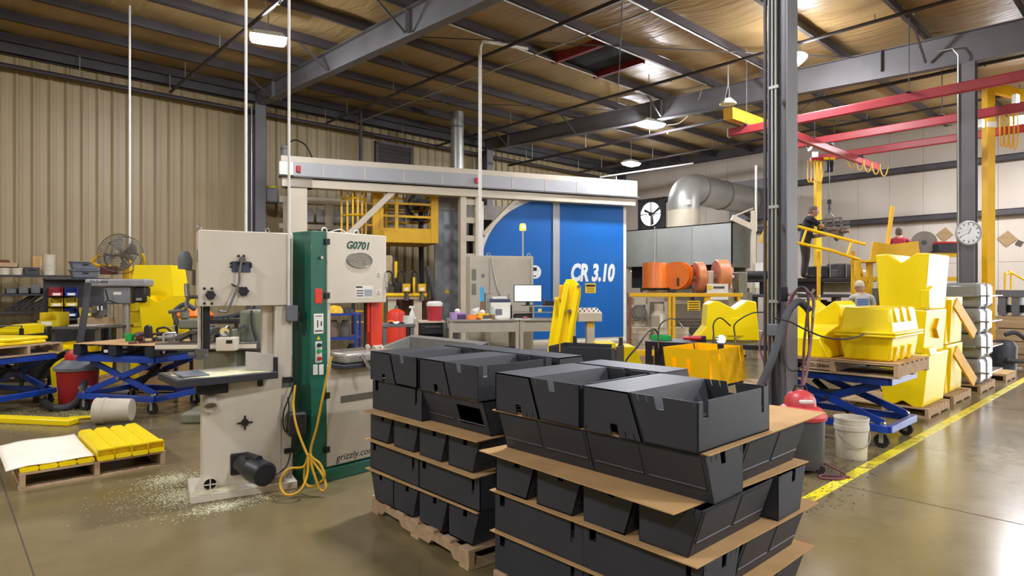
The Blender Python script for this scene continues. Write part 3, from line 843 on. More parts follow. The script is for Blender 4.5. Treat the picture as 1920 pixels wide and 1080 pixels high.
for x_, y_, d_ in ((612, 453, dr), (612, 554, dr), (612, 741, dl), (610, 843, dl)):
    p = L2(x_, y_)
    MB().bx(0.12, 0.165, -0.02, -0.001, p.z-0.025, p.z+0.025).build('hinge', DARK, d_, 0.003)
p = L2(671, 461, -0.014)
text('model_lettering', 'G0701', 0.088, PRINTG, dr, face_y(p.x, -0.0125, p.z), 0.001, 0.25, 0.0035, xs=1.0)
p = L2(674, 488, -0.014)
bd = MB().lathe([(1.0, 0), (1.0, 0.006), (0.94, 0.009), (0.9, 0.005), (0, 0.005)], n=36, M=Matrix.Translation((p.x, -0.012, p.z)) @ Matrix.Rotation(math.radians(90), 4, 'X') @ Matrix.Diagonal((0.135, 0.07, 1, 1))).build('oval_badge', mat('pewter badge', '#8d897d', 0.4, 0.6, 0.1, 20), dr)
text('badge_lettering', 'Grizzly', 0.062, mat('badge relief', '#aaa697', 0.35, 0.6), bd, face_y(p.x-0.01, -0.0185, p.z), 0.0015, 0.2)
p = L2(683, 545, -0.014)
lab = MB().bx(p.x-0.09, p.x+0.09, -0.0135, -0.012, p.z-0.065, p.z+0.045).build('instruction_label', PAPER, dr)
for k in range(3): MB().bx(p.x-0.08+0.0*k, p.x-0.01, -0.0142, -0.0135, p.z-0.05+0.022*k, p.z-0.038+0.022*k).build('print_block', GREYP, lab)
MB().bx(p.x-0.085, p.x-0.02, -0.0142, -0.0135, p.z+0.025, p.z+0.038).build('print_block', PRINTK, lab)
MB().bx(p.x+0.0, p.x+0.085, -0.0142, -0.0135, p.z-0.05, p.z+0.01).build('print_block', mat('pale print', '#aab0b8', 0.8), lab)
for y_ in (515, 548):
    p = L2(708, y_)
    s_ = MB().bx(p.x-0.022, p.x+0.022, -0.0135, -0.012, p.z-0.02, p.z+0.022).build('warning_sticker', PAPER, dr)
    MB().tube([(p.x+0.011*math.cos(a), -0.0138, p.z+0.004+0.011*math.sin(a)) for a in [i*0.5236 for i in range(13)]], 0.002, 5, False).bx(p.x-0.018, p.x+0.018, -0.0142, -0.0135, p.z-0.016, p.z-0.013).build('sticker_print', PRINTK, s_)
MB().tube([(xr-0.008, -0.014, 1.60), (xr-0.006, -0.03, 1.61), (xr-0.006, -0.03, 1.73), (xr-0.008, -0.014, 1.74)], 0.006, 6).build('door_latch', CHROME, dr)
# column labels and switches
def colpart(name, x_, y_, w, h, m, th=0.004, bev=0.003):
    p = L2(x_, y_)
    return MB().bx(p.x-w/2, p.x+w/2, -th, 0, p.z-h/2, p.z+h/2).build(name, m, S2, bev)
colpart('warning_plate', 597, 555, 0.066, 0.12, REDORG)
lp = colpart('speed_label', 597, 607, 0.088, 0.165, PAPER)
p = L2(597, 607)
MB().bx(p.x+0.018, p.x+0.03, -0.0046, -0.004, p.z-0.02, p.z+0.02).bx(p.x-0.015, p.x-0.005, -0.0046, -0.004, p.z-0.03, p.z+0.03).bx(p.x-0.035, p.x+0.035, -0.0046, -0.004, p.z-0.064, p.z-0.054).bx(p.x-0.03, p.x+0.03, -0.0046, -0.004, p.z+0.06, p.z+0.066).build('label_print', PRINTK, lp)
tr = L2(597, 634)
MB().prism([(tr.x-0.017, tr.z-0.012), (tr.x+0.017, tr.z-0.012), (tr.x, tr.z+0.02)], -0.003, 0, 'xz').build('warning_triangle', YELBRIGHT, S2)
sp = colpart('switch_plate', 597, 660, 0.062, 0.175, WHITE)
for y_, m in ((647, DARK), (658, GREENPL), (672, RED)):
    p = L2(597, y_)
    MB().cyl((p.x, -0.004, p.z), (p.x, -0.03, p.z), 0.017, 0.015, 16).build('push_button', m, sp)
for x_ in (591, 602):
    colpart('small_label', x_, 693, 0.042, 0.085, PAPER)
p = L2(600, 483); MB().cyl((p.x, 0, p.z), (p.x, -0.03, p.z), 0.012, n=10).build('lock', CHROME, S2)
# red blade guard and guide
xa, xb = L2(691, 600, 0.1).x, L2(714, 600, 0.1).x
MB().bx(xa+0.01, xb, 0.08, 0.15, 1.08, 1.48).bx(xa-0.02, xa+0.01, 0.09, 0.12, 1.2, 1.48).build('blade_guard', REDORG, S2, 0.004)
MB().bx(xa-0.035, xa-0.02, 0.11, 0.125, 1.06, 1.48).build('blade', DARK, S2)
MB().bx(xa+0.03, xb-0.0, 0.075, 0.14, 1.045, 1.08).cyl((xa+0.05, 0.07, 1.06), (xa+0.05, 0.05, 1.06), 0.014).cyl((xb-0.02, 0.07, 1.06), (xb-0.02, 0.05, 1.06), 0.014).cyl((xa-0.03, 0.08, 1.08), (xa-0.05, 0.04, 1.07), 0.02).build('guide_block', CREAM, S2, 0.003)
# table with its wrapped fence and lever
MB().bx(0.18, 0.82, -0.18, 0.42, 0.93, 0.965).build('table', mat('dark cast iron', '#3c3c42'), S2, 0.004)
MB().bx(0.23, 0.8, -0.14, 0.30, 0.966, 1.05).build('fence_body', mat('shrink wrapped grey', '#a8a296', 0.25, 0.1, 0.2, 12), S2, 0.02)
MB().tube(smooth_path([(0.38, -0.16, 1.03), (0.40, -0.2, 0.96), (0.44, -0.24, 0.88), (0.45, -0.25, 0.86)], 4), [0.016]*12+[0.014], 8).build('fence_lever', CHROME, S2)
for x_ in (608, 668):
    p = L2(x_, 432, 0.08)
    MB().tube([(p.x+0.024*math.cos(a), 0.08, 2.085+0.024*math.sin(a)) for a in [i*0.5236 for i in range(13)]], 0.006, 6, False).build('lifting_eye', WHITE, S2)
MB().tube(smooth_path([(0.2, 0.1, 2.065), (0.3, 0.05, 2.10), (0.36, 0.04, 2.075), (0.4, -0.015, 2.05)], 4), 0.006, 6).build('tie_strap', WHITE, S2)
p = L2(664, 851)
text('web_lettering', 'grizzly.com', 0.082, PRINTK, dl, face_y(0.225, -0.0125, p.z, 0), 0.001, 0.25, 0.0, 'LEFT', 1.05)

# ---- yellow extension cord looped over the green column
CO = tag(MB().build('placeholder', CORD), None, None) if False else None
W2 = lambda x, y, d: px(x, y, d)
pth = [W2(553, 722, 4.98), W2(550, 760, 4.95), W2(556, 800, 4.9), W2(575, 850, 4.86), W2(590, 870, 4.84), W2(606, 893, 4.82), W2(611, 915, 4.78), W2(600, 917, 4.78), W2(586, 880, 4.8), W2(580, 852, 4.82),
       W2(569, 875, 4.8), W2(540, 880, 4.74), W2(525, 905, 4.70), W2(535, 927, 4.66), W2(560, 922, 4.68), W2(575, 895, 4.76), W2(578, 856, 4.82), W2(571, 880, 4.86), W2(572, 905, 4.86), W2(585, 912, 4.82),
       W2(608, 896, 4.8), W2(600, 870, 4.82), W2(582, 850, 4.83), W2(594, 800, 4.86), W2(606, 740, 4.9), W2(616, 690, 4.93), W2(622, 668, 4.95)]
pth = [Vector((p.x, p.y, max(p.z, 0.012))) for p in pth]
tag(MB().tube(smooth_path(pth, 6), 0.0095, 8).build('extension_cord', CORD), 'yellow extension cord looped and tied in front of the green bandsaw column', 'cord')
# ================================================================== LEFT SIDE OF THE SHOP
def solid(o, th, off=-1):
    md = o.modifiers.new('solid', 'SOLIDIFY'); md.thickness = th; md.offset = off
    return o
def hopper_mesh(name, m, tx=0.6, ty=0.8, bx_=0.45, by=0.6, h=0.6, notch=0.09, lip=0.0):
    """tapered open hopper, V cut into the two x faces of its rim"""
    b = MB()
    B = [(-bx_/2, -by/2, 0), (bx_/2, -by/2, 0), (bx_/2, by/2, 0), (-bx_/2, by/2, 0)]
    T = [(-tx/2, -ty/2, h), (tx/2, -ty/2, h), (tx/2, ty/2, h), (-tx/2, ty/2, h)]
    n1 = (-tx/2, 0, h-notch); n2 = (tx/2, 0, h-notch)
    s1 = (-tx/2, -ty*0.3, h); s2 = (-tx/2, ty*0.3, h); s3 = (tx/2, -ty*0.3, h); s4 = (tx/2, ty*0.3, h)
    vs = B+T+[n1, n2, s1, s2, s3, s4]
    fs = [(0, 3, 2, 1), (0, 1, 5, 4), (2, 3, 7, 6), (3, 0, 4, 10, 8, 11, 7), (1, 2, 6, 13, 9, 12, 5)]
    b.add(vs, fs)
    return b.mesh(name, m, smooth=False)
def hopper(label, loc, rz, me, inv=False, h=0.6, group='yellow hoppers', name='plastic_hopper', tilt=0):
    o = bpy.data.objects.new(name, me); COL.objects.link(o)
    o.location = (loc[0], loc[1], loc[2]+(h if inv else 0)); o.rotation_euler = (math.pi if inv else math.radians(tilt), 0, math.radians(rz))
    solid(o, 0.018, 1 if False else -1)
    return tag(o, label, 'hopper', group)
HOP = hopper_mesh('plastic_hopper', YEL)

def caster(parent, x, y, r=0.065, yaw=0):
    f = MB().bx(x-0.035, x+0.035, y-0.03, y+0.03, 2*r+0.012, 2*r+0.03).bx(x-0.02, x+0.02, y-0.028, y-0.022, r-0.02, 2*r+0.02).bx(x-0.02, x+0.02, y+0.022, y+0.028, r-0.02, 2*r+0.02).build('caster_fork', GALV, parent)
    MB().cyl((x, y-0.02, r), (x, y+0.02, r), r, n=20).cyl((x, y-0.024, r), (x, y+0.024, r), r*0.45, n=12).build('wheel', RUBBER, f)
def lift(label, loc, rz, L=1.15, W=0.72, zb=0.20, zt=0.74, handle=True, group='blue scissor lift carts'):
    t = thing('scissor_lift_cart', label, 'lift cart', loc, rz, group)
    for s in (-1, 1):
        MB().bx(-L/2, L/2, s*W/2-0.03, s*W/2+0.03, zb-0.04, zb+0.03).build('base_rail', BLUE, t, 0.004)
        MB().bx(-L/2, L/2, s*W/2-0.03, s*W/2+0.03, zt-0.07, zt).build('top_rail', BLUE, t, 0.004)
        MB().bx(s*L/2-0.03, s*L/2+0.03, -W/2, W/2, zb-0.04, zb+0.03).build('base_cross_bar', BLUE, t, 0.004)
        MB().bx(s*L/2-0.03, s*L/2+0.03, -W/2, W/2, zt-0.07, zt).build('top_cross_bar', BLUE, t, 0.004)
        y = s*(W/2-0.06)
        MB().bar((-L/2+0.06, y, zb+0.04), (L/2-0.1, y, zt-0.08), 0.028, 0.075).build('scissor_arm', BLUE, t, 0.004)
        MB().bar((L/2-0.06, y-0.03*s, zb+0.04), (-L/2+0.1, y-0.03*s, zt-0.08), 0.028, 0.075).build('scissor_arm', BLUE, t, 0.004)
        for x_, z_ in ((-L/2+0.06, zb+0.04), (L/2-0.06, zb+0.04), (L/2-0.1, zt-0.08), (0.0, (zb+zt)/2-0.02)):
            MB().cyl((x_, y+s*0.012, z_), (x_, y+s*0.05, z_), 0.022, n=12).build('pivot_pin', CHROME, t)
    MB().bx(-L/2+0.02, L/2-0.02, -W/2+0.02, W/2-0.02, zt, zt+0.012).build('platform', BLUE, t)
    MB().cyl((-0.1, 0, zb+0.04), (0.28, 0, zt-0.14), 0.035, n=12).build('lift_cylinder', DARK, t)
    MB().cyl((0.25, 0.18, zb+0.26), (-0.25, 0.18, zb+0.3), 0.022, n=10).build('lift_spring', STEELD, t)
    for sx in (-1, 1):
        for sy in (-1, 1): caster(t, sx*(L/2-0.07), sy*(W/2-0.03), 0.07)
    if handle:
        MB().tube(smooth_path([(-L/2, -W/2+0.04, zb+0.03), (-L/2-0.1, -W/2+0.05, 0.6), (-L/2-0.13, -W/2+0.06, 0.95), (-L/2-0.13, W/2-0.06, 0.95), (-L/2-0.1, W/2-0.05, 0.6), (-L/2, W/2-0.04, zb+0.03)], 4), 0.014, 8).build('push_handle', DARK, t)
    return t

# ---- middle-left lift with the black pallet and power tools
cx, cy = RD(-4.98, 8.40)
LA = lift('blue scissor lift cart loaded with a black plastic pallet and power tools', (cx, cy, 0), AZ-14, 1.2, 0.8, 0.2, 0.72, False)
PB = make_pallet('black plastic pallet with a cardboard top on the blue lift cart', (cx, cy, 0.733), AZ-14+90, 1.24, 0.92, 0.14, False, None, WOODK, WOODK, True, 'plastic_pallet')
rz_ = math.radians(AZ-14)
def on_lift(lx, ly, z): return (cx+lx*math.cos(rz_)-ly*math.sin(rz_), cy+lx*math.sin(rz_)+ly*math.cos(rz_), z)
card(cx, cy, 0.880, 1.26, 0.94, AZ-14, 'brown cardboard sheet on top of the black plastic pallet', None)
Zt = 0.882
lg = MB().prism([(0.03*math.cos(a)*(1+0.6*abs(math.sin(a))), 0.02*math.sin(a)) for a in [i*0.5236 for i in range(12)]], 0, 0.002, 'xz')
lo = lg.build('pallet_logo', PRINTW, PB); lo.matrix_parent_inverse = Matrix(); lo.location = (-0.462, 0.1, 0.06); lo.rotation_euler = (0, 0, math.radians(-90))
def small(name, label, cat, loc, rz=0, group=None): return thing(name, label, cat, loc, rz, group)
t = small('plastic_cup', 'green plastic scoop on the black pallet', 'scoop', on_lift(-0.18, -0.02, Zt))
MB().lathe([(0.05, 0), (0.065, 0.1), (0.058, 0.1), (0.045, 0.008), (0, 0.008)], n=16).build('cup', GREENPL, t); MB().tube(smooth_path([(0.06, 0, 0.08), (0.1, 0, 0.07), (0.1, 0, 0.03), (0.055, 0, 0.02)], 4), 0.01, 6).build('handle', GREENPL, t)
t = small('orbital_sander', 'maroon palm sander on the black pallet', 'sander', on_lift(-0.03, 0.0, Zt), 20)
MB().cyl((0, 0, 0), (0, 0, 0.025), 0.06, n=18).build('pad', DARK, t); MB().lathe([(0, 0.13), (0.05, 0.125), (0.066, 0.09), (0.05, 0.03), (0.045, 0.025), (0, 0.025)], n=18).build('body', mat('maroon plastic', '#6e3a42', 0.45), t); MB().cyl((0.03, 0, 0.06), (0.14, 0, 0.055), 0.024, n=10).build('grip', mat('maroon plastic', '#6e3a42'), t)
def router(label, loc, rz, m):
    t = small('router_tool', label, 'power tool', loc, rz)
    MB().cyl((0, 0, 0), (0, 0, 0.015), 0.075, n=18).build('base', IRON, t)
    MB().cyl((-0.05, 0, 0.01), (-0.05, 0, 0.12), 0.01).cyl((0.05, 0, 0.01), (0.05, 0, 0.12), 0.01).build('post', CHROME, t)
    MB().lathe([(0.05, 0.06), (0.052, 0.16), (0.045, 0.21), (0.02, 0.23), (0, 0.23)], n=18).build('motor', m, t)
    for s in (-1, 1): MB().tube(smooth_path([(0.05*s, 0, 0.1), (0.1*s, 0, 0.11), (0.13*s, 0, 0.08)], 4), 0.018, 8).build('grip', DARK, t)
    return t
router('black plunge router standing upright on the black pallet', on_lift(0.22, -0.12, Zt), 10, DARK)
t = small('angle_grinder', 'long grey angle grinder lying on the black pallet', 'power tool', on_lift(0.42, 0.0, Zt+0.05), 15)
MB().tube([(-0.15, 0, 0), (-0.02, 0, 0.005), (0.0, 0, 0.005), (0.14, 0, 0)], [0.035, 0.038, 0.045, 0.05], 14).build('body', IRON, t); MB().cyl((0.14, 0, -0.04), (0.14, 0, 0.05), 0.04, n=12).build('gear_head', CHROME, t); MB().cyl((0.14, 0, -0.046), (0.14, 0, -0.04), 0.055, n=20).build('disc', DARK, t); MB().tube([(0.1, 0.04, 0.01), (0.1, 0.14, 0.03)], 0.014, 8).build('side_handle', WHITE, t)
t = small('belt_sander', 'dusty dark belt sander on the black pallet', 'power tool', on_lift(0.26, 0.16, Zt), -20)
MB().bx(-0.16, 0.12, -0.04, 0.04, 0.0, 0.05).cyl((-0.16, -0.04, 0.025), (-0.16, 0.04, 0.025), 0.025).cyl((0.12, -0.04, 0.025), (0.12, 0.04, 0.025), 0.025).build('belt', STEELD, t); MB().bx(-0.1, 0.08, -0.045, 0.045, 0.05, 0.12).build('body', DARK, t, 0.02); MB().tube(smooth_path([(-0.1, 0, 0.1), (-0.12, 0, 0.16), (-0.02, 0, 0.18), (0.05, 0, 0.12)], 4), 0.015, 8).build('handle', DARK, t)
t = small('spring_clamp', 'maroon spring clamp lying flat on the black pallet', 'clamp', on_lift(0.2, -0.27, Zt+0.012), 25)
MB().bar((-0.1, 0, 0), (0.08, 0.02, 0), 0.02, 0.022).bar((-0.1, 0.03, 0), (0.08, 0.005, 0), 0.02, 0.022).build('jaw', mat('maroon plastic', '#6e3a42'), t); MB().cyl((0, 0.012, -0.012), (0, 0.012, 0.02), 0.018).build('pivot', CHROME, t)
t = small('bar_clamp', 'light steel clamp gripping the edge of the black pallet', 'clamp', on_lift(0.585, -0.25, Zt))
MB().tube([(0, 0, -0.12), (0, 0, 0.12), (0.02, 0, 0.135), (0.14, 0, 0.135)], 0.017, 8).build('frame', GALV, t); MB().cyl((0.12, 0, 0.02), (0.12, 0, 0.22), 0.01, n=8).build('screw', CHROME, t); MB().cyl((0.07, 0, 0.215), (0.17, 0, 0.24), 0.008, n=8).build('handle', CHROME, t)

# ---- left-edge lift with pallet and yellow sheets
cx2, cy2 = RD(-6.95, 8.35)
lift('blue scissor lift cart cut off by the left edge of the picture', (cx2, cy2, 0), AZ-14, 1.15, 0.8, 0.2, 0.70, False)
make_pallet('pinkish wooden pallet on the leftmost lift cart', (cx2, cy2, 0.713), AZ-14+90, 1.25, 0.95, 0.14, False)
for k in range(2):
    o = MB().bx(-0.55, 0.55, -0.3, 0.3, 0, 0.045).build('moulded_tray', YEL, None, 0.015, loc=(cx2, cy2, 0.856+0.048*k)); o.rotation_euler[2] = math.radians(AZ-14+6*k)
    tag(o, ['lower', 'upper'][k]+' yellow moulded tray on the leftmost lift cart', 'tray', 'yellow trays on the left cart')

# ---- red shop vacuum with a tall hose
vp = gnd(146, 762)
V = thing('shop_vacuum', 'red drum shop vacuum with dark lid behind the lift cart', 'vacuum', (vp.x, vp.y, 0))
MB().lathe([(0.0, 0.03), (0.2, 0.03), (0.215, 0.06), (0.245, 0.5), (0.255, 0.52), (0, 0.52)], n=26).build('drum', mat('vacuum red', '#a8262a', 0.4), V)
MB().lathe([(0.27, 0.5), (0.275, 0.54), (0.2, 0.6), (0.17, 0.64), (0, 0.64)], n=26).build('lid', GREYP, V)
MB().lathe([(0.15, 0.63), (0.15, 0.7), (0.11, 0.76), (0, 0.77)], n=20).build('motor_head', RED, V)
MB().bx(-0.03, 0.1, -0.262, -0.2, 0.26, 0.30).build('label_plate', mat('vacuum plate', '#b9948c', 0.5), V)
for a in (20, 140, 260):
    x_, y_ = 0.22*math.cos(math.radians(a)), 0.22*math.sin(math.radians(a))
    MB().cyl((x_, y_-0.015, 0.035), (x_, y_+0.015, 0.035), 0.035, n=14).build('wheel', RUBBER, V)
hz = [px(150, 640, 8.5), px(158, 590, 8.55), px(162, 560, 8.6), px(165, 530, 8.6)]
V2 = [p - V.location for p in [px(138, 700, 8.5), px(147, 660, 8.5)] + hz]
MB().tube(smooth_path(V2, 5), 0.042, 10).build('wand', HOSE, V)
fl = [p - V.location for p in (px(155, 690, 8.4), px(157, 720, 8.3), px(150, 745, 8.2), gnd(130, 762, 0.05), gnd(100, 764, 0.05), gnd(80, 752, 0.05))]
MB().tube(smooth_path(fl, 5), 0.045, 10).build('hose', HOSE, V)
fl = [p - V.location for p in (px(128, 660, 8.8), px(100, 675, 8.9), px(80, 700, 8.95), px(72, 730, 8.9), gnd(68, 750, 0.05))]
MB().tube(smooth_path(fl, 5), 0.045, 10).build('hose', HOSE, V)

# ---- bucket on its side
def bucket_parts(t, m, M=None, handle=True):
    M = M or Matrix()
    b = MB().lathe([(0, 0.0), (0.128, 0.0), (0.132, 0.01), (0.142, 0.27), (0.152, 0.272), (0.152, 0.31), (0.147, 0.312), (0.149, 0.365), (0.154, 0.367), (0.154, 0.38), (0.142, 0.38), (0.126, 0.012), (0, 0.012)], n=30, M=M)
    b.build('pail', m, t)
    if handle:
        MB().tube([M @ Vector((0.152*math.cos(a), 0.155*math.sin(a)-0.0, 0.29-0.15*math.sin(a))) for a in [math.pi + i*math.pi/14 for i in range(15)]] if False else [M @ Vector((0.156*math.cos(a), -0.156*math.sin(a), 0.29-0.17*math.sin(a))) for a in [i*math.pi/14 for i in range(15)]], 0.004, 6).build('handle', GALV, t)
PAIL = mat('off white pail', '#cfc4ae', 0.5, 0, 0.08, 5)
bp_ = gnd(214, 794)
t = thing('plastic_bucket', 'off-white plastic bucket lying on its side by the lift cart', 'bucket', (bp_.x, bp_.y, 0.156), AZ+12)
bucket_parts(t, PAIL, Matrix.Rotation(math.radians(-90), 4, 'Y') @ Matrix.Translation((0, 0, -0.19)), False)

# ---- pallet of yellow channels with a foam sheet
Pl = make_pallet('wooden pallet on the floor holding yellow channels and a foam sheet', (1.0, 6.86, 0), 0, 1.22, 1.04, 0.135, False)
def channel(w=0.122, L=0.98, h=0.10):
    b = MB()
    out = [(-w/2, 0.008), (-w/2+0.01, 0), (w/2-0.01, 0), (w/2, 0.008), (w/2, h-0.02), (w/2-0.025, h), (-w/2+0.025, h), (-w/2, h-0.02)]
    b.prism(out, -L/2+0.06, L/2, 'xz')
    b.prism([(-w/2, 0.008), (-w/2+0.01, 0), (w/2-0.01, 0), (w/2, 0.008), (w/2, 0.028), (w/2-0.008, 0.036), (-w/2+0.008, 0.036), (-w/2, 0.028)], -L/2, -L/2+0.07, 'xz')
    for s in (-1, 1): b.bx(s*w/2-0.004 if s > 0 else -w/2, w/2 if s > 0 else -w/2+0.004, -L/2+0.005, -L/2+0.07, 0.03, h-0.01)
    b.bx(-w/2+0.006, w/2-0.006, -L/2+0.0, -L/2+0.07, h-0.012, h-0.001)
    return b.mesh('plastic_channel', YEL, smooth=True)
CH = channel()
CHL = MB().prism([(-0.061, 0.008), (-0.05, 0), (0.05, 0), (0.061, 0.008), (0.061, 0.026), (0.05, 0.034), (-0.05, 0.034), (-0.061, 0.026)], -0.46, 0.46, 'xz').mesh('plastic_channel', YEL)
for k in range(4):
    o = bpy.data.objects.new('plastic_channel', CH); COL.objects.link(o); o.location = (1.06+k*0.128, 6.72+0.012*(k % 2), 0.137); o.rotation_euler[2] = math.radians(random.uniform(-0.3, 0.3))
    tag(o, 'yellow moulded channel, %s from the foam sheet on the floor pallet' % ORD[k], 'channel', 'yellow channels on the floor pallet')
for k in range(4):
    o = bpy.data.objects.new('plastic_channel', CHL); COL.objects.link(o); o.location = (0.545+k*0.126, 6.72, 0.137)
    tag(o, 'flat yellow channel under the foam sheet, %s from the pallet corner' % ORD[k], 'channel', 'yellow channels under the foam sheet')
o = MB().grid(lambda u, v: (0.40+0.585*u, 6.275+1.05*v, 0.1795+0.012*max(0, 0.25-u)*-6+0.003*math.sin(u*9+v*4)), 12, 12).build('foam_sheet', mat('white foam sheet', '#efe5d3', 0.85, 0, 0.04, 3), None, fix=False)
solid(o, 0.006, 1); tag(o, 'white foam sheet draped over yellow channels on the floor pallet', 'foam sheet')

# ---- long yellow bars lying on the floor behind
for k, (a, b_, lb) in enumerate((((-20, 790), (138, 797), 'long yellow moulded bar lying on the floor behind the pallet'), ((128, 787), (172, 784), 'short yellow offcut on the floor by the bucket'))):
    p, q = gnd(*a), gnd(*b_)
    o = MB().bar((p.x, p.y, 0.035 if k == 0 else 0.02), (q.x, q.y, 0.035 if k == 0 else 0.02), 0.16 if k == 0 else 0.1, 0.07 if k == 0 else 0.03).build('plastic_bar', YEL, None, 0.012)
    tag(o, lb, 'bar')

# ---- floor-standing drill press
dp = px(230, 600, 9.5)
DP = thing('drill_press', 'grey floor-standing drill press with black motor, behind the black pallet', 'drill press', (dp.x, dp.y, 0), AZ+8)
LD = lambda x, y, ly=0.0: loc_on(DP, x, y, ly)
GREYD = mat('drill press grey', '#83868a', 0.45, 0.1)
MB().bx(-0.25, 0.22, -0.3, 0.2, 0, 0.06).build('base', GREYD, DP, 0.01)
xc = LD(237, 600).x
MB().cyl((xc, 0, 0.06), (xc, 0, 1.45), 0.05, n=18).build('column', GALV, DP)
MB().bx(xc-0.28, xc+0.09, -0.1, 0.1, 1.36, 1.62).build('head', GREYD, DP, 0.02)
a, c = LD(168, 530).x, LD(281, 530).x
cv = MB().bx(a, c, -0.15, 0.15, 1.62, 1.735).build('belt_cover', mat('light drill cover', '#9a9ca0', 0.4, 0.2), DP, 0.025)
p = LD(190, 528)
text('model_lettering', 'DLS-404', 0.07, PRINTK, cv, face_y(a+0.2, -0.152, 1.69), 0.001)
x0, x1 = LD(254, 550).x, LD(278, 550).x
MB().bx(x0, x1, -0.1, 0.1, 1.38, 1.62).build('motor', DARK, DP, 0.03)
MB().bx(x0+0.05, x1-0.05, -0.104, -0.09, 1.41, 1.45).build('motor_plate', GALV, DP)
MB().cyl((xc-0.2, -0.02, 1.2), (xc-0.2, -0.02, 1.37), 0.03, n=12).cyl((xc-0.2, -0.02, 1.12), (xc-0.2, -0.02, 1.2), 0.02, n=10).build('quill', CHROME, DP)
for k in range(3):
    an = math.radians(100+120*k)
    MB().tube([(xc-0.2, -0.13, 1.42), (xc-0.2+0.16*math.cos(an), -0.15, 1.42+0.16*math.sin(an))], 0.009, 6).build('feed_handle', DARK, DP)
MB().bx(xc-0.14, xc-0.03, -0.103, -0.099, 1.5, 1.54).build('label_plate', WHITE, DP)
MB().bx(xc-0.35, xc+0.02, -0.2, 0.2, 1.0, 1.04).build('table', IRON, DP, 0.01)

# ---- shop fan on a yellow stand
fp = px(226, 476, 10.95)
FN = thing('shop_fan', 'large round shop fan on a yellow arm, tilted, by the ribbed wall', 'fan', (fp.x, fp.y, 0), AZ+10)
fz = fp.z
MB().bx(-0.03, 0.09, 0.15, 0.27, 0.03, fz-0.05).build('post', YELSTEEL, FN, 0.008)
MB().bx(-0.18, 0.3, 0.0, 0.42, 0, 0.03).build('foot_plate', YELSTEEL, FN)
Mf = Matrix.Translation((0, 0, fz)) @ Euler((math.radians(80), 0, math.radians(-8))).to_matrix().to_4x4()
ring = lambda r, z: [Mf @ Vector((r*math.cos(i*math.pi/18), r*math.sin(i*math.pi/18), z)) for i in range(37)]
gd = MB()
for z in (-0.1, 0.1): gd.tube(ring(0.335, z), 0.008, 6, False)
for r in (0.08, 0.12, 0.16, 0.2, 0.24, 0.28, 0.31): gd.tube(ring(r, 0.12-0.03*(r/0.3)**2), 0.0035, 5, False)
for i in range(48):
    a = i*math.pi/24
    gd.tube([Mf @ Vector((0.07*math.cos(a), 0.07*math.sin(a), 0.12)), Mf @ Vector((0.25*math.cos(a), 0.25*math.sin(a), 0.115)), Mf @ Vector((0.335*math.cos(a), 0.335*math.sin(a), 0.1)), Mf @ Vector((0.335*math.cos(a), 0.335*math.sin(a), -0.1))], 0.003, 4, False)
gd.build('guard', mat('fan guard grey', '#6d675c', 0.5, 0.3), FN)
for i in range(4):
    a = i*math.pi/2+0.4
    bl = MB()
    def blade(u, v, a=a):
        r = 0.07+0.23*u; th = a+(v-0.5)*1.0*(0.55+0.45*u)
        return Mf @ Vector((r*math.cos(th), r*math.sin(th), 0.05*(v-0.5)))
    bl.grid(blade, 6, 5); solid(bl.build('blade', mat('fan blade', '#8a867c', 0.4, 0.3), FN, fix=False), 0.004)
MB().lathe([(0, 0.125), (0.04, 0.12), (0.06, 0.1), (0.06, -0.1), (0.09, -0.12), (0.09, -0.26), (0, -0.27)], n=16, M=Mf).build('motor', mat('fan motor', '#7d786c', 0.5, 0.3), FN)
MB().tube([(-0.36, 0.05, fz-0.02), (-0.5, 0.1, fz-0.14), (-0.42, 0.1, fz-0.2), (-0.3, 0.1, fz-0.2), (0.0, 0.2, fz-0.28)], 0.03, 8).build('yoke_arm', YELSTEEL, FN)
MB().tube(smooth_path([(0.36, 0, fz), (0.34, 0.1, fz-0.18), (0.18, 0.18, fz-0.3), (0.03, 0.2, fz-0.34)], 5), 0.022, 8).build('yoke_arm', YELSTEEL, FN)
MB().bx(-0.34, -0.1, 0.0, 0.16, fz-0.36, fz-0.22).build('control_box', mat('dark red box', '#5a2226', 0.5), FN, 0.01)
cw = px(243, 430, 11.4)
tag(MB().cyl((0, 0, 0), (0, 0, zr(cw.y)-1.5), 0.018, n=10).build('power_drop', WHITE, None, loc=(cw.x, cw.y, 1.5)), 'white conduit dropping from the roof behind the shop fan', 'conduit')

# ---- nested yellow hoppers standing on the floor
hp_ = px(298, 560, 10.3)
HS = hopper_mesh('plastic_hopper', YEL, 0.74, 0.62, 0.56, 0.5, 0.74, 0.0)
HV = hopper_mesh('plastic_hopper', YEL, 0.5, 0.62, 0.42, 0.52, 0.62, 0.1)
zz = 0.0
for k in range(6):
    hopper('upturned yellow hopper, %s of the nested stack beside the shop fan' % ['lowest', 'second', 'third', 'fourth', 'fifth', 'topmost'][k], (hp_.x+0.004*k, hp_.y, 0.01+0.244*k), AZ+4, HS, True, 0.74)
fv = px(314, 590, 9.75)
hopper('yellow hopper with a V-notched rim in front of the hopper stack', (fv.x, fv.y, 0.86), AZ+90, HV, False, 0.62)
cr = thing('wooden_crate', 'plain wooden crate under the V-notched yellow hopper', 'crate', (fv.x, fv.y, 0), AZ)
MB().bx(-0.3, 0.3, -0.25, 0.25, 0.02, 0.858).build('box', CARD, cr, 0.004)
for z in (0.05, 0.45, 0.8): MB().bx(-0.31, 0.31, -0.26, -0.25, z, z+0.05).build('batten', WOOD, cr)

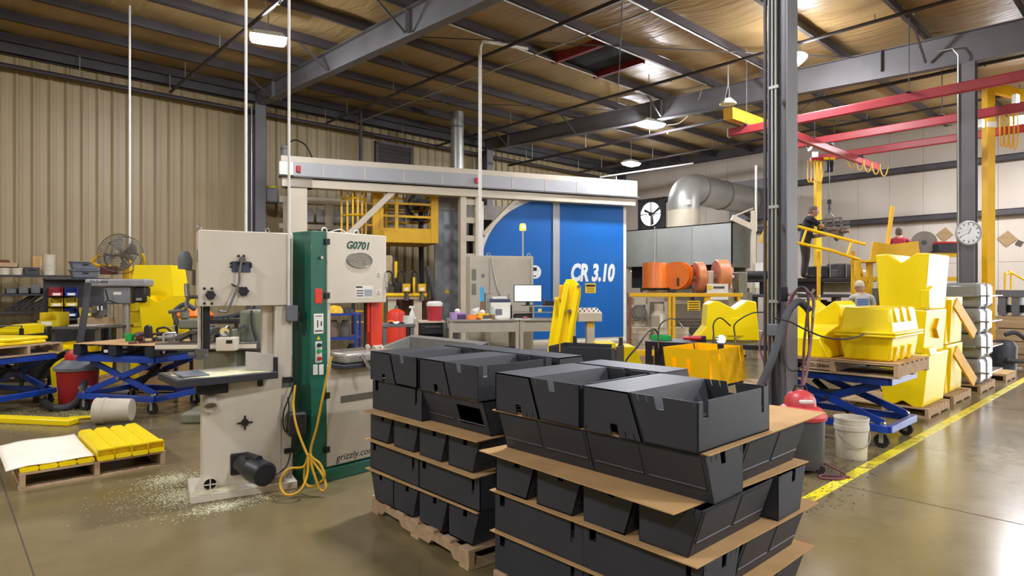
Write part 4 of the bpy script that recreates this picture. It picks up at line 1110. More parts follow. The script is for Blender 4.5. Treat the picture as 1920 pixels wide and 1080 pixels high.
# ---- shelving by the wall
sp_ = px(55, 560, 12.9)
SH = thing('storage_shelf', 'black steel shelving unit against the ribbed wall at far left', 'shelf', (sp_.x-0.3, sp_.y+0.25, 0), 0)
SX = 1.1
for x_ in (-SX, SX):
    for y_ in (-0.22, 0.22): MB().bx(x_-0.02, x_+0.02, y_-0.02, y_+0.02, 0, 1.9).build('post', DARK, SH)
for z in (0.15, 0.62, 1.12, 1.48, 1.87): MB().bx(-SX-0.02, SX+0.02, -0.24, 0.24, z-0.04, z).build('shelf_board', mat('dark shelf', '#34343a', 0.5), SH)
def on_shelf(x, z, y=0.0): return (SH.location.x+x, SH.location.y+y, z)
def shx(xp): return loc_on(SH, xp, 500, -0.1).x
for k, (x_, n_, lb) in enumerate(((8, 1, 'white plastic tub at the left end of the shelf top'), (33, 1, 'small white tub on the shelf top beside the dark box'), (93, 2, 'stacked white pails on the shelf top beside the grey crates'))):
    t = thing('plastic_tub', lb, 'tub', on_shelf(shx(x_), 1.872))
    hh = 0.14 if n_ == 1 else 0.22; rr = 0.1 if n_ == 1 else 0.12
    for q in range(n_): MB().lathe([(0, 0), (rr*0.88, 0), (rr, hh-0.02), (rr*1.06, hh-0.02), (rr*1.06, hh), (0, hh)], c=(0, 0, q*hh), n=20).build('tub_body', mat('cream pail', '#d6cbb4', 0.5), t)
t = thing('cardboard_box', 'tan cardboard box on the shelf behind the stacked pails', 'box', on_shelf(shx(82)-0.02, 1.872, 0.1)); MB().bx(-0.16, 0.1, -0.1, 0.12, 0, 0.4).build('box_body', CARD, t, 0.003); MB().bx(-0.03, 0.0, -0.102, 0.122, 0.1, 0.402).build('tape', CARDL, t)
t = thing('tool_case', 'dark tool case on the shelf top', 'case', on_shelf(shx(60), 1.872)); MB().bx(-0.13, 0.13, -0.1, 0.1, 0, 0.16).build('case_body', mat('charcoal case', '#37383d', 0.5), t, 0.01); MB().tube([(-0.05, -0.1, 0.1), (-0.05, -0.13, 0.11), (0.05, -0.13, 0.11), (0.05, -0.1, 0.1)], 0.008, 6).build('handle', DARK, t)
t = thing('wooden_box', 'open wooden tray high at the left edge of the wall', 'box', on_shelf(shx(8)-0.05, 2.02, 0.1)); MB().bx(-0.4, 0.28, -0.12, 0.12, 0, 0.015).bx(-0.4, 0.28, -0.12, -0.11, 0, 0.1).bx(-0.4, 0.28, 0.11, 0.12, 0, 0.1).bx(0.27, 0.28, -0.12, 0.12, 0, 0.1).build('tray', WOOD, t); MB().bx(-0.3, 0.15, -0.08, 0.08, 0.015, 0.16).build('rust_block', mat('rusty scrap', '#6b3b25', 0.8), t, 0.03); MB().bx(-0.38, -0.34, -0.1, 0.1, -0.148, 0).bx(0.2, 0.24, -0.1, 0.1, -0.148, 0).build('leg', WOOD, t)
for k in range(6):
    x_ = shx(20)+k*0.2
    t = thing('parts_tray', 'shallow steel parts tray, %s along the upper shelf' % ORD[k], 'tray', on_shelf(x_, 1.482), 0, 'parts trays on the shelf'); MB().bx(-0.085, 0.085, -0.18, 0.18, 0, 0.01).bx(-0.085, 0.085, -0.18, -0.17, 0, 0.1+0.04*(k % 3)).bx(-0.085, 0.085, 0.17, 0.18, 0, 0.12).bx(-0.085, -0.075, -0.18, 0.18, 0, 0.12).bx(0.075, 0.085, -0.18, 0.18, 0, 0.12).build('tray_body', mat('tray metal', '#6f6e6c', 0.45, 0.4), t)
for k in range(9):
    x_ = shx(28)+k*0.11
    o = MB().bar((0, -0.15, 0.02), (0.5, 0.12, 0.36+0.03*(k % 3)), 0.05, 0.03).build('plastic_strip', BLACKP, None, 0.004, loc=on_shelf(x_-0.15, 1.125+0.004*k))
    tag(o, 'black plastic strip leaning on the shelf, %s of the heap' % (ORD+['ninth'])[k], 'strip', 'black strips leaning on the shelf')
# grey totes
tp_ = px(158, 506, 12.4)
for k in range(2):
    t = thing('storage_tote', '%s grey plastic tote above the rack of coloured bins' % ['lower', 'upper'][k], 'tote', (tp_.x, tp_.y, 1.80+0.165*k), 0, 'grey totes')
    MB().hexa([(-0.2, -0.14, 0), (0.2, -0.14, 0), (0.2, 0.14, 0), (-0.2, 0.14, 0), (-0.23, -0.16, 0.15), (0.23, -0.16, 0.15), (0.23, 0.16, 0.15), (-0.23, 0.16, 0.15)]).build('tote_body', mat('tote grey', '#6b717b', 0.5), t, 0.01)
    MB().bx(-0.25, 0.25, -0.18, 0.18, 0.135, 0.16).build('rim', mat('tote grey', '#6b717b'), t, 0.006); MB().bx(-0.05, 0.05, -0.166, -0.15, 0.085, 0.105).build('hand_hole', RUBBER, t)
# rack of coloured bins
RK = thing('bin_rack', 'dark louvred rack holding red, blue and yellow parts bins', 'rack', (tp_.x-0.15, tp_.y, 0), 0)
MB().bx(-0.5, 0.55, 0.05, 0.09, 0.0, 1.79).bx(-0.5, -0.46, -0.3, 0.09, 0, 1.0).bx(0.51, 0.55, -0.3, 0.09, 0, 1.0).bx(-0.5, 0.55, -0.3, 0.2, 0.98, 1.02).bx(-0.5, 0.55, -0.2, 0.2, 1.76, 1.795).build('rack_frame', mat('dark shelf', '#34343a'), RK)
def parts_bin(label, loc, m, s=1.0, rz=0, group='coloured parts bins'):
    t = thing('parts_bin', label, 'parts bin', loc, rz, group)
    w, d, h = 0.1*s, 0.14*s, 0.17*s
    b = MB().bx(-w, w, -d, d, 0, 0.006).bx(-w, -w+0.005, -d*0.7, d, 0, h).bx(w-0.005, w, -d*0.7, d, 0, h).bx(-w, w, d-0.005, d, 0, h).bx(-w, w, -d, -d+0.005, 0, h*0.45)
    b.bx(-w, -w+0.005, -d, -d*0.7, 0, h*0.45).bx(w-0.005, w, -d, -d*0.7, 0, h*0.45)
    b.build('bin_shell', m, t)
    MB().bx(-w*0.6, w*0.6, -d-0.002, -d, h*0.1, h*0.36).build('label_card', PAPER, t)
    return t
YB = mat('bin yellow', '#d9c21f', 0.45); RB = mat('bin red', '#a8242e', 0.45); BB = mat('bin blue', '#1a3f9c', 0.45)
for r_, cols in enumerate((((0, YB, 'yellow parts bin in the bottom row of the rack'), (1, BB, 'blue parts bin in the bottom row of the rack'), (2, YB, 'yellow parts bin at the right end of the rack')),
                           ((0, YB, 'left yellow parts bin in the middle row of the rack'), (1, YB, 'right yellow parts bin in the middle row of the rack')),
                           ((0, RB, 'red parts bin in the top row of the rack'), (1, BB, 'blue parts bin in the top row of the rack')))):
    for c_, m, lb in cols:
        parts_bin(lb, (RK.location.x-0.33+0.23*c_, RK.location.y-0.14, 1.022+0.2*r_+0.02), m)
# steel bench with a yellow bin, plank and vice
bpz = px(160, 606, 10.85)
WB = thing('steel_bench', 'grey steel bench with a plank on top behind the red vacuum', 'bench', (bpz.x, bpz.y, 0), AZ+5)
MB().bx(-0.72, 0.38, -0.3, 0.3, 0.90, 0.945).build('bench_top', mat('bench steel', '#68665f', 0.5, 0.3), WB, 0.004)
for x_ in (-0.68, 0.34):
    for y_ in (-0.25, 0.25): MB().bx(x_-0.03, x_+0.03, y_-0.03, y_+0.03, 0, 0.9).build('leg', mat('bench steel', '#68665f'), WB)
rzb = math.radians(AZ+5)
def on_wb(x, y, z=0.947): return (bpz.x+x*math.cos(rzb)-y*math.sin(rzb), bpz.y+x*math.sin(rzb)+y*math.cos(rzb), z)
parts_bin('large yellow parts bin with a white card on the steel bench', on_wb(-0.46, -0.1), YB, 1.4, AZ+5)
t = thing('wooden_plank', 'thick wooden plank lying on the steel bench', 'plank', on_wb(0.0, 0.05), AZ+5); MB().bx(-0.2, 0.37, -0.2, 0.2, 0, 0.02).build('board', WHITE, t); MB().bx(-0.15, 0.36, -0.02, 0.18, 0.02, 0.14).build('timber', WOOD, t, 0.004)
t = thing('bench_vice', 'steel bench vice on the plank', 'vice', on_wb(0.2, 0.08, 1.088), AZ+60)
MB().cyl((0, 0, 0), (0, 0, 0.04), 0.09, n=16).bx(-0.05, 0.1, -0.05, 0.05, 0.04, 0.12).build('base', IRON, t); MB().bx(-0.2, 0.08, -0.03, 0.03, 0.08, 0.14).build('slide', IRON, t); MB().bx(-0.03, 0.0, -0.08, 0.08, 0.12, 0.2).bx(-0.09, -0.06, -0.08, 0.08, 0.12, 0.2).build('jaw', CHROME, t); MB().cyl((-0.22, -0.1, 0.1), (-0.22, 0.1, 0.12), 0.008, n=6).build('handle', CHROME, t)
hb = px(158, 640, 10.6); hopper('yellow hopper with a V-notched rim under the steel bench', (hb.x, hb.y, 0.12), AZ+90, hopper_mesh('plastic_hopper', YEL, 0.55, 0.7, 0.5, 0.6, 0.56, 0.12), False, 0.56)
make_pallet('low wooden pallet under the bench hopper', (hb.x, hb.y, 0), AZ, 1.0, 0.8, 0.115, False)
hb = px(140, 690, 9.6); o = hopper('yellow tray standing beside the red vacuum', (hb.x, hb.y, 0.0), AZ+90, hopper_mesh('plastic_hopper', YEL, 0.3, 0.6, 0.25, 0.5, 0.72, 0.03), False, 0.72)
# black cart at the left edge with a yellow tray
bk = px(36, 640, 9.6)
BC = thing('steel_cart', 'black steel cart behind the leftmost lift cart', 'cart', (bk.x-0.1, bk.y, 0), AZ)
MB().bx(-0.5, 0.4, -0.3, 0.3, 0.86, 0.9).build('top_shelf', DARK, BC); MB().bx(-0.5, 0.4, -0.3, 0.3, 0.2, 0.85).build('drawer_body', mat('black glossy drawers', '#15161c', 0.25), BC, 0.01)
for x_ in (-0.48, 0.38):
    for y_ in (-0.28, 0.28): MB().bx(x_-0.02, x_+0.02, y_-0.02, y_+0.02, 0.1, 1.0).cyl((x_, y_-0.02, 0.05), (x_, y_+0.02, 0.05), 0.05, n=12).build('leg', DARK, BC)
MB().tube([(0.38, -0.28, 0.98), (0.38, -0.28, 1.04), (-0.48, -0.28, 1.04), (-0.48, -0.28, 0.98)], 0.012, 6).build('rail', IRON, BC)
for k in range(3): MB().bx(-0.4, 0.3, -0.315, -0.3, 0.26+0.2*k, 0.28+0.2*k).build('drawer_pull', CHROME, BC)
o = hopper('yellow wedge-shaped tray on the black steel cart', (BC.location.x, BC.location.y, 0.905), AZ, MB().prism([(-0.5, 0), (0.35, 0), (0.36, 0.13), (0.2, 0.15), (-0.15, 0.05), (-0.5, 0.08)], -0.2, 0.2, 'xz').mesh('plastic_tray', YEL), False, 0.1, None, 'plastic_tray')
o['category'] = 'tray'; o.modifiers.clear()

# ---- grey-green milling machine / lathe behind the cream bandsaw
mp_ = px(440, 640, 7.6)
MM = thing('milling_machine', 'grey green milling machine with a vice and chips behind the cream bandsaw', 'milling machine', (mp_.x, mp_.y, 0), AZ+6)
LM = lambda x, y, ly=0.0: loc_on(MM, x, y, ly)
MB().bx(0.0, 0.38, 0.15, 0.7, 0, 1.32).build('column', GREENGREY, MM, 0.03)
MB().bx(-0.55, 0.35, -0.2, 0.6, 0, 0.12).build('base', GREENGREY, MM, 0.02)
MB().bx(-0.35, 0.05, -0.1, 0.35, 0.12, 0.85).build('knee', GREENGREY, MM, 0.02)
MB().bx(-0.85, 0.3, -0.16, 0.16, 0.86, 0.95).build('work_table', IRON, MM, 0.006)
MB().bx(-0.85, 0.3, -0.165, -0.16, 0.88, 0.93).build('table_scale', CREAM, MM)
MB().bx(-0.45, -0.2, -0.12, 0.12, 0.952, 1.05).bx(-0.48, -0.4, -0.14, 0.14, 1.05, 1.10).bx(-0.3, -0.22, -0.14, 0.14, 1.05, 1.12).build('machine_vice', IRON, MM, 0.005)
MB().bx(-0.15, 0.02, -0.1, 0.1, 0.952, 1.10).build('fixture_block', GREENGREY, MM, 0.01)
MB().cyl((-0.05, -0.12, 1.10), (-0.05, -0.2, 1.08), 0.055, n=18).cyl((-0.05, -0.2, 1.08), (0.05, -0.27, 1.0), 0.01, n=8).build('hand_wheel', CHROME, MM)
gb = MB().bx(-0.12, 0.1, -0.3, -0.14, 0.86, 1.02).build('gear_box', CREAM, MM, 0.012)
MB().bx(-0.0, 0.07, -0.302, -0.3, 0.95, 0.99).build('label_plate', DARK, gb)
for k in range(6):
    x_ = -0.75+0.12*k
    MB().bar((x_, -0.05+0.02*k, 0.97), (x_+0.25, 0.08, 1.08+0.03*(k % 3)), 0.05, 0.03).build('tool_bar', [IRON, DARK, STEELD][k % 3], MM)
MB().bx(-0.68, -0.42, 0.05, 0.3, 1.1, 1.22).cyl((-0.62, 0.1, 1.22), (-0.62, 0.1, 1.34), 0.05).build('spindle_head', GREENGREY, MM, 0.02)
MB().tube(smooth_path([(-0.7, 0.1, 1.15), (-0.74, 0.1, 1.3), (-0.62, 0.1, 1.4), (-0.5, 0.1, 1.34)], 5), 0.03, 8).build('arm', STEELD, MM)
MB().tube(smooth_path([(0.16, 0.12, 1.32), (0.17, 0.1, 1.15), (0.21, 0.1, 1.0), (0.24, 0.1, 0.9)], 4), 0.014, 6).build('cable', DARK, MM)
t = thing('dust_sheet', 'orange tarp bundled on a dark rack behind the milling machine', 'tarp', px(362, 583, 9.15) - Vector((0, 0, 0.04)), AZ); MB().lathe([(0.0, -0.06), (0.25, -0.06), (0.28, -0.02), (0.2, 0.06), (0, 0.09)], n=14).build('fold', ORANGE, t)
rkp = px(395, 600, 9.3)
t = thing('low_rack', 'dark low rack stacked with black mouldings behind the milling machine', 'rack', (rkp.x, rkp.y, 0), AZ)
MB().bx(-0.42, 0.5, -0.25, 0.25, 1.08, 1.13).build('shelf_board', DARK, t)
for x_ in (-0.4, 0.48):
    for y_ in (-0.22, 0.22): MB().bx(x_-0.02, x_+0.02, y_-0.02, y_+0.02, 0, 1.08).build('post', DARK, t)
for k in range(5): MB().bar((-0.02+0.08*k, -0.1, 1.16), (0.4+0.04*k, 0.1, 1.17+0.03*k), 0.12, 0.025).build('moulding', BLACKP, t)
# ================================================================== THE ROTATIONAL MOULDING MACHINE IN THE MIDDLE
ox, oy = RD(-5.43, 14.95)
G = thing('moulding_machine', 'big cream gantry machine with yellow platform and blue doors in mid hall', 'machine', (ox, oy, 0), AZ+21.4)
LG = lambda x, y, ly=0.0: loc_on(G, x, y, ly)
GL = 9.75
MB().bx(-0.1, GL, -0.12, 0.16, 4.60, 4.75).build('top_beam', CREAMF, G, 0.006)
MB().bx(0.0, GL-0.05, -0.1, 0.2, 4.02, 4.22).build('lower_beam', CREAMF, G, 0.006)
# grey cable tray panels along the front of the beam
TRAY = mat('tray grey', '#a0a1a4', 0.45, 0.1, 0.05, 1)
n = 10
for k in range(n):
    x0 = -0.12+(GL+0.05)*k/n; x1 = -0.12+(GL+0.05)*(k+1)/n
    MB().bx(x0+0.006, x1-0.006, -0.2, -0.12, 4.27, 4.60).build('tray_panel', TRAY, G, 0.004)
    MB().bx(x1-0.012, x1+0.012, -0.207, -0.2, 4.28, 4.58).build('tray_strap', CREAMF, G)
MB().bx(-0.15, GL+0.02, -0.19, 0.12, 4.245, 4.27).build('tray_base', STEEL, G)
MB().bx(-0.14, 0.18, -0.26, -0.19, 4.27, 4.58).build('end_box', WHITE, G, 0.01)
MB().lathe([(0, 0), (0.1, 0), (0.1, 0.16), (0.12, 0.17), (0.1, 0.25), (0, 0.27)], c=(0.0, 0.0, 4.75), n=16).build('beam_motor', STEEL, G)
MB().tube(smooth_path([(0.02, 0.02, 5.0), (0.2, 0.02, 5.16), (0.45, 0.05, 5.08), (0.62, 0.05, 4.78)], 5), 0.02, 6).build('cable', DARK, G)
for x_ in (LG(559, 315, -0.2).x, LG(893, 344, -0.2).x):
    MB().cyl((x_, -0.23, 4.36), (x_, -0.23, 4.5), 0.05, n=12).build('beacon_lamp', RED, G)
# columns and braces
MB().bx(0.06, 0.5, -0.05, 0.35, 0, 4.02).build('column', CREAMF, G, 0.01)
MB().bx(-0.05, 0.6, -0.15, 0.45, 0, 0.03).build('foot_plate', CREAMF, G)
MB().bx(-0.08, 0.62, -0.1, 0.3, 4.02, 4.24).build('column_head', CREAMF, G, 0.01)
p, q = LG(737, 352), LG(565, 525)
MB().bar((p.x, 0.05, 4.05), (q.x, 0.05, q.z), 0.14, 0.16, (0, 1, 0)).build('brace', CREAMF, G, 0.004)
# twin posts with ladder-like ties
xa, xb = LG(868, 450).x, LG(896, 450).x
for x_ in (xa, xb): MB().bx(x_-0.08, x_+0.08, -0.05, 0.2, 0, 4.02).build('post', CREAMF, G, 0.006)
for k in range(8): MB().bx(xa, xb, 0.0, 0.12, 0.45+0.48*k, 0.6+0.48*k).build('post_tie', CREAMF, G)
MB().bx(xb+0.1, xb+0.2, 0.1, 0.22, 0, 3.95).build('white_pipe', WHITE, G, 0.02)
# rear frame
YR = 2.25
MB().bx(-0.1, 3.6, YR-0.1, YR+0.15, 3.92, 4.1).build('rear_top_beam', CREAMF, G, 0.006)
MB().bx(-0.1, 3.5, YR-0.06, YR+0.12, 3.22, 3.36).build('rear_lower_beam', CREAMF, G, 0.006)
for k in range(4): MB().bx(0.02+0.85*k, 0.8+0.85*k, YR-0.05, YR+0.02, 3.42, 3.78).build('rear_tray_panel', TRAY, G, 0.004)
for k in range(3): MB().bx(0.0+1.1*k, 0.22+1.1*k, YR-0.09, YR+0.1, 3.3 if k else 0, 3.95).build('rear_post', CREAMF, G)
MB().bx(-0.45, -0.12, YR-0.15, YR+0.15, 3.9, 4.3).build('rear_motor', STEEL, G, 0.05)
MB().lathe([(0, 0), (0.12, 0), (0.12, 0.06), (0, 0.1)], c=(-0.28, YR, 4.3), n=14).build('rear_motor_cap', mat('lime cap', '#b9c22c', 0.5), G)
q = LG(600, 440, YR)
MB().bar((LG(655, 385, YR).x, YR, 3.3), (LG(575, 470, YR).x, YR, 2.0), 0.14, 0.16, (0, 1, 0)).build('rear_brace', CREAMF, G)
# yellow service platform with caged ladder
YP = 0.55
p0, p1 = LG(712, 440, YP).x, LG(821, 440, YP).x
zb_, zt_ = LG(760, 455, YP).z, LG(760, 428, YP).z
pl = MB().bx(p0-0.5, p1, YP, YP+1.6, zb_, zb_+0.06).build('platform_deck', YELSTEEL, G)
for a, b_, c, d in ((p0, p1, YP-0.02, YP+0.02), (p1-0.04, p1, YP, YP+1.6), (p0, p1, YP+1.58, YP+1.62)): MB().bx(a, b_, c, d, zb_, zt_).build('toe_board', YELSTEEL, pl)
zr1, zr2, zr3 = LG(760, 357, YP).z, LG(760, 382, YP).z, LG(760, 406, YP).z
for y_ in (YP, YP+1.58):
    for z_ in (zr1, zr2, zr3): MB().bx(p0, p1, y_-0.025, y_+0.025, z_-0.03, z_+0.03).build('guard_rail', YELSTEEL, G)
    for x_ in (p0+0.04, (p0+p1)/2-0.35, p1-0.1): MB().bx(x_-0.04, x_+0.05, y_-0.04, y_+0.04, zt_-0.1, zr1).build('rail_post', YELSTEEL, G)
for z_ in (zr1, zr2, zr3): MB().bx(p1-0.06, p1, YP, YP+1.6, z_-0.03, z_+0.03).build('guard_rail', YELSTEEL, G)
MB().bx(p1-0.2, p1, YP-0.05, YP+0.1, zb_, zr1+0.1).build('rail_post', YELSTEEL, G)
# ladder column and cage
l0, l1 = LG(640, 400, YP).x, LG(700, 400, YP).x
MB().bx(l1-0.02, l1+0.26, YP-0.02, YP+0.3, 0.5, zr1+0.15).build('ladder_stringer', YELSTEEL, G)
for k in range(6):
    x_ = l0+(l1-l0)*k/5*0.75; y_ = YP-0.05-0.32*math.sin(math.pi*k/5)
    MB().bx(x_-0.025, x_+0.025, y_-0.012, y_+0.012, zb_-0.1, zr1+0.1).build('cage_bar', YELSTEEL, G)
for z_ in (zr1+0.08, zr2+0.03, zr3-0.05, zb_+0.05):
    MB().tube([(l0+(l1-l0)*u*0.78, YP-0.05-0.34*math.sin(math.pi*min(u/0.95, 1)), z_) for u in [i/10 for i in range(11)]], 0.025, 6).build('cage_hoop', YELSTEEL, G)
for k in range(12): MB().bx(l0+0.25, l1+0.0, YP+0.04, YP+0.08, 0.7+0.28*k, 0.74+0.28*k).build('ladder_rung', YELSTEEL, G)
MB().bx(l0+0.26, l0+0.34, YP+0.0, YP+0.1, 0.4, zr1).build('ladder_rail', DARK, G)
# arm head seen over the platform
ah = LG(800, 375, YP+1.9)
MB().cyl((ah.x-0.5, ah.y, ah.z), (ah.x+0.3, ah.y, ah.z), 0.42, n=24).cyl((ah.x+0.3, ah.y, ah.z), (ah.x+0.38, ah.y, ah.z), 0.5, n=24).build('arm_head', mat('arm head grey', '#8b8f94', 0.35, 0.5), G)
for k in range(9):
    an = k*0.7
    pts_ = [(ah.x-0.55+0.3*math.cos(an), ah.y-0.5, ah.z+0.2), (ah.x-0.7, ah.y-0.55, ah.z-0.2-0.06*k), (ah.x-0.3+0.05*k, ah.y-0.6, ah.z-0.75+0.03*k), (ah.x+0.05*k-0.1, ah.y-0.5, ah.z-0.1)]
    MB().tube(smooth_path(pts_, 5), 0.022, 6).build('hydraulic_hose', [DARK, HOSE, IRON][k % 3], G)
MB().cyl((ah.x-0.25, ah.y-0.3, ah.z-0.4), (ah.x-0.2, ah.y-0.3, 0.4), 0.08, n=12).build('arm_stem', HOSE, G)
# stainless splash panel
a, b_ = LG(815, 450, 0.9).x, LG(866, 450, 0.9).x
STAIN = mat('dull stainless', '#9aa0a8', 0.35, 0.7, 0.25, 1.4)
sp2 = MB().bx(a, b_+0.1, 0.9, 0.95, 0.05, LG(840, 375, 0.9).z).build('splash_panel', STAIN, G)
MB().bx(a-0.02, b_+0.1, 0.86, 0.96, LG(840, 395, 0.9).z, LG(840, 355, 0.9).z).build('panel_header', mat('header grey', '#8d8b88', 0.4, 0.4), sp2)
p = LG(838, 546, 0.88)
MB().prism([(p.x-0.08, p.z-0.06), (p.x+0.08, p.z-0.06), (p.x, p.z+0.08)], 0.885, 0.9, 'xz').build('warning_triangle', YELSTEEL, sp2)
# hood behind and dark void
MB().bx(xb+0.25, GL-2.2, 2.0, 2.06, 2.6, 4.1).build('rear_hood', mat('hood grey', '#a9a49a', 0.45, 0.2), G)
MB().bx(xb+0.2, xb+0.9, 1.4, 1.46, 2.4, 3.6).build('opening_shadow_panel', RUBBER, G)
p = LG(965, 378, 0.1)
MB().bar((LG(905, 440, 0.15).x, 0.15, LG(905, 440, 0.15).z), (p.x, 0.15, p.z), 0.1, 0.14, (0, 1, 0)).build('brace', CREAMF, G)
# blue doors
YD = 0.25
dz1 = LG(1110, 378, YD).z
xl, xm0, xm1, xrr = LG(903, 500, YD).x, LG(1037, 500, YD).x, LG(1047, 500, YD).x, LG(1172, 500, YD).x
zc = LG(905, 500, YD).z
def quarter(x_l, x_r, zc_, top, z0, n=20):
    out = [(x_r, z0), (x_l, z0), (x_l, zc_)]
    for k in range(1, n+1):
        a = math.pi - math.pi/2*k/n
        out.append((x_r + (x_r-x_l)*math.cos(a), zc_ + (top-zc_)*math.sin(a)))
    return out
d1_ = MB().prism(quarter(xl, xm0, zc, dz1, 0.15), YD, YD+0.08, 'xz').build('blue_door', BLUEP, G, smooth=False)
MB().prism(quarter(xl-0.1, xm0, zc, dz1+0.1, 0.06), YD+0.02, YD+0.1, 'xz').build('door_edge', WHITE, d1_, smooth=False)
d2_ = MB().prism([(xm1, 0.15), (xrr-0.06, 0.15), (xrr-0.06, LG(1170, 383, YD).z), (xm1, dz1)], YD, YD+0.08, 'xz').build('blue_door', BLUEP, G, smooth=False)
MB().prism([(xm1, 0.05), (xrr+0.05, 0.05), (xrr+0.05, LG(1170, 383, YD).z+0.08), (xm1, dz1+0.1)], YD+0.02, YD+0.1, 'xz').build('door_edge', WHITE, d2_, smooth=False)
MB().bx(xm0-0.02, xm1+0.02, YD-0.04, YD+0.1, 0.05, dz1+0.08).build('door_mullion', TRAY, G)
MB().bx(xl+0.55*(xm0-xl)-0.03, xl+0.55*(xm0-xl)+0.03, YD-0.015, YD, 0.15, 2.4).build('door_strip', WHITE, d1_)
p = LG(1110, 513, YD)
text('door_lettering', 'CR 3.10', 0.68, PRINTW, d2_, face_y(p.x, YD-0.006, p.z), 0.004, 0.2, 0.03, xs=0.64)
p = LG(1107, 541, YD); sg = MB().bx(p.x-0.17, p.x+0.17, YD-0.006, YD, p.z-0.13, p.z+0.15).build('caution_sign', YELBRIGHT, d2_)
MB().bx(p.x-0.15, p.x+0.15, YD-0.008, YD-0.006, p.z+0.05, p.z+0.12).build('sign_print', PRINTK, sg)
for k in range(3): MB().bx(p.x-0.13, p.x+0.13, YD-0.008, YD-0.006, p.z-0.1+0.05*k, p.z-0.075+0.05*k).build('sign_print', mat('sign print', '#6d6420', 0.7), sg)
p = LG(1003, 510, YD); MB().prism(arc((p.x, p.z), 0.19, -90, 90, 12)+[(p.x-0.22, p.z+0.19), (p.x-0.22, p.z-0.19)], YD-0.008, YD, 'xz').build('maker_badge', PRINTW, d1_, smooth=False)
MB().bx(p.x-0.2, p.x+0.05, YD-0.01, YD-0.008, p.z+0.03, p.z+0.13).build('badge_print', PRINTK, d1_)
MB().bx(p.x-0.2, p.x+0.03, YD-0.01, YD-0.008, p.z-0.13, p.z-0.1).build('badge_print', PRINTK, d1_)
MB().bx(xm1-1.9, xrr+0.1, YD-0.05, YD+0.3, 0, 0.05).build('door_sill', CREAMF, G)
# structures on top of the rear
p = LG(1030, 330, 2.0)
MB().bar((p.x-0.6, 2.0, 4.7), (p.x+0.1, 2.0, 5.05), 0.1, 0.14, (0, 1, 0)).bar((p.x+0.1, 2.0, 5.05), (p.x+0.25, 2.0, 4.75), 0.1, 0.14, (0, 1, 0)).build('top_bracket', CREAMF, G)
# galvanised flue rising to the roof
fpz = px(857, 322, 18.4)
FL = thing('flue_pipe', 'vertical galvanised flue pipe rising from the gantry machine to the roof', 'flue', (fpz.x, fpz.y, 0))
MB().cyl((0, 0, 4.75), (0, 0, zr(fpz.y)-0.02), 0.19, n=24).build('pipe', GALV, FL); MB().cyl((0, 0, 6.3), (0, 0, 6.36), 0.2, n=24).build('joint_ring', STEEL, FL); MB().cyl((0, 0, 4.76), (0, 0, 4.84), 0.27, n=24).build('collar', STEEL, FL)
# burner and pump skid below the platform
ps = px(770, 590, 15.2)
PS = thing('pump_skid', 'pump skid with yellow pipework and valve actuators under the platform', 'pump', (ps.x, ps.y, 0), AZ+10)
LPS = lambda x, y, ly=0.0: loc_on(PS, x, y, ly)
for x_ in (LPS(735, 600).x, LPS(783, 600).x): MB().bx(x_-0.1, x_+0.1, -0.05, 0.15, 0, LPS(760, 560).z).build('stand_post', CREAMF, PS, 0.01)
MB().bx(LPS(726, 560).x, LPS(795, 560).x, -0.1, 0.25, LPS(760, 561).z, LPS(760, 556).z).build('stand_top', CREAMF, PS)
zp = LPS(760, 553).z
MB().cyl((LPS(715, 553).x, -0.1, zp), (LPS(800, 553).x, -0.1, zp), 0.05, n=12).cyl((LPS(776, 553).x, -0.1, zp), (LPS(776, 520).x, -0.1, LPS(776, 520).z), 0.03, n=10).build('yellow_pipe', YELBRIGHT, PS)
for x_ in (762, 791):
    p = LPS(x_, 540, -0.12)
    v = MB().bx(p.x-0.09, p.x+0.09, -0.25, -0.05, p.z-0.09, p.z+0.1).build('valve_actuator', YELSTEEL, PS, 0.01)
    MB().bx(p.x-0.05, p.x+0.05, -0.253, -0.25, p.z-0.06, p.z+0.01).build('label_plate', PAPER, v)
    MB().cyl((p.x, -0.12, p.z-0.3), (p.x, -0.12, p.z-0.09), 0.06, n=12).build('valve_body', IRON, v)
for k, x_ in enumerate((722, 745, 770)):
    p = LPS(x_, 545, 0.1)
    MB().bx(p.x-0.08, p.x+0.1, 0.0, 0.2, p.z-0.2, p.z+0.2).build('pump_motor', [IRON, DARK, mat('dark maroon motor', '#3a2224', 0.5)][k], PS, 0.03)
    MB().tube(smooth_path([(p.x, 0.05, p.z+0.2), (p.x+0.03, 0.05, p.z+0.45), (p.x+0.16, 0.05, p.z+0.42), (p.x+0.2, 0.05, p.z+0.1)], 5), 0.025, 6).build('cable', DARK, PS)
p = LPS(728, 498, 0.3)
MB().bx(p.x-0.25, p.x+0.1, 0.2, 0.6, p.z-0.5, p.z+0.25).build('burner_body', mat('burner tan', '#b5a079', 0.5), PS, 0.04); MB().bx(p.x+0.15, p.x+0.22, 0.2, 0.3, p.z-0.3, p.z+0.1).build('burner_guard', YELBRIGHT, PS)
MB().bx(LPS(742, 600).x, LPS(815, 600).x, 0.5, 1.2, 0, LPS(760, 562).z).build('furnace_box', mat('rusty panel', '#5a3423', 0.7), PS)
MB().tube(smooth_path([LPS(800, 500, 0.2), LPS(810, 540, 0.2), LPS(815, 580, 0.2), LPS(812, 620, 0.2)], 5), 0.06, 8).build('flex_pipe', HOSE, PS)
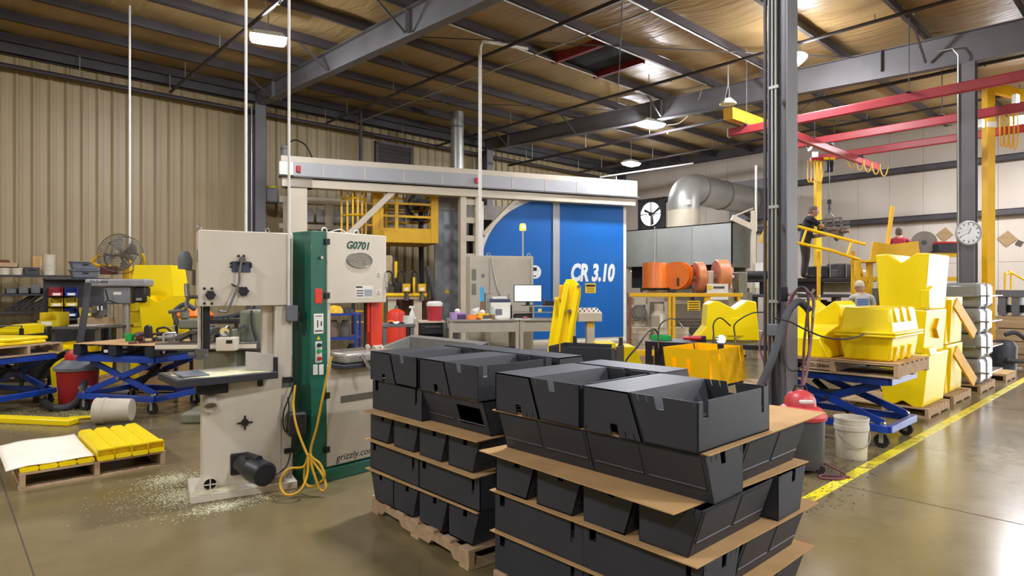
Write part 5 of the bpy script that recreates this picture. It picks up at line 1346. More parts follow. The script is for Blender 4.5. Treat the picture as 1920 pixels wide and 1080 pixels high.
# orange gas cylinder cart / extinguisher
p = px(743, 620, 13.2)
t = thing('gas_cylinder', 'orange rounded canister beside the small grey table', 'canister', (p.x, p.y, 0)); MB().lathe([(0, 0), (0.2, 0), (0.2, 1.0), (0.17, 1.1), (0.06, 1.16), (0, 1.16)], n=20).build('shell', REDORG, t); MB().bx(-0.09, 0.09, -0.203, -0.19, 0.82, 0.86).build('label_band', PAPER, t); MB().cyl((0, 0, 1.16), (0, 0, 1.22), 0.04, n=10).build('valve', CHROME, t)

# ---- blue wire cart seen through the green bandsaw
p = px(640, 635, 10.5)
BCt = thing('blue_cart', 'blue steel utility cart seen through the throat of the green bandsaw', 'cart', (p.x, p.y, 0), AZ+6)
for x_ in (-0.26, 0.27):
    for y_ in (-0.25, 0.25): MB().bx(x_-0.018, x_+0.018, y_-0.018, y_+0.018, 0.12, 1.18).cyl((x_, y_-0.02, 0.06), (x_, y_+0.02, 0.06), 0.06, n=12).build('leg', BLUE, BCt)
for z in (0.35, 0.75, 1.15): MB().bx(-0.28, 0.29, -0.27, 0.27, z, z+0.03).build('shelf_board', BLUE, BCt)
for k, (x_, z_, m, lb) in enumerate(((-0.12, 0.782, mat('tan jar', '#7e6c5a', 0.6), 'tan canister'), (0.06, 0.782, mat('grey jar', '#5f5a55', 0.6), 'grey canister'), (0.17, 0.382, DARK, 'dark canister'))):
    t = thing('canister', lb+' on a shelf of the blue cart', 'canister', (p.x+x_*math.cos(math.radians(AZ+6)), p.y+x_*math.sin(math.radians(AZ+6)), z_)); MB().lathe([(0, 0), (0.08, 0), (0.08, 0.22), (0.06, 0.25), (0, 0.25)], n=16).build('body', m, t); MB().lathe([(0, 0.25), (0.05, 0.25), (0.05, 0.28), (0, 0.28)], n=12).build('lid', STEELD, t)
t = thing('hard_hat_pile', 'yellow and black bundle on top of the blue cart', 'bundle', (p.x-0.05, p.y, 1.183)); MB().lathe([(0, 0), (0.16, 0), (0.15, 0.05), (0.1, 0.11), (0, 0.13)], n=14, c=(-0.08, 0, 0)).build('yellow_fold', YELSTEEL, t); MB().lathe([(0, 0), (0.15, 0), (0.13, 0.06), (0, 0.1)], n=12, c=(0.13, 0, 0)).build('dark_fold', DARK, t)

# ---- control cabinet, beacon, workstation desk
cc = px(940, 560, 11.45)
CB = thing('control_cabinet', 'large beige electrical cabinet in front of the blue doors', 'cabinet', (cc.x, cc.y, 0), AZ+14)
LC = lambda x, y, ly=0.0: loc_on(CB, x, y, ly)
CBM = mat('cabinet beige', '#b7b0a0', 0.45, 0, 0.04)
xa, xm, xe = LC(881, 540, 0).x, LC(918, 540).x, LC(1000, 540).x
MB().bx(xa, xe, 0.0, 0.45, 0.1, 2.19).build('body', CBM, CB, 0.01)
MB().bx(xm, xe-0.03, -0.03, 0.0, 0.15, 2.15).build('door', CBM, CB, 0.008)
MB().bx(xa, xm-0.02, -0.02, 0.0, 0.12, 2.12).build('side_door', CBM, CB, 0.008)
for z_ in (LC(885, 515).z, LC(885, 542).z): MB().bx(xa+0.03, xa+0.11, -0.03, -0.02, z_-0.1, z_+0.1).build('vent_louvre', GREENGREY, CB, 0.004)
p = LC(905, 517); MB().bx(p.x-0.03, p.x+0.03, -0.03, -0.02, p.z-0.03, p.z+0.03).build('name_plate', GREYP, CB)
MB().bx(xa-0.02, xe+0.02, -0.02, 0.47, 0, 0.1).build('plinth', DARK, CB)
for x_ in (xm, xe-0.06): MB().tube([(x_+0.03*math.cos(a), 0.1, 2.215+0.03*math.sin(a)) for a in [i*0.5236 for i in range(13)]], 0.008, 6, False).build('lifting_eye', GALV, CB)
MB().tube(smooth_path([(xm+0.02, -0.04, 2.18), (xm+0.06, -0.05, 1.9), (xm+0.13, -0.05, 1.6), (xm+0.2, -0.05, 1.45)], 5), 0.012, 6).build('cable', GALV, CB)
MB().tube([(xe-0.05, -0.04, 2.15), (xe-0.04, -0.04, 1.5)], 0.01, 6).build('cable', GALV, CB)
p = LC(980, 480, 0.2); zt2 = LC(980, 432, 0.2).z
MB().cyl((p.x, 0.2, 2.19), (p.x, 0.2, zt2), 0.018, n=8).build('beacon_pole', GALV, CB)
MB().lathe([(0.05, 0), (0.06, 0.0), (0.06, 0.09), (0.045, 0.125), (0, 0.13)], c=(p.x, 0.2, zt2), n=16).build('beacon_lamp', emit('amber beacon', '#ffa51e', 3.0), CB)
MB().lathe([(0, 0.03), (0.025, 0.03), (0.025, 0.09), (0, 0.1)], c=(p.x, 0.14, zt2), n=10).build('beacon_bulb', emit('beacon bulb', '#fff0a0', 14.0), CB)
cw = px(900, 470, 12.3)
ztop = zr(cw.y)-0.15
tag(MB().tube([(0, 0, 2.0), (0, 0, ztop-0.15), (0.05, -0.01, ztop-0.03), (0.3, -0.05, ztop), (1.2, -0.1, ztop+0.1)], 0.035, 10).build('power_drop', WHITE, None, loc=(cw.x, cw.y, 0)), 'white conduit dropping from the roof behind the beige cabinet', 'conduit')
pdz = px(892, 560, 12.2)
tag(MB().cyl((0, 0, 0), (0, 0, 2.0), 0.03, n=8).build('floor_conduit', GALV, None, loc=(cw.x, cw.y, 0)), 'grey conduit rising from the floor behind the beige cabinet', 'conduit')

dk = px(960, 600, 10.4)
DK = thing('workstation_desk', 'grey steel workstation desk carrying a monitor and printer', 'desk', (dk.x, dk.y, 0), AZ+10)
LK = lambda x, y, ly=0.0: loc_on(DK, x, y, ly)
DKM = mat('desk grey beige', '#a39d90', 0.45, 0, 0.05)
x0, x1, xm = LK(842, 600, -0.35).x, LK(1080, 600, -0.35).x, LK(974, 600, -0.35).x
zd = LK(960, 599, -0.35).z
for a, b_ in ((x0, xm-0.005), (xm+0.005, x1)):
    tt = MB().bx(a, b_, -0.36, 0.36, zd-0.03, zd).build('desk_top', mat('desk top grey', '#8e8a80', 0.4), DK, 0.004)
    MB().bx(a+0.02, b_-0.02, -0.345, -0.32, zd-0.20, zd-0.03).build('drawer_front', DKM, DK, 0.003)
    MB().bx(a+0.08, b_-0.08, -0.352, -0.345, zd-0.045, zd-0.038).build('drawer_pull', STEELD, DK)
    for x_ in (a+0.03, b_-0.03):
        for y_ in (-0.32, 0.32): MB().bx(x_-0.028, x_+0.028, y_-0.028, y_+0.028, 0, zd-0.03).build('leg', DKM, DK)
    MB().bx(a+0.03, b_-0.03, 0.3, 0.33, 0.25, 0.4).build('back_rail', DKM, DK)
for dx_, dz_ in ((0.06, 0.09), (0.16, 0.04)): MB().bx(x0-0.004, x0+0.0, -0.3+dx_, -0.2+dx_, zd-0.04-dz_, zd-dz_+0.02).build('taped_note', PAPER, DK)
rzd = math.radians(AZ+10)
def on_dk(x, y, z=None): return (dk.x+x*math.cos(rzd)-y*math.sin(rzd), dk.y+x*math.sin(rzd)+y*math.cos(rzd), (zd if z is None else z)+0.001)
def dkx(xp, ly=0.0): return LK(xp, 580, ly).x
# shelf risers with monitor
t = thing('desk_riser', 'low grey shelf riser on the desk under the monitor', 'riser', on_dk(dkx(1000), 0.15), AZ+10)
hw = 0.36
MB().bx(-hw, hw+0.1, -0.15, 0.15, 0.19, 0.205).bx(-hw, hw+0.1, -0.15, 0.15, 0.09, 0.1).build('shelf', DKM, t); MB().bx(-hw, -hw+0.015, -0.15, 0.15, 0, 0.19).bx(hw+0.085, hw+0.1, -0.15, 0.15, 0, 0.19).bx(-0.01, 0.01, -0.15, 0.15, 0, 0.19).build('upright', DKM, t)
MB().bx(0.08, 0.14, -0.155, -0.15, 0.1, 0.16).build('sticky_note', mat('note yellow', '#d9d27a', 0.9), t)
for k in range(3): MB().bx(-hw+0.04+0.02*k, -0.04, -0.1, 0.1, 0.012+0.02*k, 0.03+0.02*k).build('paper_stack', [DARK, STEELD, DARK][k], t)
t = thing('monitor', 'flat monitor with a glowing white screen on the desk', 'monitor', on_dk(dkx(993), 0.16, zd+0.205), AZ+8)
m0 = LK(993, 544, 0.1)
MB().bx(-0.24, 0.24, -0.02, 0.015, 0.06, 0.355).build('case', DARK, t, 0.006); MB().bx(-0.226, 0.226, -0.022, -0.02, 0.078, 0.342).build('screen', emit('white screen', '#f4f8ff', 2.2), t); MB().bx(-0.03, 0.03, -0.005, 0.015, 0.0, 0.08).bx(-0.1, 0.1, -0.08, 0.08, 0, 0.012).build('stand', DARK, t)
t = thing('desk_phone', 'black desk phone on the riser beside the monitor', 'phone', on_dk(dkx(1032), 0.12, zd+0.206), AZ+10); MB().prism([(-0.09, 0), (0.09, 0), (0.09, 0.025), (-0.09, 0.08)], -0.09, 0.09, 'yz').build('body', DARK, t); MB().tube([(-0.07, -0.07, 0.07), (-0.08, 0, 0.095), (-0.07, 0.07, 0.09)], 0.02, 8).build('handset', DARK, t)
t = thing('wifi_router', 'small black box with an antenna beside the printer', 'router', on_dk(dkx(958), 0.12, zd+0.0), AZ+10); MB().bx(-0.03, 0.03, -0.05, 0.05, 0, 0.22).build('case', DARK, t, 0.006); MB().cyl((-0.01, 0.03, 0.22), (-0.012, 0.03, 0.4), 0.006, n=6).build('antenna', DARK, t)
t = thing('printer', 'white and navy office printer on the desk', 'printer', on_dk(dkx(936), 0.05), AZ+10)
MB().bx(-0.15, 0.17, -0.16, 0.16, 0, 0.27).build('body', WHITE, t, 0.012); MB().bx(-0.152, 0.172, -0.162, 0.162, 0.27, 0.32).build('top_band', mat('printer navy', '#3b4464', 0.45), t, 0.008); MB().bx(-0.12, 0.12, -0.1, 0.12, 0.32, 0.36).build('paper_tray', WHITE, t, 0.008); MB().bx(-0.08, 0.03, -0.165, -0.16, 0.06, 0.16).build('control_panel', GREYP, t)
t = thing('document_holder', 'grey wire document stand holding a blue leaflet', 'stand', on_dk(dkx(912), 0.2), AZ+10); MB().bx(0.0, 0.1, -0.12, -0.1, 0, 0.42).bx(0.0, 0.1, 0.1, 0.12, 0, 0.42).bx(0.0, 0.1, -0.12, 0.12, 0.40, 0.42).bx(0.0, 0.1, -0.12, 0.12, 0.0, 0.02).build('rack', DKM, t); MB().bx(-0.1, -0.03, -0.14, -0.135, 0.1, 0.52).build('leaflet', mat('leaflet blue', '#4aa6d8', 0.7), t); MB().bx(-0.1, -0.03, -0.142, -0.135, 0.1, 0.28).build('leaflet_foot', mat('leaflet brown', '#8d6a50', 0.7), t)
for x_, w, m, lb, nm, h in ((858, 0.12, mat('mauve box', '#a98cc4', 0.6), 'mauve tissue box on the left end of the desk', 'tissue_box', 0.11), (905, 0.09, YELSTEEL, 'yellow and grey box on the desk in front of the printer', 'small_box', 0.09)):
    t = thing(nm, lb, 'box', on_dk(dkx(x_, -0.15), -0.12), AZ+20); MB().bx(-w, w, -0.07, 0.07, 0, h).build('box_body', m, t, 0.006); MB().bx(-w*0.2, w*1.01, -0.072, 0.0, 0, h*0.7).build('side_panel', [mat('violet panel', '#4a3560', 0.6), STEELD][nm == 'small_box'], t); MB().lathe([(0, 0), (0.04, 0), (0.05, 0.03), (0.02, 0.06), (0, 0.05)], c=(0, 0, h), n=9).build('tissue', PAPER, t)
t = thing('orange_gloves', 'crumpled orange gloves on the desk', 'gloves', on_dk(dkx(885, -0.2), -0.18), AZ); MB().lathe([(0, 0), (0.1, 0), (0.09, 0.04), (0.05, 0.07), (0, 0.06)], n=9).build('glove_palm', ORANGE, t)
for k in range(4): MB().tube([(0.05, -0.04+0.03*k, 0.03), (0.12, -0.06+0.04*k, 0.03), (0.16, -0.06+0.045*k, 0.02)], [0.018, 0.016, 0.012], 6).build('glove_finger', ORANGE, t)
t = thing('paper_roll', 'loose white paper roll on the desk', 'paper roll', on_dk(dkx(893, 0.1), 0.12), AZ+40); MB().tube([(-0.07, 0, 0.09), (0.07, 0.02, 0.12)], 0.06, 14).build('roll', PAPER, t); MB().bx(-0.08, 0.06, -0.08, -0.06, 0, 0.1).build('loose_end', PAPER, t)
for x_, lb, rr in ((915, 'sheet of paper at the front of the desk', 8), (938, 'sheet of paper in front of the printer', -12), (978, 'sheet of paper in front of the monitor', 18)):
    t = MB().bx(-0.14, 0.14, -0.1, 0.1, 0, 0.002).build('paper_sheet', PAPER, None, loc=on_dk(dkx(x_, -0.22), -0.22)); t.rotation_euler[2] = math.radians(AZ+10+rr); tag(t, 'white '+lb, 'paper', 'papers on the desk')
t = thing('computer_mouse', 'red computer mouse on the desk', 'mouse', on_dk(dkx(984, -0.2), -0.2, zd+0.003), AZ); MB().lathe([(0.05, 0), (0.045, 0.02), (0.02, 0.035), (0, 0.036)], n=12).build('shell', mat('dark red shell', '#8c2f33', 0.4), t); MB().bx(-0.004, 0.004, -0.04, 0.0, 0.03, 0.038).build('button', DARK, t)
t = thing('spray_bottle', 'clear bottle with tan liquid on the desk', 'bottle', on_dk(dkx(923, -0.1), -0.12), AZ); MB().lathe([(0, 0), (0.04, 0), (0.045, 0.05), (0.04, 0.13), (0.02, 0.17), (0.018, 0.2), (0, 0.2)], n=14).build('bottle_body', mat('pale bottle', '#a9b8a8', 0.2), t); MB().lathe([(0.041, 0.0), (0.0462, 0.05), (0.044, 0.07)], n=14).build('liquid', mat('tan liquid', '#8a6a48', 0.3), t)
# dark boxes under the desk
t = thing('computer_tower', 'black computer tower under the desk', 'computer', on_dk(dkx(960), 0.05, 0.0), AZ+10); MB().bx(-0.1, 0.1, -0.22, 0.22, 0, 0.6).build('case', DARK, t, 0.008); MB().bx(-0.09, 0.09, -0.226, -0.22, 0.3, 0.55).build('front_panel', STEELD, t)
# small side table left of the desk
st_ = px(755, 606, 10.6)
ST = thing('side_table', 'small grey side table with clutter left of the desk', 'table', (st_.x, st_.y, 0), AZ+12)
MB().bx(-0.38, 0.2, -0.25, 0.25, 0.95, 1.0).build('table_top', STEEL, ST, 0.006)
for x_ in (-0.3, 0.15):
    for y_ in (-0.2, 0.2): MB().bx(x_-0.03, x_+0.03, y_-0.03, y_+0.03, 0, 0.95).build('leg', STEEL, ST)
rzs = math.radians(AZ+12)
def on_st(x, y, z=1.002): return (st_.x+x*math.cos(rzs)-y*math.sin(rzs), st_.y+x*math.sin(rzs)+y*math.cos(rzs), z)
t = thing('spray_bottle', 'white spray bottle on the small side table', 'bottle', on_st(0.16, 0.06), AZ); MB().lathe([(0, 0), (0.045, 0), (0.05, 0.04), (0.045, 0.16), (0.018, 0.22), (0.018, 0.25), (0, 0.25)], n=14).build('bottle_body', WHITE, t); MB().bx(-0.05, 0.03, -0.015, 0.015, 0.25, 0.29).build('trigger_head', WHITE, t, 0.005)
t = thing('plastic_tub', 'white round tub on the side table under the spray bottle', 'tub', on_st(0.1, -0.12), AZ); MB().lathe([(0, 0), (0.09, 0), (0.1, 0.13), (0.09, 0.13), (0.08, 0.02), (0, 0.02)], n=18).build('tub_body', WHITE, t); MB().bx(-0.02, 0.12, -0.05, 0.05, 0.08, 0.11).build('cloth', PAPER, t)
t = thing('cloth_pile', 'white cloths and orange rag on the side table', 'cloth', on_st(-0.1, -0.05), AZ); MB().grid(lambda u, v: (0.28*(u-0.5), 0.2*(v-0.5), 0.02+0.02*math.sin(u*9)*math.cos(v*7)), 10, 8).build('white_cloth', PAPER, t, fix=False); MB().lathe([(0, 0.02), (0.07, 0.02), (0.05, 0.05), (0, 0.06)], n=9, c=(-0.1, 0, 0)).build('orange_rag', ORANGE, t)
# black tool drawers with a red cooler on top
tc_ = px(825, 620, 10.7)
TC = thing('tool_cabinet', 'black tool cabinet with drawers pulled out beside the desk', 'tool cabinet', (tc_.x-0.07, tc_.y+0.06, 0), AZ+12)
MB().bx(-0.26, 0.12, -0.25, 0.3, 0.05, 1.02).build('body', DARK, TC, 0.008)
for k in range(5):
    d = MB().bx(-0.25, 0.11, -0.32-0.05*(k == 4), -0.25, 0.12+0.18*k, 0.27+0.18*k).build('drawer', DARK, TC, 0.005); MB().bx(-0.2, 0.06, -0.34-0.05*(k == 4), -0.32, 0.23+0.18*k, 0.245+0.18*k).build('drawer_pull', CHROME, d)
MB().bx(-0.28, 0.16, -0.3, 0.32, 1.02, 1.04).build('top_mat', mat('tan mat', '#c9b9a2', 0.8), TC)
t = thing('drink_cooler', 'red drink cooler with a white lid beside the desk', 'cooler', (tc_.x-0.07, tc_.y+0.06, 1.042), AZ); MB().lathe([(0, 0), (0.12, 0), (0.125, 0.05), (0.135, 0.26), (0, 0.26)], n=22).build('jug', mat('cooler red', '#b32e3c', 0.4), t); MB().lathe([(0.14, 0.25), (0.14, 0.3), (0.1, 0.33), (0, 0.335)], n=22).build('lid', WHITE, t)
# pedestal console
pd = px(1106, 600, 11.8)
PD = thing('control_console', 'beige control console on a pedestal in front of the blue door', 'console', (pd.x, pd.y, 0), AZ+10)
LPD = lambda x, y, ly=0.0: loc_on(PD, x, y, ly)
a, b_ = LPD(1083, 600, -0.1).x, LPD(1127, 600, -0.1).x
zt3, zb3 = LPD(1100, 577, 0.1).z, LPD(1100, 603, -0.15).z
MB().prism([(-0.16, zb3), (0.16, zb3), (0.16, zt3), (-0.16, zt3-0.09)], a, b_, 'yz').build('console_box', CREAMF, PD, 0.006)
MB().bx(-0.075, 0.075, -0.06, 0.06, 0.02, zb3).build('pedestal', CREAMF, PD, 0.006); MB().bx(-0.15, 0.15, -0.15, 0.15, 0, 0.02).build('base_plate', CREAMF, PD)
MB().bx(-0.05, 0.05, -0.062, -0.06, zb3-0.12, zb3-0.01).build('caution_label', YELSTEEL, PD)
for k in range(10):
    x_ = a+0.05+(b_-a-0.1)*(k % 5)/4; y_ = -0.08+0.13*(k//5); z_ = zt3-0.09+0.09*(y_+0.16)/0.32
    MB().cyl((x_, y_, z_), (x_, y_, z_+0.025), 0.014, n=10).build('push_button', [DARK, DARK, RED, STEELD, DARK][k % 5], PD)
# ================================================================== OVEN, DUCT AND ORANGE MOULD ARMS
OV = thing('oven_hood', 'long galvanised oven hood under the round duct by the far wall', 'oven', (16.8, 12.7, 0), -90)
# local x runs along -y of the hall, local y into the hall (+x)
MB().bx(0.0, 3.8, 0.0, 0.03, 2.3, 3.5).build('front_panel', mat('hood sheet', '#abaea9', 0.4, 0.25, 0.1, 0.8), OV)
MB().bx(0.0, 3.8, 0.0, 1.5, 3.47, 3.5).build('top_panel', GALV, OV)
for x_ in (1.25, 2.5): MB().bx(x_-0.012, x_+0.012, -0.008, 0.0, 2.3, 3.5).build('panel_seam', GALV, OV)
MB().bx(3.77, 3.8, 0.0, 1.5, 2.2, 3.5).build('end_panel', mat('shaded open end', '#63635b', 0.5, 0.4), OV)  # dark colour stands in for the shade inside the hood's open end
MB().bx(0.0, 0.03, 0.0, 1.5, 2.2, 3.5).build('end_panel', GALV, OV)
MB().bx(-0.1, 3.7, 1.0, 1.1, 0.0, 2.3).build('rear_panel', mat('oven beige', '#a89f8e', 0.5), OV)
MB().bx(0.1, 3.7, 0.25, 0.3, 1.6, 2.3).build('dark_curtain', RUBBER, OV)
for x_ in (0.05, 1.9, 3.72): MB().bx(x_-0.05, x_+0.05, 0.05, 0.15, 0, 2.3).build('leg', CREAMF, OV)
for k in range(9): MB().bx(0.12+0.42*k, 0.5+0.42*k, 0.9, 0.95, 0.1, 1.6).build('lower_panel', mat('lower oven panel', '#8f887a', 0.5), OV, 0.005)
# round duct
dx, dy = 17.6, 10.98
DU = thing('exhaust_duct', 'fat galvanised exhaust duct bending from the oven towards the far wall', 'duct', (dx, dy, 0))
MB().cyl((0, 0, 3.5), (0, 0, 4.08), 0.5, n=28).build('collar', CREAMF, DU)
el = [(0, 0, 4.08), (0, 0, 4.28), (0.06, 0, 4.5), (0.24, 0, 4.7), (0.5, 0, 4.80), (0.75, 0, 4.82)]
MB().tube(smooth_path(el, 3), 0.5, 28).build('elbow', GALV, DU)
MB().cyl((0.75, 0, 4.82), (2.3, 0, 4.82), 0.5, n=28).build('straight_run', GALV, DU)
MB().cyl((2.3, 0, 4.82), (4.72, 0, 4.82), 0.5, n=28).build('straight_run', GALV, DU)
for x_ in (0.75, 2.3): MB().cyl((x_-0.025, 0, 4.82), (x_+0.025, 0, 4.82), 0.525, n=28).build('joint_ring', STEEL, DU)
MB().bx(4.3, 4.75, -0.75, 0.75, 4.1, 5.55).build('wall_box', STEEL, DU, 0.01)
MB().bx(-0.4, -0.25, -0.46, -0.3, 4.2, 4.35).build('label_plate', PAPER, DU)
# wall fan in its opening
WF = thing('wall_fan', 'round exhaust fan in a square opening of the far wall, daylight behind', 'fan', (X1-0.05, FANY, FANZ))
fr = MB()
for a, b_, c, d in ((-0.68, -0.6, -0.68, 0.68), (0.6, 0.68, -0.68, 0.68), (-0.68, 0.68, 0.6, 0.68), (-0.68, 0.68, -0.68, -0.6)): fr.bx(-0.06, 0.1, a, b_, c, d)
fr.build('frame', STEELD, WF)
pts = []
rg = MB(); n = 40
for k in range(n):
    a0, a1 = 2*math.pi*k/n, 2*math.pi*(k+1)/n
    def sq(a):
        c, s_ = math.cos(a), math.sin(a); m_ = 0.61/max(abs(c), abs(s_)); return (c*m_, s_*m_)
    i0, i1 = (0.5*math.cos(a0), 0.5*math.sin(a0)), (0.5*math.cos(a1), 0.5*math.sin(a1)); o0, o1 = sq(a0), sq(a1)
    rg.hexa([(0.0, *i0), (0.0, *i1), (0.0, *o1), (0.0, *o0), (0.03, *i0), (0.03, *i1), (0.03, *o1), (0.03, *o0)])
rg.build('shroud_plate', STEELD, WF)
MB().lathe([(0.5, -0.1), (0.5, 0.1), (0.51, 0.1), (0.51, -0.1), (0.5, -0.1)], n=36, M=Matrix.Rotation(math.radians(90), 4, 'Y'), caps=False).build('shroud_ring', GALV, WF)
for k in range(3):
    a = k*2.094+0.5
    MB().prism([(0.08*math.cos(a+s_)*1.0, 0.08*math.sin(a+s_)) if r_ < 0.1 else (r_*math.cos(a+s_), r_*math.sin(a+s_)) for r_, s_ in ((0.08, -0.5), (0.44, -0.18), (0.47, 0.12), (0.08, 0.5))], 0.02, 0.035, 'yz').build('blade', STEELD, WF)
MB().cyl((-0.1, 0, 0), (0.08, 0, 0), 0.1, n=16).bx(-0.08, -0.05, -0.6, 0.6, -0.02, 0.02).bx(-0.08, -0.05, -0.02, 0.02, -0.6, 0.6).build('motor_mount', STEELD, WF)

# white jib post beside the hood
jp = px(1412, 520, 17.6)
JP = thing('jib_post', 'thin white post with a bracket at the end of the oven hood', 'post', (jp.x, jp.y, 0), AZ)
MB().bx(-0.06, 0.06, -0.06, 0.06, 0, px(1412, 395, 17.6).z).build('post', CREAMF, JP, 0.005)
MB().cyl((0.08, 0, 3.2), (0.08, 0, px(1418, 310, 17.6).z), 0.03, n=8).build('upper_pole', WHITE, JP)
MB().bar((0, 0, px(1410, 427, 17.6).z), (-0.6, 0, px(1375, 408, 17.6).z), 0.1, 0.16).bar((-0.6, 0, 3.6), (0.0, 0, 3.85), 0.04, 0.04).build('bracket_arm', CREAMF, JP)
MB().cyl((0.13, -0.1, 1.6), (0.13, -0.1, 2.3), 0.1, n=14).build('white_cylinder', WHITE, JP)
# orange counterweight drums on the mould arm
om = px(1290, 560, 13.4)
OM = thing('drum_machine', 'cream moulding machine with orange counterweight drums and discs', 'machine', (om.x, om.y, 0), AZ)
LO = lambda x, y, ly=0.0: loc_on(OM, x, y, ly)
p = LO(1227, 540); rr = LO(1250, 540).x - p.x
MB().lathe([(0, 0), (rr, 0), (rr, 0.03), (rr*0.97, 0.05), (rr*0.97, 0.5), (rr*0.92, 0.54), (0, 0.54)], c=(p.x, 0, p.z), n=26).build('orange_drum', ORANGE, OM)
MB().cyl((p.x, 0, p.z+0.54), (p.x, 0, LO(1227, 425).z), 0.012, n=6).build('hanging_rod', GALV, OM)
dcx, dcz = LO(1267, 517).x, LO(1262, 517).z
MB().cyl((dcx-0.06, -0.15, dcz), (dcx+0.0, 0.0, dcz), 0.29, n=32).build('orange_disc', ORANGE, OM)
MB().cyl((dcx+0.06, -0.0, dcz), (dcx+0.16, 0.16, dcz), 0.3, n=32).build('orange_disc', ORANGE, OM)
MB().bx(dcx-0.02, dcx+0.02, -0.20, -0.17, dcz-0.22, dcz-0.05).build('disc_slot', DARK, OM)
for a, b_, zt_, zb2 in ((1303, 1318, 491, 548), (1341, 1363, 487, 547)):
    xa, xb = LO(a, 520).x, LO(b_, 520).x; zc_ = (LO(a, zt_).z+LO(a, zb2).z)/2; r_ = (LO(a, zt_).z-LO(a, zb2).z)/2
    MB().tube([(xa, 0, zc_), (xa+0.02, 0, zc_), (xb-0.02, 0, zc_), (xb, 0, zc_)], [r_*0.95, r_, r_, r_*0.95], 30).build('orange_disc', mat('worn orange', '#e08a58', 0.45, 0, 0.12, 6), OM)
za = LO(1320, 521).z
MB().cyl((LO(1295, 520).x, 0, za), (LO(1375, 520).x, 0, za), 0.06, n=14).build('axle', GALV, OM)
MB().bx(LO(1322, 520).x, LO(1334, 520).x, -0.15, 0.15, za-0.18, za+0.15).build('bearing_block', CREAMF, OM, 0.02)
MB().bx(LO(1378, 520).x, LO(1395, 520).x, -0.2, 0.2, za-0.5, za+0.12).build('bearing_stand', GREENGREY, OM, 0.02)
MB().cyl((LO(1395, 515).x, 0, LO(1395, 516).z), (LO(1452, 515).x, 0.0, LO(1395, 516).z), 0.09, n=14).build('black_arm', DARK, OM)
sgp = LO(1345, 555, -0.3); s2 = MB().bx(LO(1325, 550, -0.3).x, LO(1365, 550, -0.3).x, -0.31, -0.3, LO(1340, 562, -0.3).z, LO(1340, 532, -0.3).z).build('notice_board', WHITE, OM)
MB().bx(LO(1326, 550, -0.3).x, LO(1334, 550, -0.3).x, -0.316, -0.31, LO(1340, 543, -0.3).z, LO(1340, 535, -0.3).z).build('notice_mark', YELBRIGHT, s2)
MB().bx(LO(1337, 550, -0.3).x, LO(1358, 550, -0.3).x, -0.316, -0.31, LO(1340, 541, -0.3).z, LO(1340, 537, -0.3).z).build('notice_print', STEELD, s2)
# cream machine body below: frames, gearbox, motors
for a, b_, c, d, y_ in ((1180, 1216, 558, 572, 0.2), (1180, 1216, 600, 612, 0.2), (1180, 1190, 558, 640, 0.2), (1210, 1218, 545, 640, 0.2), (1218, 1252, 545, 566, 0.2), (1262, 1330, 560, 570, 0.2), (1262, 1330, 600, 612, 0.2), (1245, 1253, 560, 640, 0.2), (1322, 1330, 560, 640, 0.2), (1180, 1400, 636, 646, 0.2)):
    MB().bx(LO(a, 600, y_).x, LO(b_, 600, y_).x, y_, y_+0.25, LO(1250, d, y_).z, LO(1250, c, y_).z).build('frame_member', CREAMF, OM, 0.006)
MB().bx(LO(1178, 600, 0.8).x, LO(1410, 600, 0.8).x, 0.8, 1.0, 0, 1.5).build('rear_panel', mat('rear panel tan', '#8e8778', 0.6), OM)
for a, b_, c, d, m in ((1265, 1300, 540, 558, GREENGREY), (1302, 1322, 545, 575, STEEL), (1365, 1378, 540, 600, CREAMF)):
    MB().bx(LO(a, 600, 0).x, LO(b_, 600, 0).x, 0.0, 0.4, LO(1250, d, 0).z, LO(1250, c, 0).z).build('gear_box', m, OM, 0.03)
p = LO(1197, 586, 0.15); MB().cyl((p.x, 0.2, p.z), (p.x, 0.05, p.z), 0.16, n=24).build('round_motor', STEEL, OM); MB().cyl((p.x, 0.05, p.z), (p.x, 0.03, p.z), 0.11, n=20).build('motor_cap', GREENGREY, OM)
p = LO(1235, 600, 0.1); MB().lathe([(0, 0), (0.16, 0), (0.18, 0.1), (0.18, 0.45), (0.1, 0.55), (0.1, 0.7), (0, 0.7)], c=(p.x, 0.1, p.z-0.35), n=20).build('mixer_tank', CREAMF, OM)
MB().bx(p.x-0.03, p.x+0.04, -0.12, -0.08, p.z-0.35, p.z+0.1).build('sight_scale', PAPER, OM)
for k in range(9): MB().bx(LO(1265, 600, 0.1).x, LO(1328, 600, 0.1).x, 0.1, 0.13, 0.35+0.07*k, 0.38+0.07*k).build('grille_bar', STEELD, OM)
for k, (a, y2) in enumerate(((1202, 0.0), (1238, -0.05), (1274, 0.05))):
    q = px(a, 640, 12.6)
    t = thing('plastic_bucket', 'pale bucket under the orange drums, %s from the blue door' % ORD[k], 'bucket', (q.x, q.y, 0), AZ, 'buckets under the mould arm'); bucket_parts(t, PAIL, Matrix.Scale(1.2, 4), True)
    t.location.z = 0.35
    st2 = thing('wooden_block', 'low wooden block under bucket %d below the orange drums' % (k+1), 'block', (q.x, q.y, 0), AZ); st2['label'] = 'low wooden block under the %s pale bucket' % ORD[k]
    MB().bx(-0.17, 0.17, -0.17, 0.17, 0, 0.348).build('timber', WOOD, st2, 0.004)
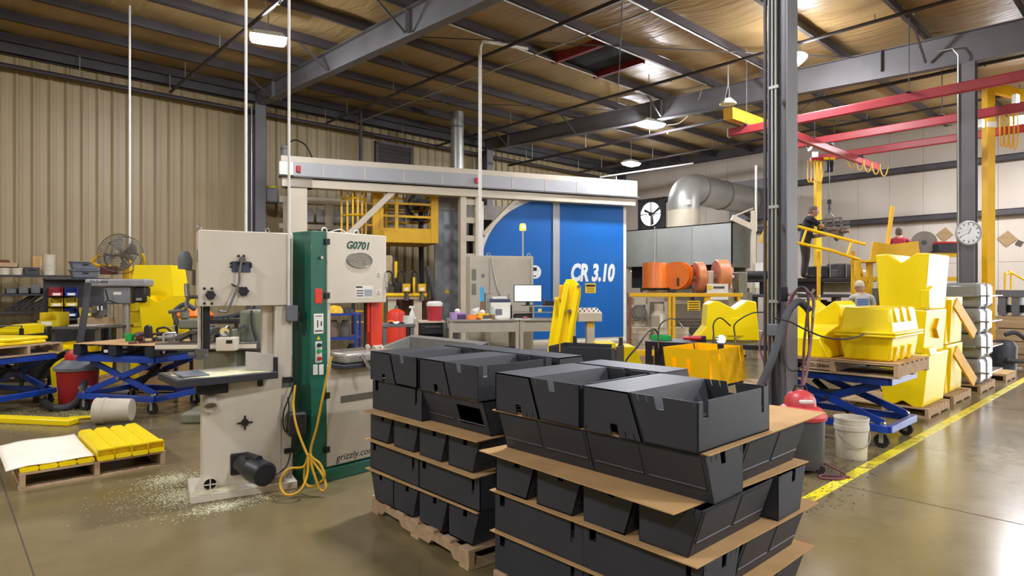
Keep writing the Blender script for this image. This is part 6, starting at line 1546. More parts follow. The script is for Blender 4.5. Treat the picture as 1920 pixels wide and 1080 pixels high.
# yellow guard rail in front
gr = px(1285, 600, 11.6)
GR = thing('guard_rail', 'yellow guard rail in front of the orange drum machine', 'guard rail', (gr.x, gr.y, 0), AZ)
LR = lambda x, y, ly=0.0: loc_on(GR, x, y, ly)
zr_ = LR(1285, 553).z
MB().bx(LR(1180, 553).x, LR(1392, 553).x, -0.03, 0.03, zr_-0.035, zr_+0.035).build('top_rail', YELSTEEL, GR, 0.006)
for x_, m in ((1181, mat('rusty post', '#8a5436', 0.7)), (1255, YELSTEEL), (1263, YELSTEEL), (1385, YELSTEEL)): MB().bx(LR(x_, 600).x-0.025, LR(x_, 600).x+0.025, -0.025, 0.025, 0, zr_-0.03).build('rail_post', m, GR)
MB().bx(LR(1326, 600).x-0.05, LR(1326, 600).x+0.06, 0, 0.03, zr_-0.22, zr_-0.03).build('bracket_plate', YELSTEEL, GR)
p = LR(1300, 572); s3 = MB().bx(LR(1288, 572).x, LR(1311, 572).x, -0.045, -0.035, LR(1300, 582).z, LR(1300, 564).z).build('caution_sign', YELBRIGHT, GR)
for k in range(4): MB().bx(LR(1290, 572).x, LR(1309, 572).x, -0.048, -0.045, LR(1300, 581-4.3*k).z, LR(1300, 579.2-4.3*k).z).build('sign_print', PRINTK, s3)
MB().bx(LR(1178, 638).x, LR(1395, 638).x, -0.05, 0.05, 0.35, 0.45).build('lower_rail', YELSTEEL, GR)

# ================================================================== BLACK WORKBENCH WITH YELLOW HOPPERS
BN = thing('work_bench', 'black steel workbench with hand tools, left of the grey column', 'bench', (6.86, 4.86, 0), -68)
BLN, BDP = 1.62, 0.62
MB().bx(0, BLN, 0, BDP, 0.84, 0.90).build('bench_top', DARK, BN, 0.004)
for x_ in (0.04, 0.22, BLN-0.04):
    for y_ in (0.04, BDP-0.04): MB().bx(x_-0.035, x_+0.035, y_-0.035, y_+0.035, 0, 0.84).build('leg', DARK, BN)
MB().bx(0.03, BLN-0.03, 0.08, BDP-0.04, 0.38, 0.41).build('lower_shelf', CARDL, BN)
MB().bx(0.2, BLN-0.4, 0.1, BDP-0.05, 0.70, 0.72).build('middle_board', CARDL, BN)
rzn = math.radians(-68)
def on_bn(x, y, z=0.902): return (6.86+x*math.cos(rzn)-y*math.sin(rzn), 4.86+x*math.sin(rzn)+y*math.cos(rzn), z)
LB = lambda x, y, ly=0.0: loc_on(BN, x, y, ly)
def bnx(xp, ly): return LB(xp, 640, ly).x
t = thing('parts_tray', 'green plastic tray on the black workbench', 'tray', on_bn(bnx(1240, 0.3), 0.3), -68); MB().bx(-0.12, 0.12, -0.09, 0.09, 0, 0.006).build('tray_floor', GREENPL, t)
for q in (((-0.12, -0.09), (0.12, -0.09)), ((-0.12, 0.09), (0.12, 0.09))): MB().bar((q[0][0], q[0][1], 0.03), (q[1][0], q[1][1], 0.03), 0.008, 0.06).build('tray_wall', GREENPL, t)
for x_ in (-0.12, 0.12): MB().bar((x_, -0.09, 0.03), (x_, 0.09, 0.03), 0.008, 0.06).build('tray_wall', GREENPL, t)
t = thing('cordless_drill', 'red and black cordless drill lying on the black workbench', 'drill', on_bn(bnx(1300, 0.25), 0.25, 0.94), -60)
MB().tube([(-0.13, 0, 0), (-0.05, 0, 0), (-0.04, 0, 0), (0.1, 0, 0)], [0.02, 0.025, 0.035, 0.038], 12).build('body', RED, t); MB().bx(0.1, 0.16, -0.035, 0.035, -0.035, 0.035).build('battery', DARK, t, 0.008); MB().bar((0.06, 0, 0), (0.08, 0.12, -0.01), 0.05, 0.04).build('grip', DARK, t)
t = thing('work_light', 'chrome clamp lamp lying on the black workbench', 'lamp', on_bn(bnx(1352, 0.15), 0.15, 0.945), -60); MB().lathe([(0.055, 0), (0.06, 0.0), (0.05, 0.06), (0.02, 0.1), (0, 0.1)], n=18, M=Matrix.Rotation(math.radians(-100), 4, 'X')).build('reflector', CHROME, t); MB().cyl((0.0, 0.09, 0.0), (0.02, 0.19, -0.015), 0.02, n=10).build('socket', DARK, t)
for k, x_ in enumerate((1338, 1378)):
    t = thing('air_nozzle', 'air hose fitting standing at the front of the bench, %s' % ['left of the chrome lamp', 'right of the chrome lamp'][k], 'air fitting', on_bn(bnx(x_, 0.05), 0.05), -68)
    MB().cyl((0, 0, 0), (0, 0, 0.1), 0.014, n=8).cyl((0, 0, 0.06), (0.06, -0.01, 0.08), 0.008, n=6).build('valve', CHROME, t)
    MB().tube(smooth_path([(0, 0, 0.1), (0.0, 0.0, 0.25), (0.08+0.1*k, 0.02, 0.38 if k else 0.32), (0.35 if k else 0.2, 0.05, 0.4 if k else 0.22)], 6), 0.009, 6).build('hose', DARK, t)
t = thing('gooseneck_lamp', 'slim chrome gooseneck clamped to the bench edge', 'gooseneck', on_bn(bnx(1235, -0.02), -0.03, 0.78), -68); MB().tube(smooth_path([(0, 0, 0), (0, 0, 0.22), (0.02, 0.0, 0.34), (0.12, 0.03, 0.42), (0.22, 0.06, 0.4), (0.3, 0.08, 0.3)], 5), 0.011, 6).build('stem', CHROME, t); MB().bx(-0.02, 0.02, -0.02, 0.04, -0.02, 0.04).build('clamp', DARK, t)
# big yellow hopper standing on the bench
def px_outline(t, pts, ly):
    return [(v.x, v.z) for v in (loc_on(t, x, y, ly) for x, y in pts)]
hb = px(1368, 640, 8.3)
t = thing('plastic_hopper', 'tall yellow hopper with V-notched rim standing on the black workbench', 'hopper', (hb.x, hb.y, 0.902), AZ-8, 'yellow hoppers')
ol = px_outline(t, [(1303, 640), (1324, 612), (1327, 571), (1338, 565), (1348, 565), (1378, 580), (1402, 563), (1418, 566), (1421, 600), (1424, 640)], 0.0)
ol = [(x_, max(z_, 0.0) if i_ not in (0, 9) else 0.0) for i_, (x_, z_) in enumerate(ol)]
MB().prism(ol, 0.0, 0.42, 'xz').build('hopper_body', YEL, t, 0.012, smooth=False)
pkx = ol[5][0]
MB().prism([(pkx-0.1, 0.06), (pkx+0.1, 0.06), (pkx+0.06, 0.3), (pkx-0.06, 0.3)], -0.012, 0.0, 'xz').build('front_panel', YEL, t, 0.006)
# slotted yellow bin on a small stand
SB = thing('slotted_bin', 'yellow bin with cut slots, its side glaring white, in front of the workbench', 'bin', (5.42, 3.10, 0.66), 2)
b = MB(); w_, d_, h_ = 0.70, 0.46, 0.345
plate(b, (0, -0.045, 0), (w_, -0.045, 0), (w_, 0, h_), (0, 0, h_), [(0.22, 0.28, 0.68, 1.0), (0.86, 0.89, 0.55, 1.0)], (0, -1, 0))
plate(b, (0, d_, 0), (0, 0, 0), (0, 0, h_), (0, d_+0.05, h_), [(0.18, 0.27, 0.3, 0.72), (0.5, 0.58, 0.3, 0.72), (0.97, 0.99, 0.8, 1.0)], (-1, 0, 0))
plate(b, (w_, 0, 0), (w_, d_, 0), (w_, d_+0.05, h_), (w_, 0, h_), [(0.4, 0.55, 0.7, 1.0)], (1, 0, 0))
plate(b, (w_, d_, 0), (0, d_, 0), (0, d_+0.05, h_), (w_, d_+0.05, h_), [(0.1, 0.15, 0.5, 1.0)], (0, 1, 0))
b.bx(0, w_, -0.045, d_, 0, 0.006)
b.build('bin_shell', mat('yellow orange plastic', '#f2bd12', 0.13, 0, 0.03, 2), SB)
t = thing('steel_stand', 'low black stand under the slotted yellow bin', 'stand', (5.77, 3.34, 0), 2)
MB().bx(-0.33, 0.33, -0.24, 0.24, 0.625, 0.658).build('top', DARK, t)
for x_ in (-0.3, 0.3):
    for y_ in (-0.21, 0.21): MB().bx(x_-0.02, x_+0.02, y_-0.02, y_+0.02, 0, 0.625).build('leg', DARK, t)

# ================================================================== THINGS JUST BEHIND THE BLACK STACKS
# grey tote with sloping rim
TT = thing('grey_hopper', 'large grey plastic hopper with a thick rim behind the left black stack', 'hopper', (3.9, 5.25, 0), 0)
b = MB()
O = [(-0.45, 0.05, 0.72), (0.58, 0.0, 1.0), (0.58, 1.5, 1.0), (-0.45, 1.5, 0.72)]
I = [(-0.36, 0.13, 0.74), (0.49, 0.09, 0.985), (0.49, 1.41, 0.985), (-0.36, 1.41, 0.74)]
Bt = [(-0.3, 0.2, 0.12), (0.4, 0.2, 0.12), (0.4, 1.3, 0.12), (-0.3, 1.3, 0.12)]
Bi = [(-0.28, 0.24, 0.16), (0.36, 0.24, 0.16), (0.36, 1.26, 0.16), (-0.28, 1.26, 0.16)]
b.v = O+I+Bt+Bi
for k in range(4):
    j = (k+1) % 4
    b.f += [(k, j, 4+j, 4+k), (8+k, 8+j, j, k), (4+k, 4+j, 12+j, 12+k)]
b.f += [(8, 11, 10, 9), (12, 13, 14, 15)]
b.build('hopper_shell', mat('hopper grey', '#74726c', 0.5, 0, 0.08), TT)
MB().bx(0.585, 0.6, 0.0, 1.5, 0.93, 1.0).bx(-0.46, -0.45, 0.05, 1.5, 0.67, 0.72).build('rim', mat('hopper rim', '#8b877c', 0.5), TT)
for x_ in (-0.2, 0.3):
    for y_ in (0.3, 1.2): MB().bx(x_-0.05, x_+0.05, y_-0.05, y_+0.05, 0, 0.12).build('foot', DARK, TT)
# black notched bin further back
bb = px(1100, 660, 6.1)
BB_ = thing('large_bin', 'tall black bin with two rim prongs behind the right black stack', 'bin', (bb.x, bb.y, 0), -68)
b = MB()
w_, d_, h_ = 0.62, 0.45, 1.04
plate(b, (-w_/2, -d_/2, 0), (w_/2, -d_/2, 0), (w_/2, -d_/2, h_), (-w_/2, -d_/2, h_), [(0.1, 0.2, 0.95, 1.0)], (0, -1, 0))
plate(b, (w_/2, d_/2, 0), (-w_/2, d_/2, 0), (-w_/2, d_/2, h_), (w_/2, d_/2, h_), [(0.1, 0.2, 0.95, 1.0)], (0, 1, 0))
plate(b, (-w_/2, d_/2, 0), (-w_/2, -d_/2, 0), (-w_/2, -d_/2, h_), (-w_/2, d_/2, h_), [(0.3, 0.4, 0.9, 1.0)], (-1, 0, 0))
plate(b, (w_/2, -d_/2, 0), (w_/2, d_/2, 0), (w_/2, d_/2, h_), (w_/2, -d_/2, h_), [(0.3, 0.4, 0.9, 1.0)], (1, 0, 0))
b.bx(-w_/2, w_/2, -d_/2, d_/2, 0.0, 0.01)
b.build('bin_shell', BLACKP, BB_)
for x_ in (-0.2, 0.28): MB().bx(x_-0.02, x_+0.02, d_/2-0.012, d_/2, h_, h_+0.07).build('prong', BLACKP, BB_)
# yellow upright channel leaning
yc = px(1062, 650, 7.9)
YC = thing('yellow_chute', 'tall yellow moulded chute standing upright behind the black bins', 'chute', (yc.x, yc.y, 0), AZ)
LY = lambda x, y, ly=0.0: loc_on(YC, x, y, ly)
def out3(pts, ly): return [(v.x, v.z) for v in (LY(x, y, ly) for x, y in pts)]
bot = LY(1026, 655); bz = 0.0
k_ = (LY(1068, 523).x-LY(1046, 655).x)/(LY(1068, 523).z-LY(1046, 655).z)
def ext(p): return (p[0]-k_*p[1]*0.55, 0.0)
main = out3([(1061, 524), (1075, 523), (1089, 536), (1089, 555), (1071, 655), (1027, 655), (1040, 565), (1058, 545)], 0.0)
e1, e2 = ext(main[4]), ext(main[5])
body = main[:5]+[e1, e2]+main[5:]
MB().prism(body, 0.0, 0.06, 'xz').build('back_plate', YEL, YC, 0.008, smooth=False)
for pa, pb, w2 in (((1082, 535), (1062, 655), 0.05), ((1062, 530), (1040, 655), 0.06)):
    u, v = LY(*pa), LY(*pb); d3 = (v-u)/(v.z-u.z); lo = u + d3*(0.05-u.z)
    MB().bar((u.x, -0.03, u.z), (lo.x, -0.03, lo.z), w2, 0.09, (0, 1, 0)).build('side_rib', YEL, YC, 0.008)
for x_, y_ in ((1068, 583), (1085, 537), (1043, 560)):
    p = LY(x_, y_, -0.06); MB().cyl((p.x, 0, p.z), (p.x, -0.09, p.z), 0.022, n=12).build('knob', CHROME if x_ != 1043 else YEL, YC)
p = LY(1057, 540); MB().bx(p.x-0.06, p.x, -0.02, 0.05, p.z-0.16, p.z+0.04).build('ear', YELSTEEL, YC, 0.01)
yw = px(1178, 665, 9.0)
t = thing('plastic_hopper', 'low yellow hopper on the floor beyond the black bins', 'hopper', (yw.x, yw.y, 0), AZ, 'yellow hoppers')
ol = px_outline(t, [(1205, 690), (1191, 650), (1156, 650), (1154, 643), (1120, 645), (1118, 690)], 0.0)
xs_ = [p_[0] for p_ in ol]
MB().prism([(ol[0][0]+0.2, 0.0), (ol[1][0], ol[1][1]), (ol[2][0], ol[2][1]), (ol[3][0], ol[3][1]), (ol[4][0], ol[4][1]), (ol[5][0], 0.0)], 0.0, 0.5, 'xz').build('hopper_body', YEL, t, 0.01, smooth=False)
MB().bx(ol[2][0], ol[2][0]+0.06, -0.006, 0.0, ol[2][1]-0.06, ol[2][1]-0.02).build('embossed_mark', YELSTEEL, t)
b = MB().tube(smooth_path([Vector((px(1160, 690, 7.4).x, px(1160, 690, 7.4).y, 0.012)), px(1163, 720, 7.42), px(1173, 678, 7.5), px(1195, 650, 7.6), px(1215, 622, 8.0), px(1228, 618, 8.25), px(1236, 632, 8.4)], 5), 0.012, 6)
lead = b.build('cable', DARK); tag(lead, 'black cable hanging from the bench towards the black bins', 'cable')
# ================================================================== RIGHT SIDE: LIFT, VACUUM, HOSES, YELLOW STACKS
lift('blue scissor lift cart carrying yellow tubs beside the yellow floor line', (7.36, 2.62, 0), 90, 1.2, 0.84, 0.2, 0.70, False)
PR = make_pallet('stamped wooden pallet on the right-hand lift cart', (7.38, 2.52, 0.713), 90, 1.06, 1.22, 0.14, False)
text('pallet_stamp', 'KZD-2848A', 0.05, PRINTK, PR, Matrix.Translation((0.15, 0.533, 0.07)) @ Matrix.Rotation(math.radians(180), 4, 'Z') @ Matrix.Rotation(math.radians(90), 4, 'X'), 0.001)
MB().bx(0.02, 0.28, 0.505, 0.531, 0.03, 0.115).build('block', WOOD, PR)
card(7.38, 2.52, 0.859, 1.06, 1.22, 0, 'brown cardboard sheet under the yellow tubs', None)
def tub(label, x0, x1, y0, y1, z0, h, inv):
    t = thing('plastic_tub', label, 'tub', ((x0+x1)/2, (y0+y1)/2, z0), 0, 'yellow tubs on the lift')
    lx, ly = (x1-x0)/2, (y1-y0)/2; tp = 0.05
    b = MB(); zb, zt = (h, 0.0) if inv else (0.0, h)
    s = -1 if inv else 1
    ring = lambda k, z: [(-lx+k, -ly+k, z), (lx-k, -ly+k, z), (lx-k, ly-k, z), (-lx+k, ly-k, z)]
    b.hexa(ring(tp, zb)+ring(0.015, zt))
    b.build('tub_body', YEL, t, 0.022)
    MB().bx(-lx-0.02, lx+0.02, -ly-0.02, ly+0.02, min(zt, zt-s*0.028), max(zt, zt-s*0.028)).build('rim', YEL, t, 0.01)
    for k in range(3):
        x_ = -lx*0.6+lx*0.5*k
        MB().hexa([(x_-0.05, -ly+tp-0.012, zb), (x_+0.05, -ly+tp-0.012, zb), (x_+0.05, -ly+tp+0.02, zb), (x_-0.05, -ly+tp+0.02, zb), (x_-0.05, -ly+0.004, zb+s*h*0.55), (x_+0.05, -ly+0.004, zb+s*h*0.55), (x_+0.05, -ly+0.05, zb+s*h*0.55), (x_-0.05, -ly+0.05, zb+s*h*0.55)]).build('rib', YEL, t, 0.006)
    return t
tub('lower yellow tub of the pair standing on the right-hand lift', 6.92, 7.85, 1.97, 2.50, 0.861, 0.27, False)
tub('upper upturned yellow tub of the pair on the right-hand lift', 6.92, 7.85, 1.97, 2.50, 1.133, 0.27, True)
t = thing('plastic_hopper', 'yellow wedge-sided hopper leaning beside the yellow tubs on the lift', 'hopper', (6.92, 2.58, 0.861), 0, 'yellow hoppers')
MB().prism([(0.0, 0.0), (0.5, 0.0), (0.5, 0.58), (0.42, 0.60), (0.24, 0.46), (0.05, 0.60), (0.0, 0.55)], 0.3, 0.8, 'yz').build('hopper_body', YEL, t, 0.01, smooth=False)
MB().hexa([(0.0, 0.0, 0.0), (0.3, 0.0, 0.0), (0.3, 0.5, 0.0), (0.0, 0.5, 0.0), (0.0, 0.1, 0.2), (0.3, 0.0, 0.34), (0.3, 0.5, 0.34), (0.0, 0.45, 0.2)]).build('front_wedge', YEL, t, 0.008)

# white bucket
bk = gnd(1596, 857)
t = thing('plastic_bucket', 'white plastic bucket with a wire handle beside the yellow floor line', 'bucket', (bk.x, bk.y, 0), AZ)
bucket_parts(t, mat('white pail', '#dcd6c6', 0.45, 0, 0.06, 5))
# red-topped vacuum
vq = px(1500, 760, 5.5)
RV = thing('shop_vacuum', 'vacuum with a red domed lid standing behind the right black stack', 'vacuum', (vq.x, vq.y, 0), AZ)
MB().lathe([(0, 0.04), (0.17, 0.04), (0.19, 0.1), (0.2, 0.46), (0, 0.46)], n=24).build('drum', mat('vacuum drum grey', '#4a4a4e', 0.5), RV)
MB().lathe([(0.215, 0.46), (0.22, 0.49), (0.17, 0.55), (0.13, 0.57), (0.125, 0.63), (0.1, 0.67), (0.05, 0.70), (0, 0.705)], n=26).build('lid', mat('vacuum lid red', '#c94449', 0.4), RV)
MB().bx(-0.06, 0.06, -0.13, -0.1, 0.60, 0.635).build('handle_recess', WHITE, RV, 0.01)
MB().tube([(-0.06, 0, 0.69), (-0.04, 0, 0.74), (0.04, 0, 0.74), (0.06, 0, 0.69)], 0.012, 8).build('carry_handle', DARK, RV)
for a in (45, 135, 225, 315):
    x_, y_ = 0.17*math.cos(math.radians(a)), 0.17*math.sin(math.radians(a)); MB().cyl((x_, y_-0.015, 0.035), (x_, y_+0.015, 0.035), 0.035, n=12).build('wheel', RUBBER, RV)
MB().tube(smooth_path([(0.1, 0.0, 0.1), (0.22, -0.12, 0.06), (0.3, -0.18, 0.012), (0.2, -0.3, 0.012), (0.05, -0.28, 0.012), (0.1, -0.2, 0.012), (0.3, -0.26, 0.012)], 6), 0.01, 6).build('power_cord', MAROON, RV)
# hoses hung on the grey column
def hang(label, pts, r, m, name='air_hose', n=6):
    p0 = pts[0]
    o = MB().tube(smooth_path(pts, n), r, 10).build(name, m)
    return tag(o, label, 'hose', 'hoses on the grey column')
hang('thick grey vacuum hose arching down from the column hook', [px(1425, 725, 5.6), px(1445, 680, 5.65), px(1462, 630, 5.75), px(1478, 585, 5.85), px(1496, 566, 5.9), px(1511, 575, 5.9), px(1517, 583, 5.9)], 0.035, HOSE, 'vacuum_hose')
hang('maroon air hose looped over the column hook, falling left', [px(1466, 640, 6.0), px(1472, 600, 5.98), px(1482, 560, 5.95), px(1495, 542, 5.92), px(1510, 541, 5.9), px(1516, 560, 5.88), px(1508, 640, 5.85), px(1506, 690, 5.8), px(1503, 735, 5.75)], 0.012, MAROON)
hang('maroon air hose falling straight to the vacuum lid', [px(1470, 650, 6.02), px(1478, 590, 6.0), px(1490, 548, 5.96), px(1508, 545, 5.9), px(1524, 560, 5.86), px(1522, 620, 5.84), px(1514, 690, 5.7), px(1506, 724, 5.6)], 0.012, MAROON)
hang('dark air hose hanging in a deep loop from the column hook', [px(1488, 552, 5.93), px(1500, 538, 5.9), px(1513, 550, 5.88), px(1515, 600, 5.86), px(1516, 660, 5.84), px(1500, 690, 5.82), px(1480, 693, 5.85), px(1472, 665, 5.9), px(1470, 600, 5.95)], 0.009, HOSE)
hang('black air line trailing right across the yellow tubs', [px(1450, 596, 5.7), px(1480, 603, 5.7), px(1510, 618, 5.72), px(1545, 632, 5.76), px(1580, 636, 5.82), px(1605, 632, 5.88), px(1621, 626, 5.95)], 0.008, DARK)
hang('maroon air hose on the left of the column dropping to the floor', [px(1435, 610, 6.6), px(1424, 650, 6.5), px(1436, 690, 6.4), px(1440, 740, 6.3), px(1437, 800, 6.3)], 0.012, MAROON)
t = thing('hose_hook', 'steel hook bracket on the column holding the hoses', 'hook', px(1500, 550, 6.0), AZ); MB().tube([(-0.1, 0.1, -0.02), (-0.02, 0, 0.0), (0.06, -0.08, -0.01), (0.09, -0.1, 0.04)], 0.014, 8).build('hook_rod', CHROME, t); MB().bx(-0.16, -0.09, 0.06, 0.14, -0.08, 0.06).build('bracket', DARK, t)
t = thing('air_gun', 'chrome blow gun clipped on the hoses', 'air gun', px(1527, 575, 5.85), AZ); MB().tube([(0, 0, 0.08), (0.0, 0, 0.0), (-0.02, 0, -0.1)], 0.012, 8).build('grip', CHROME, t); MB().tube([(0, 0, 0.08), (0.02, -0.05, 0.1)], 0.008, 6).build('nozzle', CHROME, t)

# tall yellow hopper stack by the line
make_pallet('wooden pallet under the tall stack of yellow hoppers', (9.42, 2.66, 0), 90, 1.0, 1.0, 0.12, False)
def big_hopper(label, loc, Xl, ty, by, h, notch, inv, seedv=0):
    t = thing('plastic_hopper', label, 'hopper', loc, 0, 'yellow hoppers')
    out = [(-by/2, 0), (by/2, 0), (ty/2, h), (ty*0.28, h+0.01), (0, h-notch), (-ty*0.28, h+0.01), (-ty/2, h)]
    if inv: out = [(a, h-b_) for a, b_ in out]
    MB().prism(out, -Xl/2, Xl/2, 'yz').build('hopper_body', YEL, t, 0.015, smooth=False)
    return t
h3 = big_hopper('lowest upturned yellow hopper of the tall stack by the line', (9.42, 2.45, 0.122), 0.95, 0.44, 0.56, 0.66, 0.06, True)
h2 = big_hopper('middle yellow hopper of the tall stack by the line', (9.42, 2.45, 0.785), 0.95, 0.52, 0.44, 0.54, 0.0, False)
h1 = big_hopper('topmost yellow hopper with a V rim on the tall stack', (9.42, 2.46, 1.328), 0.95, 0.60, 0.50, 0.70, 0.11, False)
for t, z, sgn in ((h2, 0.3, 1),):
    yy = -0.265 if t is h2 else (-0.275 if t is h1 else -0.255)
    MB().prism([(0.0, z-0.13), (0.13, z), (0.0, z+0.13), (-0.13, z)], yy-0.02, yy+0.03, 'xz').build('diamond_recess_shade', mat('deep yellow plastic', '#eaae00', 0.35), t, 0.004, smooth=False)  # recess shade put into the darker yellow of a raised diamond
MB().hexa([(-0.48, -0.30, 0.02), (-0.2, -0.30, 0.02), (-0.2, -0.2, 0.02), (-0.48, -0.2, 0.02), (-0.48, -0.30, 0.25), (-0.3, -0.30, 0.3), (-0.3, -0.2, 0.3), (-0.48, -0.2, 0.25)]).build('corner_step', YEL, h1, 0.01)
MB().hexa([(-0.45, -0.3, -0.02), (-0.1, -0.3, -0.02), (-0.1, -0.2, -0.02), (-0.45, -0.2, -0.02), (-0.45, -0.28, 0.08), (-0.2, -0.28, 0.08), (-0.2, -0.2, 0.08), (-0.45, -0.2, 0.08)]).build('corner_step', YEL, h2, 0.01)
# second yellow stack with leaning plates
make_pallet('wooden pallet under the leaning yellow plates', (10.75, 2.66, 0), 90, 1.0, 0.95, 0.12, False)
for k, (z, hh, lb) in enumerate(((0.122, 0.68, 'lower yellow hopper of the second stack by the line'), (0.81, 0.66, 'upper yellow hopper of the second stack by the line'))):
    t = thing('plastic_hopper', lb, 'hopper', (10.75, 2.52, z), 0, 'yellow hoppers')
    MB().prism([(-0.22, 0), (0.3, 0), (0.26, hh), (-0.24, hh)], -0.45, 0.45, 'yz').build('hopper_body', YEL, t, 0.012, smooth=False)
    MB().hexa([(-0.3, -0.24, 0.02), (-0.1, -0.24, 0.02), (-0.1, -0.2, 0.02), (-0.3, -0.2, 0.02), (-0.45, -0.30, hh*0.95), (-0.2, -0.30, hh*0.95), (-0.2, -0.24, hh*0.95), (-0.45, -0.24, hh*0.95)]).build('leaning_flap', YEL, t, 0.01)
    MB().bar((-0.3, -0.3, hh*0.9), (0.25, -0.42, 0.12), 0.16, 0.03, (0, 1, 0.2)).build('leaning_plate', mat('deep yellow plastic', '#eaae00'), t, 0.006)
# grey tanks
make_pallet('wooden pallet under the stack of grey tanks', (12.14, 2.64, 0), 90, 1.05, 1.0, 0.12, False)
TK = mat('grey tank plastic', '#8b8b8a', 0.14, 0, 0.05, 2)
for k in range(4):
    t = thing('plastic_tank', 'grey moulded tank, %s in the stack by the yellow line' % ['lowest', 'second up', 'third up', 'topmost'][k], 'tank', (12.14+[0, 0.04, -0.02, 0.02][k], 2.56, 0.122+0.39*k), 0, 'grey tanks')
    for x0, x1 in ((-0.46, -0.02), (0.02, 0.46)): MB().bx(x0, x1, -0.4, 0.4, 0.0, 0.386).build('tank_half', TK, t, 0.06, seg=4)
    MB().bx(-0.42, 0.42, -0.36, 0.36, 0.03, 0.36).build('tank_core', TK, t)
    MB().bx(-0.5, 0.5, -0.52, -0.36, 0.175, 0.20).build('flange_lip', TK, t, 0.008)
    MB().bx(-0.56, -0.4, -0.34, -0.1, 0.17, 0.2).build('handle_lip', TK, t, 0.008)
# pallet, vacuum and timber beyond
make_pallet('empty wooden pallet with a board on top beyond the grey tanks', (13.75, 2.5, 0), 90, 0.9, 0.8, 0.12, False)
o = MB().bx(-0.4, 0.4, -0.4, 0.4, 0, 0.012).build('board', CARD, None, loc=(13.75, 2.5, 0.122)); tag(o, 'flat tan board on the empty pallet beyond the grey tanks', 'board')
bv = px(1880, 655, 11.6)
t = thing('shop_vacuum', 'black drum vacuum with a coiled hose in front of the timber', 'vacuum', (bv.x+0.35, bv.y+0.05, 0), AZ)
MB().lathe([(0, 0), (0.2, 0), (0.22, 0.5), (0.16, 0.6), (0, 0.62)], n=20).build('drum', mat('charcoal drum', '#3c4048', 0.5), t)
MB().tube(smooth_path([(-0.05, -0.1, 0.72), (0.12, -0.15, 0.76), (0.3, -0.2, 0.6), (0.36, -0.22, 0.4), (0.25, -0.22, 0.25), (0.05, -0.26, 0.24), (-0.15, -0.26, 0.26)], 6), 0.04, 10).build('hose', HOSE, t)
CRT = thing('timber_stack', 'stack of pale timber planks at the right edge by the far aisle', 'timber', (15.5, 2.1, 0), 0)
for k in range(4): MB().bx(0, 0.5, -0.12, 0.52, 0.06+0.25*k, 0.06+0.25*k+0.235).build('plank', mat('fresh timber', '#c3a37a', 0.75, 0, 0.12, 3, stretch=(6, 0.6, 6)), CRT, 0.006)
for y_ in (0.0, 0.35): MB().bx(0, 0.5, y_, y_+0.1, 0, 0.06).build('bearer', WOOD, CRT)
t = thing('machine_bed', 'grey steel machine bed resting on the timber stack', 'machine', (15.5, 2.1, 1.061), 0)
MB().bx(0, 0.5, -0.12, 0.52, 0.36, 0.5).build('bed_top', STEEL, t, 0.008)
for y_ in (-0.1, 0.15, 0.36): MB().bx(0.02, 0.48, y_, y_+0.12, 0, 0.36).build('bed_leg', STEEL, t)
MB().bx(0.2, 0.5, -0.12, 0.52, 0.05, 0.2).build('bed_rail', STEELD, t)
# yellow handrail far right
hr = px(1884, 545, 14.2)
t = thing('hand_rail', 'bent yellow tube handrail near the right edge', 'hand rail', (hr.x, hr.y, 0), AZ)
z1 = px(1884, 512, 14.2).z
MB().tube(smooth_path([(0, 0, 0), (0, 0, z1-0.15), (0.02, 0, z1-0.04), (0.12, 0, z1), (0.2, 0, z1-0.02), (1.2, -0.3, z1-0.75)], 4), 0.022, 8).build('rail_tube', YELBRIGHT, t)
MB().tube([(0.14, 0, 0), (0.14, 0, z1-0.02)], 0.022, 8).build('rail_post', YELBRIGHT, t)
# patches on the far wall
for x_, y_, s_, m, lb in ((1888, 448, 0.17, mat('patch brown', '#a48a66', 0.9), 'brown diamond-shaped cardboard patch on the far wall'), (1911, 456, 0.075, mat('patch dark', '#5c5044', 0.9), 'small dark patch on the far wall beside the brown one'), (1771, 440, 0.16, mat('patch brown', '#9a7443'), 'brown cardboard patch on the far wall left of the clock')):
    p = onX(x_, y_, X1-0.02)
    o = MB().bx(-0.012, 0.012, -s_, s_, -s_, s_).build('wall_patch', m, None, 0.004, loc=(X1-0.013, p.y, p.z)); o.rotation_euler[0] = math.radians(50 if s_ > 0.15 else 30); tag(o, lb, 'patch')
# clock on the column
ck = px(1814, 437, 11.5)
CK = thing('wall_clock', 'round white wall clock on the right grey column', 'clock', (ck.x, ck.y, ck.z), AZ-6)
MB().lathe([(0.22, 0.0), (0.225, -0.05), (0.205, -0.055), (0.205, -0.03), (0, -0.03)], n=36, M=Matrix.Rotation(math.radians(-90), 4, 'X')).build('rim', mat('clock rim', '#b9b9bc', 0.35, 0.3), CK)
MB().lathe([(0, 0.032), (0.205, 0.032)], n=36, M=Matrix.Rotation(math.radians(90), 4, 'X'), caps=False).build('dial', mat('clock dial', '#f3f4f6', 0.5), CK)
for k in range(12):
    a = math.radians(30*k); t_ = MB().box((0.165*math.sin(a), -0.0345, 0.165*math.cos(a)), (0.014, 0.003, 0.035), (0, 30*k, 0)).build('hour_mark', PRINTK, CK)
for ang, ln, w2 in ((25, 0.09, 0.014), (245, 0.16, 0.01)):
    a = math.radians(ang); MB().bar((-0.02*math.sin(a), -0.038, -0.02*math.cos(a)), (ln*math.sin(a), -0.038, ln*math.cos(a)), 0.003, w2, (0, 1, 0)).build('clock_hand', PRINTK, CK)
MB().bx(-0.03, 0.03, 0.0, 0.12, -0.03, 0.2).build('bracket', STEEL, CK)
